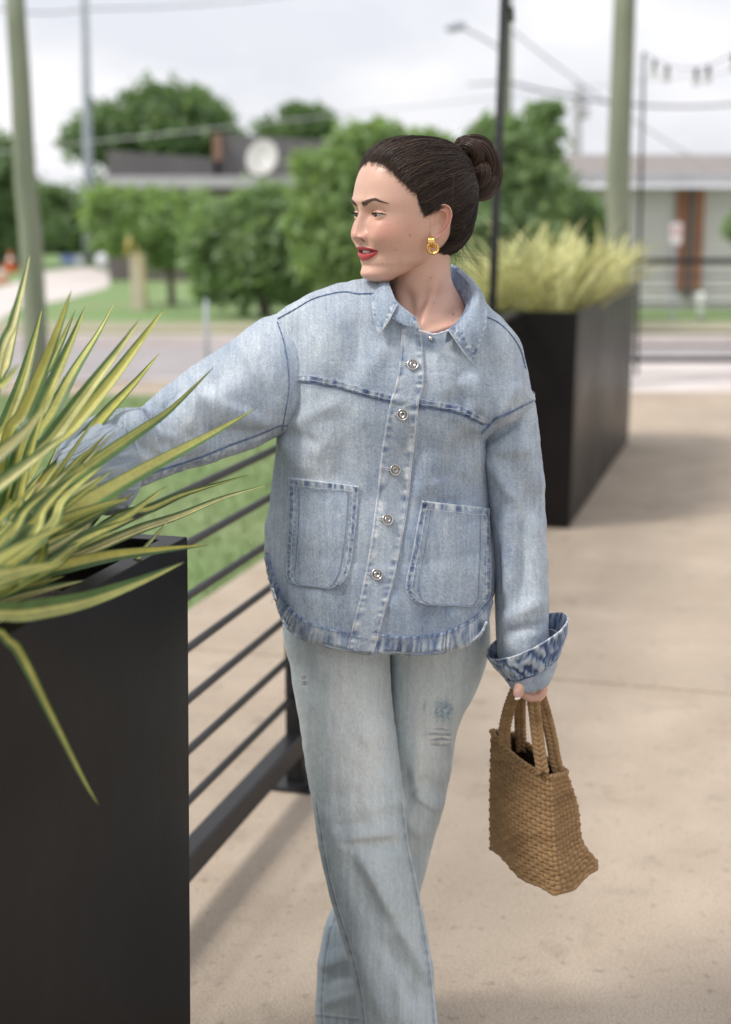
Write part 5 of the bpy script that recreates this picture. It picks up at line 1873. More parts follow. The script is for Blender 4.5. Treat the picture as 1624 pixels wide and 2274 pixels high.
# loose rip threads across the darned patch
rp_ = []
for k in range(34):
    x, y = 978 + rng.normal() * 11, rng.uniform(1612, 1658)
    w2 = rng.uniform(5, 16)
    q, nn = onto(BR, np.array([x - w2, x, x + w2]), np.array([y + rng.normal(), y + rng.normal() * 1.5, y + rng.normal()]), 0)
    rp_.append(q + nn * 0.0007)
v, f = tubes(np.array(rp_), np.full((len(rp_), 3), 0.00035), 4)
obj('rip_threads', v, f, M['thread'], jeans, kind='stuff')
rp_ = []
for k in range(16):
    x, y = 674 + rng.normal() * 4, rng.uniform(1496, 1520)
    w2 = rng.uniform(2, 6)
    q, nn = onto(BR, np.array([x - w2, x, x + w2]), np.array([y + rng.normal() * 2, y, y + rng.normal() * 2]), 0)
    rp_.append(q + nn * 0.0007)
v, f = tubes(np.array(rp_), np.full((len(rp_), 3), 0.00035), 4)
obj('rip_threads', v, f, M['thread'], jeans, kind='stuff')

# shoes, below the picture edge
M['shoe'] = nmat('tan leather', (0.35, 0.24, 0.15), (0.40, 0.28, 0.18), 20, 0.5)
for x0, Y0, z0 in ((P(893, 2400, 2.55)[0], 2.40, 0.0), (P(775, 2290, 2.8)[0], 2.63, 0.0)):
    V = []
    for k, (y, w_, h) in enumerate(((0.10, 0.022, 0.05), (0.07, 0.032, 0.075), (0.0, 0.036, 0.08), (-0.08, 0.042, 0.05), (-0.13, 0.040, 0.035), (-0.165, 0.022, 0.02), (-0.175, 0.004, 0.012))):
        for a in np.arange(16) * 2 * math.pi / 16:
            V.append((x0 + w_ * math.cos(a), Y0 + y, z0 + 0.012 + max(0, h * math.sin(a)) - (0.012 if math.sin(a) < 0 else 0)))
    obj('shoe', V, gridf(7, 16, True), M['shoe'], PX)
# ================================================================== the woman: body, head, hair
PSI = R(57)
HO = P(901, 504, 2.60)                                   # between the ears
HF = np.array([-math.sin(PSI), -math.cos(PSI), 0.0])     # face forward
HL = np.array([math.cos(PSI), -math.sin(PSI), 0.0])      # her left
HZ = np.array([0, 0, 1.0])


def h2w(f, l, z):
    return HO + KS * (np.asarray(f, float)[..., None] * HF + np.asarray(l, float)[..., None] * HL + np.asarray(z, float)[..., None] * HZ)


def w2h(p):
    d = (np.asarray(p) - HO) / KS
    return d @ HF, d @ HL, d[..., 2]


HT = np.array([  # z, front, back, half width, centre of widest point
    (.1405, -.004, -.012, .002, -.008), (.1385, .016, -.032, .020, -.008), (.134, .036, -.052, .037, -.009), (.120, .061, -.078, .057, -.010), (.100, .0785, -.094, .0680, -.012), (.080, .0875, -.101, .0735, -.014),
    (.060, .0920, -.104, .0755, -.014), (.043, .0935, -.104, .0752, -.012), (.024, .0890, -.101, .0735, -.008), (.000, .0885, -.096, .0712, -.002), (-.017, .0895, -.088, .0680, .002),
    (-.030, .0875, -.074, .0630, .006), (-.042, .0838, -.054, .0575, .013), (-.058, .0828, -.030, .0500, .023), (-.066, .0815, -.014, .0450, .029), (-.077, .0850, .010, .0370, .040),
    (-.084, .0820, .026, .0295, .047), (-.089, .0735, .034, .0210, .050), (-.0925, .058, .044, .004, .052)])


def head_section(z):
    o = np.argsort(HT[:, 0])
    zz = HT[o]
    g = [np.interp(z, zz[:, 0], zz[:, k]) for k in range(1, 5)]
    return g


nz_, mz_ = 420, 480
K = crom(HT, nz_)
for _c in (2, 3, 4):                   # ease the skull outline between the measured heights
    _k = np.pad(K[:, _c], 24, 'edge')
    _s = np.convolve(_k, np.hanning(49) / np.hanning(49).sum(), 'same')[24:-24]
    _w = np.clip((.10 - K[:, 0]) / .03, 0, 1) * np.clip((K[:, 0] + .086) / .012, 0, 1)
    K[:, _c] = K[:, _c] * (1 - _w) + _s * _w
zz = K[:, 0][:, None]
fmax, fmin, Wd, cc = [K[:, k][:, None] for k in range(1, 5)]
al = (np.arange(mz_) * 2 * math.pi / mz_)[None]
ca, sa = np.cos(al), np.sin(al)
pw = np.interp(zz, [-.09, -.06, -.03, 0.03, .08, .14], [2.0, 2.15, 2.25, 2.35, 2.2, 2.0])
pwf = 2 / pw
cf = np.sign(ca) * np.abs(ca) ** pwf
sf = np.sign(sa) * np.abs(sa) ** pwf
Fx = cc + np.where(ca > 0, (fmax - cc), (cc - fmin)) * cf
Lx = Wd * sf
Zx = zz + 0 * al
ga = lambda x, z, x0, z0, sx, sz: np.exp(-((x - x0) / sx) ** 2 - ((z - z0) / sz) ** 2)
ax_ = np.abs(Lx)
frontm = np.clip((Fx - 0.0) / 0.03, 0, 1)
d = np.zeros(Fx.shape)
d -= 0.0052 * ga(ax_, Zx, .031, .0215, .0165, .0105)         # sockets
d -= 0.0052 * ga(ax_, Zx, .0145, .0220, .0065, .0095)
d += 0.0030 * ga(ax_, Zx, .026, .0430, .0190, .0065)         # brow
d += 0.0030 * ga(ax_, Zx, .000, .0420, .0130, .0100)
d += 0.0050 * ga(ax_, Zx, .043, -.0040, .0170, .0150)        # cheekbones
d += 0.0055 * ga(ax_, Zx, .034, -.0190, .0170, .0170)
d += 0.0030 * ga(ax_, Zx, .050, -.0260, .0150, .0200)
d -= 0.0035 * ga(ax_, Zx, .047, -.0420, .0140, .0160)
d += 0.0022 * ga(ax_, Zx, .000, -.0330, .0220, .0140)        # muzzle
d -= 0.0020 * ga(ax_, Zx, .0285, -.0430, .0050, .0070)       # mouth corners
d += 0.0035 * ga(ax_, Zx, .000, -.0775, .0150, .0085)        # chin
d -= 0.0018 * ga(ax_, Zx, .000, -.0635, .0150, .0040)
# nose
hz = np.interp(Zx, [-.0262, -.0238, -.0212, -.0170, -.0115, -.004, .006, .015, .024, .031, .038], [0, .0042, .0120, .0186, .0194, .0162, .0126, .0094, .0058, .0034, 0])
sz_ = np.interp(Zx, [-.020, -.010, 0, .012, .028], [.0100, .0102, .0076, .0064, .0080])
d += hz * np.exp(-(ax_ / sz_) ** 2.4)
d += 0.0098 * ga(ax_, Zx, .0138, -.0158, .0058, .0060)       # wings
d -= 0.0150 * ga(ax_, Zx, .0080, -.0205, .0040, .0026)       # nostrils
d -= 0.0032 * ga(ax_, Zx, .0212, -.0165, .0028, .0075)
d -= 0.0016 * ga(ax_, Zx - 0.25 * (ax_ - .026), .0260, -.0240, .0040, .0050)       # wing crease
d -= 0.0014 * ga(ax_, Zx, .0, -.0265, .0030, .0050)          # philtrum
d += 0.0008 * ga(ax_, Zx, .0055, -.0275, .0022, .0050)


def lip_lines(x):
    x = np.abs(x)
    q = np.clip(1 - (x / 0.0302) ** 2, 0, 1)
    mid = -.0398 + 0.0016 * (x / .029) ** 2 + 0.0 * x
    up = mid + 0.0088 * q ** 0.75 - 0.0012 * np.exp(-(x / 0.0035) ** 2)
    lo = mid - 0.0166 * q ** 0.62
    return up, mid, lo


up_, mid_, lo_ = lip_lines(Lx)
q = np.clip(1 - (ax_ / 0.0302) ** 2, 0, 1)
tu = np.clip((Zx - mid_) / (up_ - mid_ + 1e-6), 0, 1)
tl = np.clip((mid_ - Zx) / (mid_ - lo_ + 1e-6), 0, 1)
inu = (Zx >= mid_) & (Zx < up_ + .002) & (ax_ < .0302)
inl = (Zx < mid_) & (Zx > lo_ - .002) & (ax_ < .0302)
d += np.where(inu, 0.0048 * q ** 0.6 * np.sin(np.clip((Zx - mid_) / (up_ - mid_ + .002), 0, 1) * math.pi * 0.92 + .25).clip(0), 0)
d += np.where(inl, 0.0058 * q ** 0.6 * np.sin(np.clip((mid_ - Zx) / (mid_ - lo_ + .002), 0, 1) * math.pi).clip(0) ** 0.8, 0)
d -= 0.0085 * q ** 0.5 * np.exp(-((Zx - mid_ + 0.0010) / (0.0007 + 0.0016 * q ** 2)) ** 2) * (ax_ < .0302)   # parted lips
Fx = Fx + d * frontm
# eyelids over the eyeballs
ER, EX, EZ, EF = 0.0122, 0.0305, 0.0204, 0.0698
for sx in (-1, 1):
    r2 = (ER + 0.0016) ** 2 - (Lx - sx * EX) ** 2 - ((Zx - EZ) * 1.0) ** 2
    lid = EF + np.sqrt(np.clip(r2, 0, None))
    k = 0.0025
    m_ = (r2 > 0) & (Fx > 0.03)
    hblend = np.clip(0.5 + 0.5 * (lid - Fx) / k, 0, 1)
    mx_ = Fx * (1 - hblend) + lid * hblend + k * hblend * (1 - hblend)
    Fx = np.where(m_, mx_, Fx)


def eye_open(x, z):
    """>0 inside the almond; x positive outwards"""
    t = (x - 0.0165) / (0.0455 - 0.0165)
    base = 0.0186 + 0.0026 * t
    tt = np.clip(t, 0, 1)
    up = base + 0.0040 * (np.sin(math.pi * tt ** 0.85)) ** 0.75
    lo = base - 0.0022 * (np.sin(math.pi * tt ** 1.15)) ** 0.8
    return np.where((t > 0) & (t < 1), np.minimum(up - z, z - lo), -1), up, lo


op, upz, loz = eye_open(ax_, Zx)
fo = (Fx > 0.03)
Fx = np.where(fo & (op > 0.0002), Fx - 0.0055 * np.clip(op / 0.0008, 0, 1), Fx)
Fx += fo * 0.0009 * np.exp(-((Zx - upz - 0.0012) / 0.0011) ** 2) * ((ax_ > .0165) & (ax_ < .047))
Fx -= fo * 0.0022 * np.exp(-((Zx - upz - 0.0036) / 0.0009) ** 2) * ((ax_ > .0175) & (ax_ < .0465))   # lid crease
HG = h2w(Fx, Lx, Zx)
BH0 = bvh_of((HG[::2, ::2], True))

NR = [(884, 520, 1000, 520, 2.630, .050, .055), (876, 560, 999, 556, 2.625, .052, .055), (867, 598, 1000, 590, 2.625, .054, .055), (864, 632, 1003, 618, 2.628, .056, .055), (862, 662, 1014, 645, 2.632, .062, .06), (856, 690, 1036, 676, 2.635, .076, .07),
      (840, 720, 1066, 704, 2.637, .098, .08), (800, 750, 1100, 738, 2.64, .112, .09), (745, 790, 1120, 790, 2.64, .122, .10), (700, 840, 1110, 850, 2.64, .124, .10), (690, 950, 1040, 950, 2.64, .122, .10), (690, 1100, 1040, 1100, 2.64, .115, .10),
      (680, 1250, 1045, 1250, 2.64, .115, .10), (670, 1400, 1050, 1400, 2.64, .105, .10)]
NG = loft(NR, 300, 240, 2.15)
NG = folds(NG, [(975, 600, 932, 735, 13, .006, .2), (955, 640, 925, 720, 9, -.003), (905, 640, 925, 735, 12, -.004), (1030, 715, 940, 745, 9, .0045), (1020, 690, 960, 720, 12, -.004), (880, 640, 900, 730, 10, .003)], (0.0004, 60), seed=4.0)

# ear: a solid shell with helix, antihelix, concha and lobe
OUTL = np.array([(846, 880), (838, 830), (848, 770), (872, 712), (915, 683), (965, 680), (1005, 702), (1024, 748), (1018, 800), (996, 858), (962, 908), (925, 946), (893, 969), (862, 965), (842, 930)], float)
ec = np.array([922.0, 812.0])
oa = np.arctan2(-(OUTL[:, 1] - ec[1]), OUTL[:, 0] - ec[0])
orr = np.hypot(*(OUTL - ec).T)
s_ = np.argsort(oa)
oa, orr = oa[s_], orr[s_]
ne, me_ = 60, 160
ea = np.linspace(-math.pi, math.pi, me_, endpoint=False)
er = np.interp(ea, np.r_[oa[-1] - 2 * math.pi, oa, oa[0] + 2 * math.pi], np.r_[orr[-1], orr, orr[0]])
er = (np.roll(er, 1) + er * 2 + np.roll(er, -1)) / 4
tt = np.linspace(0, 1, ne)[:, None]
lobe = np.exp(-((ea + 2.0) / 0.55) ** 2)[None]
frontk = np.exp(-((np.abs(ea) - math.pi) / 0.55) ** 2)[None]
hprof = -0.0105 * np.exp(-((tt - .12) / .33) ** 2) * (1 - .5 * lobe) + 0.0035 * np.exp(-((tt - .60) / .10) ** 2) * (1 - lobe) * (1 - frontk) - 0.0020 * np.exp(-((tt - .77) / .06) ** 2) * (1 - lobe) * (1 - frontk) \
    + 0.0050 * np.exp(-((tt - .92) / .075) ** 2) * (1 - .8 * lobe) * (1 - .6 * frontk) + 0.0030 * frontk * np.exp(-((tt - .75) / .2) ** 2)
hprof = hprof - 0.004 * np.clip((tt - .965) / .035, 0, 1) ** 2
SCL = 0.2735 / 1315
A2 = er[None] * tt * np.cos(ea)[None] * SCL
B2 = er[None] * tt * np.sin(ea)[None] * SCL


def ear_pts(hp, side, A2, B2):
    flare = R(24)
    e = -HF * math.cos(flare) + HL * side * math.sin(flare)
    nn = HF * math.sin(flare) * 1.0 + HL * side * math.cos(flare)
    c = h2w(-0.0165, 0.0775 * side, (504 - (266.5 + 812 * .2735)) / 1315)
    return c + KS * (A2[..., None] * e + B2[..., None] * HZ + hp[..., None] * nn)


ears = []
for side in (1, -1):
    top = ear_pts(hprof, side, A2, B2)
    bt = ear_pts(np.minimum(hprof, 0) * 0.5 - 0.0042 - 0.002 * (1 - tt), side, A2 * 0.985, B2 * 0.985)
    V = np.concatenate([top, bt[::-1]])
    ears.append((V.reshape(-1, 3), gridf(len(V), me_, True)))
    root = h2w(-0.006, 0.068 * side, 0.0)

# left hand holding the bag handles, right hand reaching into the leaves; arms run up inside the sleeves


def limb(pts, r, k=18, n=None):
    pts = crom(np.array(pts, float), n or len(pts) * 8)
    rr = crom(np.array(r, float)[:, None], len(pts))[:, 0]
    V, F = tube(pts, rr, k)
    c0, c1 = pts[0], pts[-1]
    return V, F


def ell(c, ax, k=14):
    """ellipsoid with axes ax (3 vectors)"""
    th = np.linspace(0, math.pi, k)
    ph = np.arange(2 * k) * math.pi / k
    V = np.array([np.array(c) + np.array(ax[0]) * math.sin(t) * math.cos(p) + np.array(ax[1]) * math.sin(t) * math.sin(p) + np.array(ax[2]) * math.cos(t) for t in th for p in ph])
    return V, [tuple(q) for q in gridf(k, 2 * k, True)]


def remesh(parts, vox, smooth=2, name='body'):
    V, F = join(*parts)
    me = bpy.data.meshes.new('tmp')
    me.from_pydata([tuple(x) for x in V], [], F)
    o = bpy.data.objects.new('tmp', me)
    COL.objects.link(o)
    m = o.modifiers.new('r', 'REMESH')
    m.mode = 'VOXEL'
    m.voxel_size = vox
    if smooth:
        s = o.modifiers.new('s', 'SMOOTH')
        s.factor = 0.5
        s.iterations = smooth
    bpy.context.view_layer.update()
    ev = o.evaluated_get(bpy.context.evaluated_depsgraph_get())
    m2 = ev.to_mesh()
    n = len(m2.vertices)
    co = np.zeros(n * 3)
    m2.vertices.foreach_get('co', co)
    fl = [tuple(p.vertices) for p in m2.polygons]
    ev.to_mesh_clear()
    bpy.data.objects.remove(o)
    return co.reshape(-1, 3), fl


def capgrid(Gd):
    n, m = Gd.shape[:2]
    V = Gd.reshape(-1, 3)
    return V, [tuple(q) for q in gridf(n, m, True)] + [tuple(range(m - 1, -1, -1)), tuple((n - 1) * m + j for j in range(m))]


hv, hf = remesh([capgrid(HG), capgrid(NG)] + [(v, [tuple(q) for q in f]) for v, f in ears], 0.00115, 2)

Q = P
hand_l = [
    limb([Q(1150, 1180, 2.60), Q(1160, 1330, 2.575), Q(1172, 1450, 2.555), Q(1178, 1478, 2.55)], [.042, .036, .027, .025]),
    ell(Q(1184, 1496, 2.548), [np.array([.017, 0, .004]), np.array([0, .040, .002]), np.array([.004, 0, .040])]),
]
for k, (dy, ln_, rr) in enumerate(((-.030, 1.0, .0085), (-.010, 1.08, .0088), (.010, 1.0, .0083), (.029, .85, .0072))):
    y = 2.548 + dy
    hand_l.append(limb([Q(1190, 1495, y), Q(1200, 1518, y), Q(1204, 1531, y - .001), Q(1195, 1545 + 3 * (k == 1), y - .002), Q(1176, 1547, y - .002), Q(1160, 1538, y - .002), Q(1155, 1530, y - .001)], [rr * 1.15, rr * 1.15, rr * 1.1, rr, rr * .98, rr * .9, rr * .55], n=50))
hand_l.append(limb([Q(1186, 1478, 2.535), Q(1172, 1497, 2.515), Q(1160, 1514, 2.503), Q(1154, 1529, 2.498), Q(1150, 1543, 2.496), Q(1149, 1549, 2.497)], [.0135, .0125, .0105, .0098, .0078, .0035], n=50))
rhx = [(170, 1050), (135, 1068), (112, 1080)]
hand_r = [
    limb([Q(560, 860, 2.60), Q(420, 940, 2.50), Q(330, 990, 2.42), Q(240, 1030, 2.32), Q(175, 1052, 2.26), Q(155, 1062, 2.245)], [.050, .045, .040, .032, .025, .024]),
    ell(Q(128, 1080, 2.215), [np.array([-.040, -.018, -.012]), np.array([.010, -.030, .020]), np.array([.002, .010, .012])]),
]
for k in range(4):
    o_ = np.array([.008, -.022, .012]) * (1.5 - k) / 1.5
    b0_ = Q(112, 1090, 2.20) + o_
    dr = np.array([-.62, -.35, -.25 - .05 * k])
    L_ = (.060, .068, .064, .050)[k]
    hand_r.append(limb([b0_, b0_ + dr * L_ * .45, b0_ + dr * L_ * .95 + [0, 0, -.010], b0_ + dr * L_ * 1.15 + [0, 0, -.024]], [.0092, .0088, .0078, .0045], n=40))
b0_ = Q(140, 1090, 2.21)
hand_r.append(limb([b0_, b0_ + [-.010, -.020, -.022], b0_ + [-.030, -.030, -.040], b0_ + [-.045, -.034, -.046]], [.012, .0105, .009, .005], n=40))
av, af = remesh(hand_l, 0.0014, 2)
bv, bf = remesh(hand_r, 0.0020, 2)
# legs inside the jeans, simple
lg = [limb([Q(760, 1330, 2.64), Q(770, 1600, 2.62), Q(810, 1850, 2.58), Q(880, 2150, 2.60), Q(890, 2350, 2.60)], [.07, .062, .048, .038, .03], 16),
      limb([Q(960, 1330, 2.66), Q(940, 1600, 2.69), Q(885, 1850, 2.74), Q(785, 2150, 2.79), Q(775, 2240, 2.80)], [.07, .050, .042, .035, .03], 16)]
lv, lf = join(*lg)

SK = np.array([0.65, 0.400, 0.312])


def skin_col(V):
    f_, l_, z_ = w2h(V)
    al_ = np.abs(l_)
    c = np.tile(SK, (len(V), 1))
    head = (z_ > -.10)
    g_ = lambda x0, z0, sx, sz: np.exp(-((al_ - x0) / sx) ** 2 - ((z_ - z0) / sz) ** 2) * head * (f_ > .02)
    mixc = lambda c, k, t: c * (1 - k[:, None]) + np.array(t) * k[:, None]
    c = mixc(c, 0.60 * g_(.046, -.004, .024, .018), (.62, .27, .21))
    c = mixc(c, 0.30 * g_(.030, -.028, .018, .012), (.60, .28, .21))
    c = mixc(c, 0.38 * g_(.0, -.012, .013, .008), (.58, .26, .20))
    c = mixc(c, 0.35 * g_(.031, .031, .016, .007), (.50, .29, .22))       # lids
    c = mixc(c, 0.25 * g_(.0, .075, .05, .03), (.68, .45, .35))
    c = mixc(c, 0.2 * g_(.0, -.08, .02, .012), (.58, .30, .23))
    ear = np.clip((al_ - .0735) / .004, 0, 1) * (z_ > -.045) * (z_ < .05) * np.clip((.004 - f_) / .008, 0, 1) * (f_ > -.07)
    c = mixc(c, 0.45 * ear, (.60, .25, .20))
    u_, m_, o_ = lip_lines(l_)
    lip = np.clip((u_ - z_) / .0008, 0, 1) * np.clip((z_ - o_) / .0008, 0, 1) * (al_ < .0302) * (f_ > .06) * head
    c = mixc(c, lip, (.38, .040, .050))
    low = np.clip((m_ - z_) / .006, 0, 1) * lip
    c = mixc(c, 0.55 * low, (.52, .085, .095))
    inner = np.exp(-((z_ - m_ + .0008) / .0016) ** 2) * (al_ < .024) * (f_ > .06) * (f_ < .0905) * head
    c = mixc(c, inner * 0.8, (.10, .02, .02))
    n1 = fbm(V[:, 0] * 60, V[:, 1] * 60, V[:, 2] * 60, 3)
    c *= (1 + 0.05 * n1)[:, None]
    # freckles and moles
    r_ = np.random.default_rng(12)
    for _ in range(70):
        a_, b_ = r_.uniform(-.06, .06), r_.uniform(-.06, .03)
        s2 = r_.uniform(.0005, .0011)
        k = np.exp(-((l_ - a_) / s2) ** 2 - ((z_ - b_) / s2) ** 2) * (f_ > .03) * r_.uniform(.12, .35)
        c = mixc(c, k * (1 - lip), (.32, .14, .09))
    mx2, my2 = proj(V)
    for (x, y, s2, k0) in ((957, 617, 1.8, .7), (964, 672, 1.5, .6), (1007, 698, 2.6, .75), (1006, 712, 1.8, .6), (880, 555, 1.8, .55), (911, 523, 2.6, .5), (859, 577, 1.6, .55), (850, 585, 1.4, .5), (840, 626, 1.4, .4), (1021, 683, 1.4, .6), (965, 520, 1.3, .5)):
        k = np.exp(-(((mx2 - x) ** 2 + (my2 - y) ** 2) / s2 ** 2)) * k0 * (V[:, 1] < HO[1] + .03)
        c = mixc(c, k, (.26, .10, .07))
    return c


M['skin'] = attr_mat('skin', 0.40, 500, 0.06, 0.05, 1100, spec=0.42)
b = M['skin'].node_tree.nodes['Principled BSDF']
b.inputs['Subsurface Weight'].default_value = 0.28
b.inputs['Subsurface Radius'].default_value = (1.0, 0.35, 0.2)
b.inputs['Subsurface Scale'].default_value = 0.006
allv, allf = join((hv, hf), (av, af), (bv, bf), (lv, lf))
colb = skin_col(allv)
body = obj('body', allv, allf, M['skin'], PX, col=colb)
BB = BVHTree.FromPolygons([Vector(x) for x in hv], hf)

# nails
M['nail'] = mat('pink nail', (0.62, 0.38, 0.34), 0.2)
nc = Q(1150, 1541, 2.487)
obj('nail', *ell(nc, [np.array([.0058, 0.0, .0008]), np.array([0, .0022, 0]), np.array([-.001, -.0008, .0085])]), M['nail'], body)
obj('nail_tip', *ell(nc - np.array([0, 0, .0078]), [np.array([.0050, 0.0, .0008]), np.array([0, .0014, 0]), np.array([0, 0, .0028])]), mat('pale nail tip', (0.8, 0.72, 0.66), 0.25), body)

# eyes
M['eye'] = mat('eye', (0.46, 0.42, 0.41), 0.08)
M['iris'] = nmat('brown iris', (0.028, 0.014, 0.008), (0.06, 0.03, 0.016), 900, 0.15)
for sx in (1, -1):
    c = h2w(EF, EX * sx, EZ)
    gz = HF * math.cos(R(15)) - HL * math.sin(R(15)) + np.array([0, 0, -0.03])
    gz /= np.linalg.norm(gz)
    e1 = np.cross(gz, HZ)
    e1 /= np.linalg.norm(e1)
    e2 = np.cross(e1, gz)
    th = np.r_[np.linspace(0, R(32), 14), np.linspace(R(36), math.pi, 20)]
    ph = np.arange(36) * 2 * math.pi / 36
    V = np.array([c + KS * ER * (gz * math.cos(t) * (1.03 if t < R(32) else 1) + (e1 * math.cos(p) + e2 * math.sin(p)) * math.sin(t)) for t in th for p in ph])
    o = obj('eye', V, gridf(len(th), 36, True), M['eye'], PX)
    o.data.materials.append(M['iris'])
    o.data.materials.append(mat('pupil', (0.004, 0.004, 0.004), 0.05))
    ri = np.repeat(np.arange(len(th) - 1), 36)
    o.data.polygons.foreach_set('material_index', np.where(th[ri] < R(11), 2, np.where(th[ri] < R(31), 1, 0)))

# dark ellipsoid painting the shade inside the near nose opening
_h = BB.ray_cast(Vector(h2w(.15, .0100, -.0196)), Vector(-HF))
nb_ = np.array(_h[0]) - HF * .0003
obj('nostril_shade', *ell(nb_, [HF * .0056 - HL * .0012, HL * .0040 + HF * .001, HZ * .0020 + HF * .0003], 10), mat('painted nostril shade', (0.09, 0.025, 0.02), 0.8), PX)

# teeth
tx = np.linspace(-.019, .019, 30)
V = []
for z_ in (-.0365, -.0422):
    V.append(h2w(.0852 - 0.0150 * (tx / .019) ** 2, tx, np.full(30, z_)))
V = np.array(V)
o = obj('teeth', V.reshape(-1, 3), gridf(2, 30), mat('teeth', (0.74, 0.70, 0.64), 0.25), PX)

# brows and lashes
M['brow'] = mat('brow hair', (0.10, 0.062, 0.050), 0.6)
M['lash'] = mat('lash', (0.008, 0.006, 0.006), 0.6)


def face_hit(l, z, off=0.0):
    o_ = h2w(.15, l, z)
    h = BB.ray_cast(Vector(o_), Vector(-HF))
    if h[0] is None:
        return h2w(.09, l, z)
    return np.array(h[0]) + np.array(h[1]) * off


for sx in (1, -1):
    st_ = []
    for k in range(250):
        t = rng.random()
        x = .0095 + t * .0385
        zc = np.interp(t, [0, .35, .62, 1], [.0362, .0420, .0462, .0412])
        wd_ = np.interp(t, [0, .2, .6, 1], [.0034, .0040, .0026, .0006])
        z_ = zc + rng.uniform(-wd_, wd_)
        dx = np.interp(t, [0, .3, 1], [.0015, .0045, .0055])
        dz = np.interp(t, [0, .3, .6, 1], [.0050, .0024, .0004, -.0022]) + (zc - z_) * .3
        a = face_hit(x * sx, z_, .0002)
        b_ = face_hit((x + dx * .5) * sx, z_ + dz * .6, .0009)
        c_ = face_hit((x + dx) * sx, z_ + dz, .0007)
        st_.append([a, b_, c_])
    v, f = tubes(np.array(st_), np.tile([.00020, .00019, .00008], (len(st_), 1)), 3)
    obj('eyebrow', v, f, M['brow'], PX)
    st_ = []
    ctr = []
    for t in np.linspace(0.04, 1.0, 46):
        x = .0165 + t * .0290
        _, up, lo = eye_open(np.array(x - 1e-5), np.array(0.0))
        c0 = h2w(EF, x * sx, float(up))
        rad = math.sqrt(max(1e-9, (ER + .0016) ** 2 - (x - EX) ** 2 - (float(up) - EZ) ** 2))
        p = h2w(EF + rad + .0011, x * sx, float(up) + .0001)
        ctr.append(p)
        ln_ = .0030 + .0022 * t
        out = HF * (0.9 - .2 * t) + HL * sx * (t - .25) * .9 + HZ * .22
        for q in range(2):
            o_ = out + rng.normal(size=3) * .12
            p_ = p + rng.normal(size=3) * .0003
            st_.append([p_, p_ + (HF * .8 + HL * sx * (t - .25) * .6) * ln_ * .5, p_ + o_ * ln_ * .9])
    v, f = tubes(np.array(st_), np.tile([.00026, .0002, .00008], (len(st_), 1)), 3)
    obj('eyelashes', v, f, M['lash'], PX)
    ctr = np.array(ctr)
    obj('lash_line', *tube(ctr, np.interp(np.linspace(0, 1, len(ctr)), [0, .5, 1], [.0003, .0006, .0006]), 6), M['lash'], PX)

# ------------------------------------------------------------------ hair
AT = [(-180, -.052), (-128, -.046), (-119, -.012), (-110, .020), (-100, .036), (-86, .034), (-81, .020), (-77, .027), (-72, .040), (-70, .054), (-61, .064), (-41, .091), (-26, .103), (0, .108), (26, .104), (41, .092), (61, .065), (70, .055), (72, .042), (77, .028), (81, .018), (86, .034), (100, .036), (110, .020), (119, -.012), (128, -.046), (180, -.052)]
HC = np.array([-.012, 0.0, .040])
BUNB = np.array([-.112, .012, .092])


def hairline(al_):
    return np.interp(al_, [a for a, b in AT], [b for a, b in AT])


def scalp(fv, lv_, zv, off):
    """push points in head coordinates out to the skull plus hair depth"""
    D = np.stack([fv, lv_, zv], -1) - HC
    D /= np.linalg.norm(D, axis=-1)[..., None]
    sh = D.shape[:-1]
    Dw = D[..., 0:1] * HF + D[..., 1:2] * HL + D[..., 2:3] * HZ
    cw = Vector(h2w(*HC))
    out = np.zeros(sh)
    for ix in np.ndindex(sh):
        h = BH0.ray_cast(cw, Vector(Dw[ix]))
        out[ix] = (h[3] / KS if h[0] is not None else .09)
    return out, D


def lift(D):
    """hair depth by direction: thin at the front, full towards the crown and back"""
    bk = np.clip((-D[..., 0] - 0.05) / 0.85, 0, 1)
    s_ = bk * bk * (3 - 2 * bk)
    top = np.clip(D[..., 2] - .3, 0, 1)
    nearear = np.exp(-((D[..., 0] + .03) / .30) ** 2) * np.clip(1 - (D[..., 2] - .0) / .35, 0, 1)
    return .0030 + (.0185 * s_ + .006 * top * (1 - s_)) * (1 - .85 * nearear)


# cap
na, nh = 200, 90
aa = np.linspace(-180, 180, na)
cap = np.zeros((nh, na, 3))
for i, a in enumerate(aa):
    zl = hairline(a) + .003
    zr = np.linspace(0, 1, nh)
    zc = zl + (.139 - zl) * (1 - (1 - zr) ** 1.6)
    fm, fn, W_, c_ = head_section(zc)
    ca, sa = math.cos(R(a)), math.sin(R(a))
    f_ = c_ + np.where(ca > 0, fm - c_, c_ - fn) * np.sign(ca) * abs(ca) ** .88
    l_ = W_ * np.sign(sa) * abs(sa) ** .88
    cap[:, i] = np.stack([f_, l_, zc], -1)
rr, D = scalp(cap[..., 0], cap[..., 1], cap[..., 2], 0)
edge_t = np.clip(np.linspace(0, 1, nh)[:, None] / .30, 0, 1)
capl = HC + D * (rr + (np.maximum(lift(D) - .0022, .0002) * edge_t + .0001))[..., None]
capw = h2w(capl[..., 0], capl[..., 1], capl[..., 2])
M['haircap'] = nmat('dark brown hair under layer', (0.016, 0.010, 0.008), (0.030, 0.018, 0.013), 60, 0.55, stretch=(1, 1, 1))
hair = obj('hair', capw.reshape(-1, 3), gridf(nh, na), M['haircap'], PX)

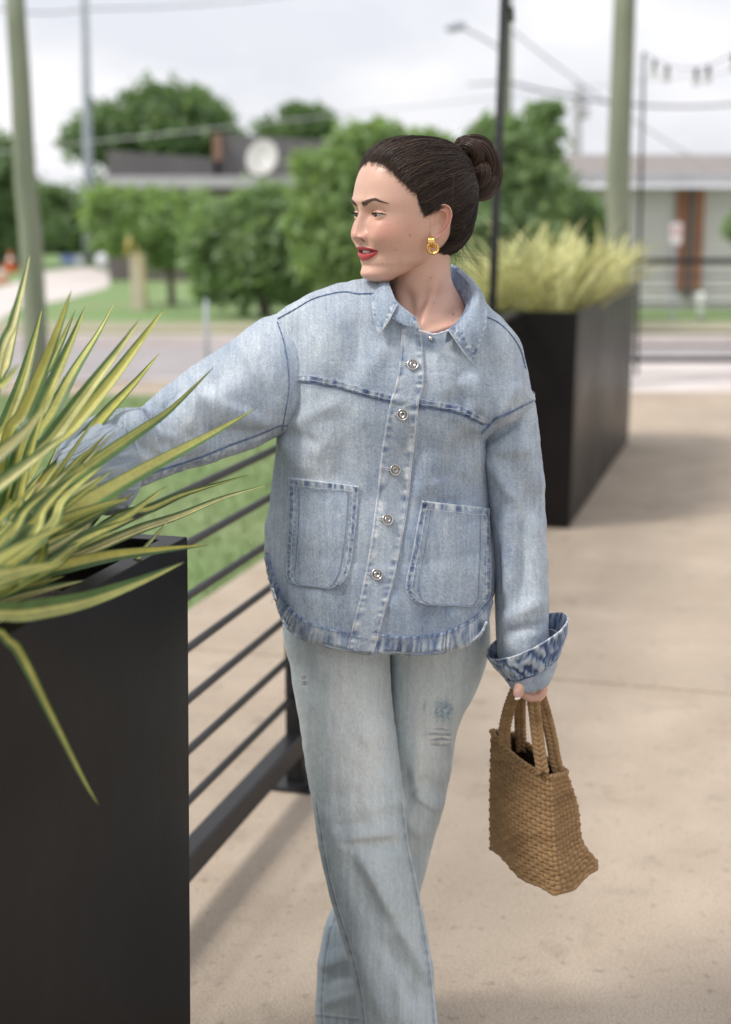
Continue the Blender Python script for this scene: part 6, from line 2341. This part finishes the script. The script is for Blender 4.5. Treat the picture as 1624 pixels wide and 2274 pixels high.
M['hair'] = attr_mat('brown hair', 0.34, 300, 0.15, spec=0.45, Coat_Weight=0.0)
S_N = 7600
ST = np.zeros((S_N, 16, 3))
SR_ = np.zeros((S_N, 16))
SC_ = np.zeros((S_N, 3))
rh = np.random.default_rng(99)
rt = np.zeros((S_N, 3))
for k in range(S_N):
    a = rh.uniform(-180, 180) if k % 3 else rh.choice([-1, 1]) * rh.uniform(0, 100)
    if rh.random() < .6 and a < 0:
        a = -a
    zl = hairline(a)
    if rh.random() < .42:
        z_ = zl + abs(rh.normal()) * .010 - .0015
    else:
        z_ = zl + (.137 - zl) * rh.random() ** 1.25
    fm, fn, W_, c_ = head_section(np.array(z_))
    ca, sa = math.cos(R(a)), math.sin(R(a))
    rt[k] = (c_ + (fm - c_ if ca > 0 else c_ - fn) * np.sign(ca) * abs(ca) ** .88, W_ * np.sign(sa) * abs(sa) ** .88, z_)
D0 = rt - HC
D0 /= np.linalg.norm(D0, axis=1)[:, None]
dB = BUNB - HC
dB = dB / np.linalg.norm(dB)
tt = np.linspace(0, 1, 16)
om = np.arccos(np.clip(D0 @ dB, -1, 1))[:, None]
end = dB + rh.normal(size=(S_N, 3)) * .10
end /= np.linalg.norm(end, axis=1)[:, None]
w0 = np.sin((1 - tt)[None] * om) / np.sin(om)
w1 = np.sin(tt[None] * om) / np.sin(om)
DD = D0[:, None] * w0[..., None] + end[:, None] * w1[..., None]
# sweep: side hair dips back over the ear before rising to the knot
side = np.abs(D0[:, 1]) * (D0[:, 0] > -.3)
sagk = (0.30 * side * np.clip((D0[:, 2] - .28) / .3, 0, 1))[:, None] * np.sin(math.pi * tt)[None]
DD[..., 2] -= sagk * .55
clump = rh.integers(0, 260, S_N)
co_ = rh.normal(size=(260, 3)) * .035
DD += (co_[clump][:, None]) * np.sin(math.pi * tt)[None, :, None]
DD += rh.normal(size=(S_N, 1, 3)) * .012 * np.sin(math.pi * tt)[None, :, None]
DD /= np.linalg.norm(DD, axis=-1)[..., None]
rr, D = scalp(*(np.moveaxis(HC + DD, -1, 0)), 0)
lay = rh.uniform(-.0012, .0022, S_N)[:, None] + (rh.random(S_N) < .05)[:, None] * rh.uniform(0, .004, S_N)[:, None] * np.sin(math.pi * tt)[None]
clh = (rh.uniform(-1, 1, 260) * .0024)[clump][:, None]
rise = np.clip(tt[None] / .07, 0, 1)
Lp = HC + D * (rr + lift(D) * rise + (lay + clh) * rise + .0006)[..., None]
ST = h2w(Lp[..., 0], Lp[..., 1], Lp[..., 2])
SR_ = np.tile(np.interp(tt, [0, .15, 1], [.00018, .00036, .00042]), (S_N, 1)) * rh.uniform(.7, 1.25, S_N)[:, None]
base_c = np.array([.028, .017, .0125])
cm = (rh.uniform(.45, 1.9, 260)[clump] * rh.uniform(.6, 1.5, S_N))[:, None]
SC_ = base_c * cm + (rh.random(S_N) < .14)[:, None] * np.array([.075, .045, .028])
v, f = tubes(ST, SR_, 3)
obj('hair_strands', v, f, M['hair'], hair, col=np.repeat(SC_, 16 * 3, axis=0), kind='stuff')

# bun: thick twisted locks coiled round, each lock a bundle of strands
z0 = lambda x, y: (722.0 + x * .2735, 266.5 + y * .2735)
OX = np.array([1.0, 0, 0])


def bunp(x, y, dY=0.0):
    X, Y_ = z0(x, y)
    return P(X, Y_, HO[1] / KS + .085 + dY)


LOCKS = [  # picture paths (face-zoom units), depth offsets, radius
    ([(1065, 250, .01), (1110, 200, -.01), (1180, 180, -.02), (1250, 180, -.018), (1310, 225, -.005), (1340, 300, .005)], .0115),
    ([(1100, 260, -.02), (1150, 215, -.035), (1210, 225, -.042), (1240, 290, -.040), (1215, 360, -.034), (1180, 420, -.025)], .0120),
    ([(1190, 240, -.03), (1260, 225, -.036), (1320, 290, -.030), (1340, 380, -.022), (1310, 450, -.020), (1245, 480, -.024)], .0125),
    ([(1330, 270, -.01), (1375, 350, -.008), (1385, 440, -.008), (1360, 530, -.01), (1310, 590, -.014), (1255, 640, -.012)], .0110),
    ([(1240, 330, -.035), (1280, 400, -.040), (1280, 470, -.038), (1230, 520, -.034), (1200, 560, -.026), (1190, 600, -.02)], .0125),
    ([(1170, 330, -.03), (1195, 400, -.036), (1200, 470, -.034), (1190, 540, -.028), (1210, 600, -.022), (1245, 650, -.014)], .0110),
    ([(1350, 440, -.02), (1345, 520, -.024), (1300, 580, -.026), (1250, 600, -.026), (1215, 570, -.022)], .0115),
    ([(1110, 290, -.01), (1130, 370, -.018), (1150, 450, -.02), (1165, 530, -.016), (1190, 610, -.01)], .0110),
    ([(1200, 230, .02), (1290, 280, .03), (1330, 400, .035), (1310, 520, .03), (1240, 580, .02)], .020),
    ([(1130, 260, .02), (1180, 340, .03), (1220, 450, .03), (1210, 560, .02)], .022),
]
bun = obj('hair_bun', *ell(bunp(1225, 410, .002), [np.array([.024, -.004, 0]), np.array([.004, .026, 0]), np.array([-.006, 0, .042])]), M['haircap'], hair)
BS_, BR_, BC_ = [], [], []
for path, rad in LOCKS:
    C = crom(np.array([bunp(*q) for q in path]), 20)
    T, A, B = frames(C)
    ph0 = rh.uniform(0, 6)
    env = np.interp(np.linspace(0, 1, 20), [0, .18, .8, 1], [.45, 1, 1, .35])
    for k in range(150):
        th = rh.uniform(0, 2 * math.pi)
        r0 = rad * (rh.uniform(.86, 1.04))
        an = th + ph0 + np.linspace(0, 1.7, 20)
        p = C + (A * np.cos(an)[:, None] + B * np.sin(an)[:, None]) * (r0 * env)[:, None]
        p += rh.normal(size=3) * .0004
        BS_.append(p)
        BR_.append(np.full(20, .00050) * rh.uniform(.7, 1.2))
        BC_.append(np.array([.048, .027, .019]) * rh.uniform(.45, 1.9))
    obj('hair_lock', *tube(C, rad * .93 * env, 10), M['haircap'], hair)
v, f = tubes(np.array(BS_), np.array(BR_), 3)
obj('bun_strands', v, f, M['hair'], hair, col=np.repeat(np.array(BC_), 20 * 3, axis=0), kind='stuff')

# flyaways and short baby hair
FW = []
for k in range(230):
    if k < 60:
        a = rh.uniform(-60, 84)
        z_ = hairline(a) - rh.uniform(-.002, .003)
        fm, fn, W_, c_ = head_section(np.array(z_))
        p0 = np.array([c_ + (fm - c_) * max(0, math.cos(R(a))) ** .88, W_ * np.sign(math.sin(R(a))) * abs(math.sin(R(a))) ** .88, z_])
        dr = np.array([-.6, .15, .35]) + rh.normal(size=3) * .35
        ln_ = rh.uniform(.012, .035)
    elif k < 110:
        dd = rh.normal(size=3)
        dd[0] = -abs(dd[0]) * .8
        dd[2] = dd[2] * .8 + .2
        dd /= np.linalg.norm(dd)
        p0 = HC + dd * (.115)
        dr = dd * .5 + rh.normal(size=3) * .7
        ln_ = rh.uniform(.015, .045)
    else:
        p0 = np.array([-.088, rh.uniform(.0, .05), rh.uniform(-.055, .0)])
        dr = np.array([-.4, .3, -.9]) + rh.normal(size=3) * .5
        ln_ = rh.uniform(.02, .05)
    cv = rh.normal(size=3) * .35
    s_ = np.linspace(0, 1, 9)[:, None]
    p = p0 + dr * ln_ * s_ + cv * ln_ * s_ ** 2
    FW.append(h2w(p[:, 0], p[:, 1], p[:, 2]))
for k in range(60):
    c0 = bunp(rh.uniform(1290, 1390), rh.uniform(180, 560), rh.uniform(-.02, .02))
    dr = np.array([1, 0, .1]) + rh.normal(size=3) * .6
    s_ = np.linspace(0, 1, 9)[:, None]
    FW.append(c0 + dr * rh.uniform(.008, .024) * s_ + rh.normal(size=3) * .012 * s_ ** 2)
# soft fringe of fine short hairs that breaks the hairline
for k in range(900):
    a = rh.uniform(-75, 86)
    z_ = hairline(a) - abs(rh.normal()) * .0045 + .001
    fm, fn, W_, c_ = head_section(np.array(z_))
    p0 = np.array([c_ + (fm - c_) * max(0, math.cos(R(a))) ** .88, W_ * np.sign(math.sin(R(a))) * abs(math.sin(R(a))) ** .88, z_])
    dn = (p0 - HC) / np.linalg.norm(p0 - HC)
    dr = dB - dn * dn.dot(dB)
    dr = dr / np.linalg.norm(dr) + rh.normal(size=3) * .28
    ln_ = rh.uniform(.008, .024)
    s_ = np.linspace(0, 1, 9)[:, None]
    p = p0 + dn * .0004 + dr * ln_ * s_ + dn * (.0022 * s_ - .5 * ln_ * ln_ / .09 * s_ ** 2 * 1.2)
    FW.append(h2w(p[:, 0], p[:, 1], p[:, 2]))
FW = np.array(FW)
v, f = tubes(FW, np.tile(np.linspace(.00017, .00006, 9), (len(FW), 1)), 3)
obj('flyaway_hair', v, f, M['hair'], hair, col=np.tile([.07, .045, .03], (len(v), 1)), kind='stuff')

# ------------------------------------------------------------------ earring: ribbed stud with interlocked hoops
M['gold'] = mat('gold', (0.83, 0.52, 0.17), 0.16, 1.0)
er_ = thing('x', '', '')
bpy.data.objects.remove(er_)
YE = float(ear_pts(np.array(0.004), 1, np.array(-.008), np.array(-.030))[1]) / KS - .004
ring0 = None
pr = None
for k, dx in enumerate((-17, 0, 17)):
    c = [z0(864 + dx * .9 + 2, 952), z0(864 + dx - 1, 975), z0(863 + dx, 1005), z0(866 + dx * .95, 1030)]
    pts = [P(c[0][0], c[0][1], YE + .001), P(*c[1], YE - .003), P(*c[2], YE - .0035), P(*c[3], YE + .001)]
    o = obj('earring_rib' if pr is not None else 'earring', *tube(crom(pts, 16), .0021, 10), M['gold'], pr or PX)
    if pr is None:
        pr = o
for (cx, cy, rx, ry, tl, w_) in ((872, 1042, 41, 44, .004, .0016), (880, 1045, 40, 40, -.004, .0016), (874, 1052, 30, 28, .000, .0015)):
    ph = np.linspace(0, 2 * math.pi, 41)
    X, Y_ = z0(cx + rx * np.cos(ph), cy + ry * np.sin(ph))
    pts = np.array([P(x, y, YE + tl * math.sin(p + .8)) for x, y, p in zip(X, Y_, ph)])
    obj('hoop', *tube(pts, w_, 10), M['gold'], pr)
# ================================================================== woven handbag
bag = thing('handbag', 'tan woven basket handbag hanging from her lowered hand by braided handles', 'handbag', tuple(P(1180, 1850, 2.52)))
M['weave'] = nmat('tan woven cord', (0.38, 0.225, 0.10), (0.54, 0.345, 0.17), 160, 0.75, 5, 0.6, 900, lo=0.3, hi=0.7, stretch=(1, 1, 3.0), c3=(0.32, 0.185, 0.08), s3=14)
M['baglining'] = nmat('bag inside', (0.07, 0.04, 0.02), (0.10, 0.06, 0.03), 90, 0.9)
A0, B0, C0 = P(1086, 1886, 2.66), P(1234, 1999, 2.455), P(1330, 1934, 2.535)
D0_ = P(1190, 1845, 2.725)
A1, B1, C1 = P(1090, 1622, 2.625), P(1222, 1726, 2.505), P(1260, 1716, 2.545)
D1_ = P(1136, 1628, 2.672)
base4 = [A0, B0, C0, D0_]
top4 = [A1, B1, C1, D1_]
NCOL = [17, 8, 17, 8]
NROW = 24


def rim_drop(u):
    """front and back rims sag between the handle feet"""
    return 0.0


def bagpt(q, v, ext=0.0):
    """q in [0, 50) cells round the bag, v in [0, 1] upwards"""
    q = q % sum(NCOL)
    side, o = 0, q
    while o >= NCOL[side]:
        o -= NCOL[side]
        side += 1
    u = o / NCOL[side]
    a0, b0_ = base4[side], base4[(side + 1) % 4]
    a1, b1_ = top4[side], top4[(side + 1) % 4]
    lo, hi = a0 * (1 - u) + b0_ * u, a1 * (1 - u) + b1_ * u
    p = lo * (1 - v) + hi * v
    nrm = np.cross(b0_ - a0, a1 - a0)
    nrm /= np.linalg.norm(nrm)
    cen = sum(base4) / 4
    if nrm.dot((a0 + b0_) / 2 - cen) < 0:
        nrm = -nrm
    bul = (4 * u * (1 - u)) ** 0.8 * math.sin(math.pi * min(1, v * 0.85 + 0.08))
    amt = 0.014 if side in (0, 2) else -0.012 * v
    p = p + nrm * bul * amt
    if side in (0, 2):
        p = p - (hi - lo) * (0.045 * (4 * u * (1 - u)) * v ** 3)
    # the gusset folds in above the base, then flares out at the bottom
    cb = np.array(C0) - np.array(B0)
    cb /= np.linalg.norm(cb)
    wgt = {0: 0.0, 1: u, 2: 1 - 0.4 * u, 3: 0.6 * (1 - u)}[side]
    p = p - cb * wgt * (0.016 * math.exp(-((v - 0.34) / 0.20) ** 2)) + cb * wgt * 0.006 * math.exp(-((v - 0.06) / 0.07) ** 2)
    p = p + np.array([0, 0, 1.0]) * 0.006 * (math.sin(u * 9 + side) * (1 - v) ** 3)
    return p, nrm


TQ = sum(NCOL)
qs = np.linspace(0, TQ, TQ * 4 + 1)
vs = np.linspace(0, 1, NROW * 4 + 1)
GP = np.array([[bagpt(q % TQ, v)[0] for q in qs[:-1]] for v in vs])
for _ in range(16):
    GP[:] = (np.roll(GP, 1, 1) + GP * 2 + np.roll(GP, -1, 1)) / 4
du = np.roll(GP, -1, 1) - np.roll(GP, 1, 1)
dv = np.gradient(GP, axis=0)
GN = np.cross(du, dv)
GN /= np.linalg.norm(GN, axis=2)[..., None]
cen = GP.mean(axis=(0, 1))
if np.sum(GN * (GP - cen)) < 0:
    GN = -GN
UU = du / np.linalg.norm(du, axis=2)[..., None]
VV = dv / np.linalg.norm(dv, axis=2)[..., None]
nv_, nq = GP.shape[:2]


def smp(G_, vi, qi):
    """bilinear sample at fractional indices"""
    vi = np.clip(vi, 0, nv_ - 1.001)
    a, b = int(vi), int(qi) % nq
    fa, fb = vi - int(vi), qi - int(qi)
    b2 = (b + 1) % nq
    return (G_[a, b] * (1 - fb) + G_[a, b2] * fb) * (1 - fa) + (G_[min(a + 1, nv_ - 1), b] * (1 - fb) + G_[min(a + 1, nv_ - 1), b2] * fb) * fa


AMP = 0.0026
PRO = [(-1, -0.9), (-0.72, 0.15), (-0.3, 0.75), (0.3, 0.75), (0.72, 0.15), (1, -0.9)]
rb = np.random.default_rng(4)
# horizontal straps
for r_ in range(NROW):
    V = []
    nn_ = nq
    for k in range(nn_):
        q = k
        ph = math.pi * (q / 4.0 + r_)
        o = AMP * math.sin(ph) * 1.0
        vc = (r_ + 0.5) * 4
        wv = 2.35 * (1 + 0.10 * math.sin(ph))
        for a, h in PRO:
            p = smp(GP, vc + a * wv, q)
            V.append(p + smp(GN, vc, q) * (o + h * 0.0024))
    V = np.array(V)
    obj('woven_strap', V, gridf(nn_, len(PRO), False) if False else np.concatenate([gridf(nn_, len(PRO)), np.array([[(nn_ - 1) * len(PRO) + j, (nn_ - 1) * len(PRO) + j + 1, j + 1, j] for j in range(len(PRO) - 1)])]), M['weave'], bag)
# upright straps
for c_ in range(TQ):
    V = []
    vv = np.arange(0, NROW * 4 + 1)
    for k in vv:
        ph = math.pi * (k / 4.0 - 0.5 + 0.0)
        o = -AMP * math.cos(math.pi * (k / 4.0 - 0.5) ) * (1 if c_ % 2 == 0 else -1)
        qc = c_ * 4 + 2
        for a, h in PRO:
            p = smp(GP, k, (qc + a * 1.75) % nq)
            V.append(p + smp(GN, k, qc) * (o * 1.0 + h * 0.0018 - 0.0006))
    obj('woven_strap', np.array(V), gridf(len(vv), len(PRO)), M['weave'], bag)
# inner lining, bottom and rolled rim
GL = GP - GN * 0.005
obj('lining', GL.reshape(-1, 3), gridf(nv_, nq, True), M['baglining'], bag)
bc = GP[0].mean(0)
V = np.array([bc] + list(GP[0] + GN[0] * 0.001))
obj('base', V, [(0, 1 + j, 1 + (j + 1) % nq) for j in range(nq)], M['weave'], bag)


def braid(pts, n, w, th, per, name, parent, m=3, taper=None):
    """flat plait of m cords woven along a path: each cord its own part"""
    C = crom(np.array(pts), n)
    T, A, B = frames(C)
    L_ = np.r_[0, np.cumsum(np.linalg.norm(np.diff(C, axis=0), axis=1))]
    vd = C - np.array([0, 0, CAM_H])
    vd /= np.linalg.norm(vd, axis=1)[:, None]
    S_ = np.cross(T, vd)
    S_ /= np.linalg.norm(S_, axis=1)[:, None]
    Nn = np.cross(S_, T)
    root = None
    for k in range(m):
        ph = 2 * math.pi * (L_ / per + k / m)
        p = C + S_ * (w * np.sin(ph))[:, None] + Nn * (th * np.sin(2 * ph))[:, None]
        v, f = tube(p, np.full(n, w * 0.60), 8)
        o = obj('braided_handle' if root is None else 'cord', v, f, M['weave'], root or parent)
        if root is None:
            root = o
    return root


def top_rim_h(i):
    return GP[-1, i % nq]


braid([P(1122, 1668, 2.600), P(1120, 1630, 2.598), P(1127, 1588, 2.585), P(1140, 1548, 2.565), P(1153, 1524, 2.552), P(1168, 1518, 2.545), P(1180, 1534, 2.538), P(1187, 1575, 2.530), P(1193, 1625, 2.522), P(1198, 1668, 2.515), P(1206, 1716, 2.508)], 150, 0.0070, 0.0030, 0.034, 'h', bag, 4)
braid([P(1158, 1668, 2.650), P(1156, 1620, 2.640), P(1155, 1575, 2.610), P(1158, 1540, 2.580), P(1168, 1518, 2.565), P(1182, 1514, 2.555), P(1196, 1536, 2.550), P(1212, 1586, 2.550), P(1225, 1640, 2.552), P(1233, 1685, 2.553), P(1244, 1722, 2.548)], 150, 0.0068, 0.0030, 0.034, 'h', bag, 4)
rimp = GP[-1, ::2] + GN[-1, ::2] * 0.001
rimp = np.concatenate([rimp, rimp[:1]])
S_ = np.arange(len(rimp))
for k in range(2):
    ph = S_ * 1.3 + k * math.pi
    p = rimp + VV[-1, 0] * (0.0026 * np.sin(ph))[:, None] + np.concatenate([GN[-1, ::2], GN[-1, :1]]) * (0.0026 * np.cos(ph))[:, None]
    obj('rim_cord', *tube(crom(p, 400), 0.0030, 6), M['weave'], bag)
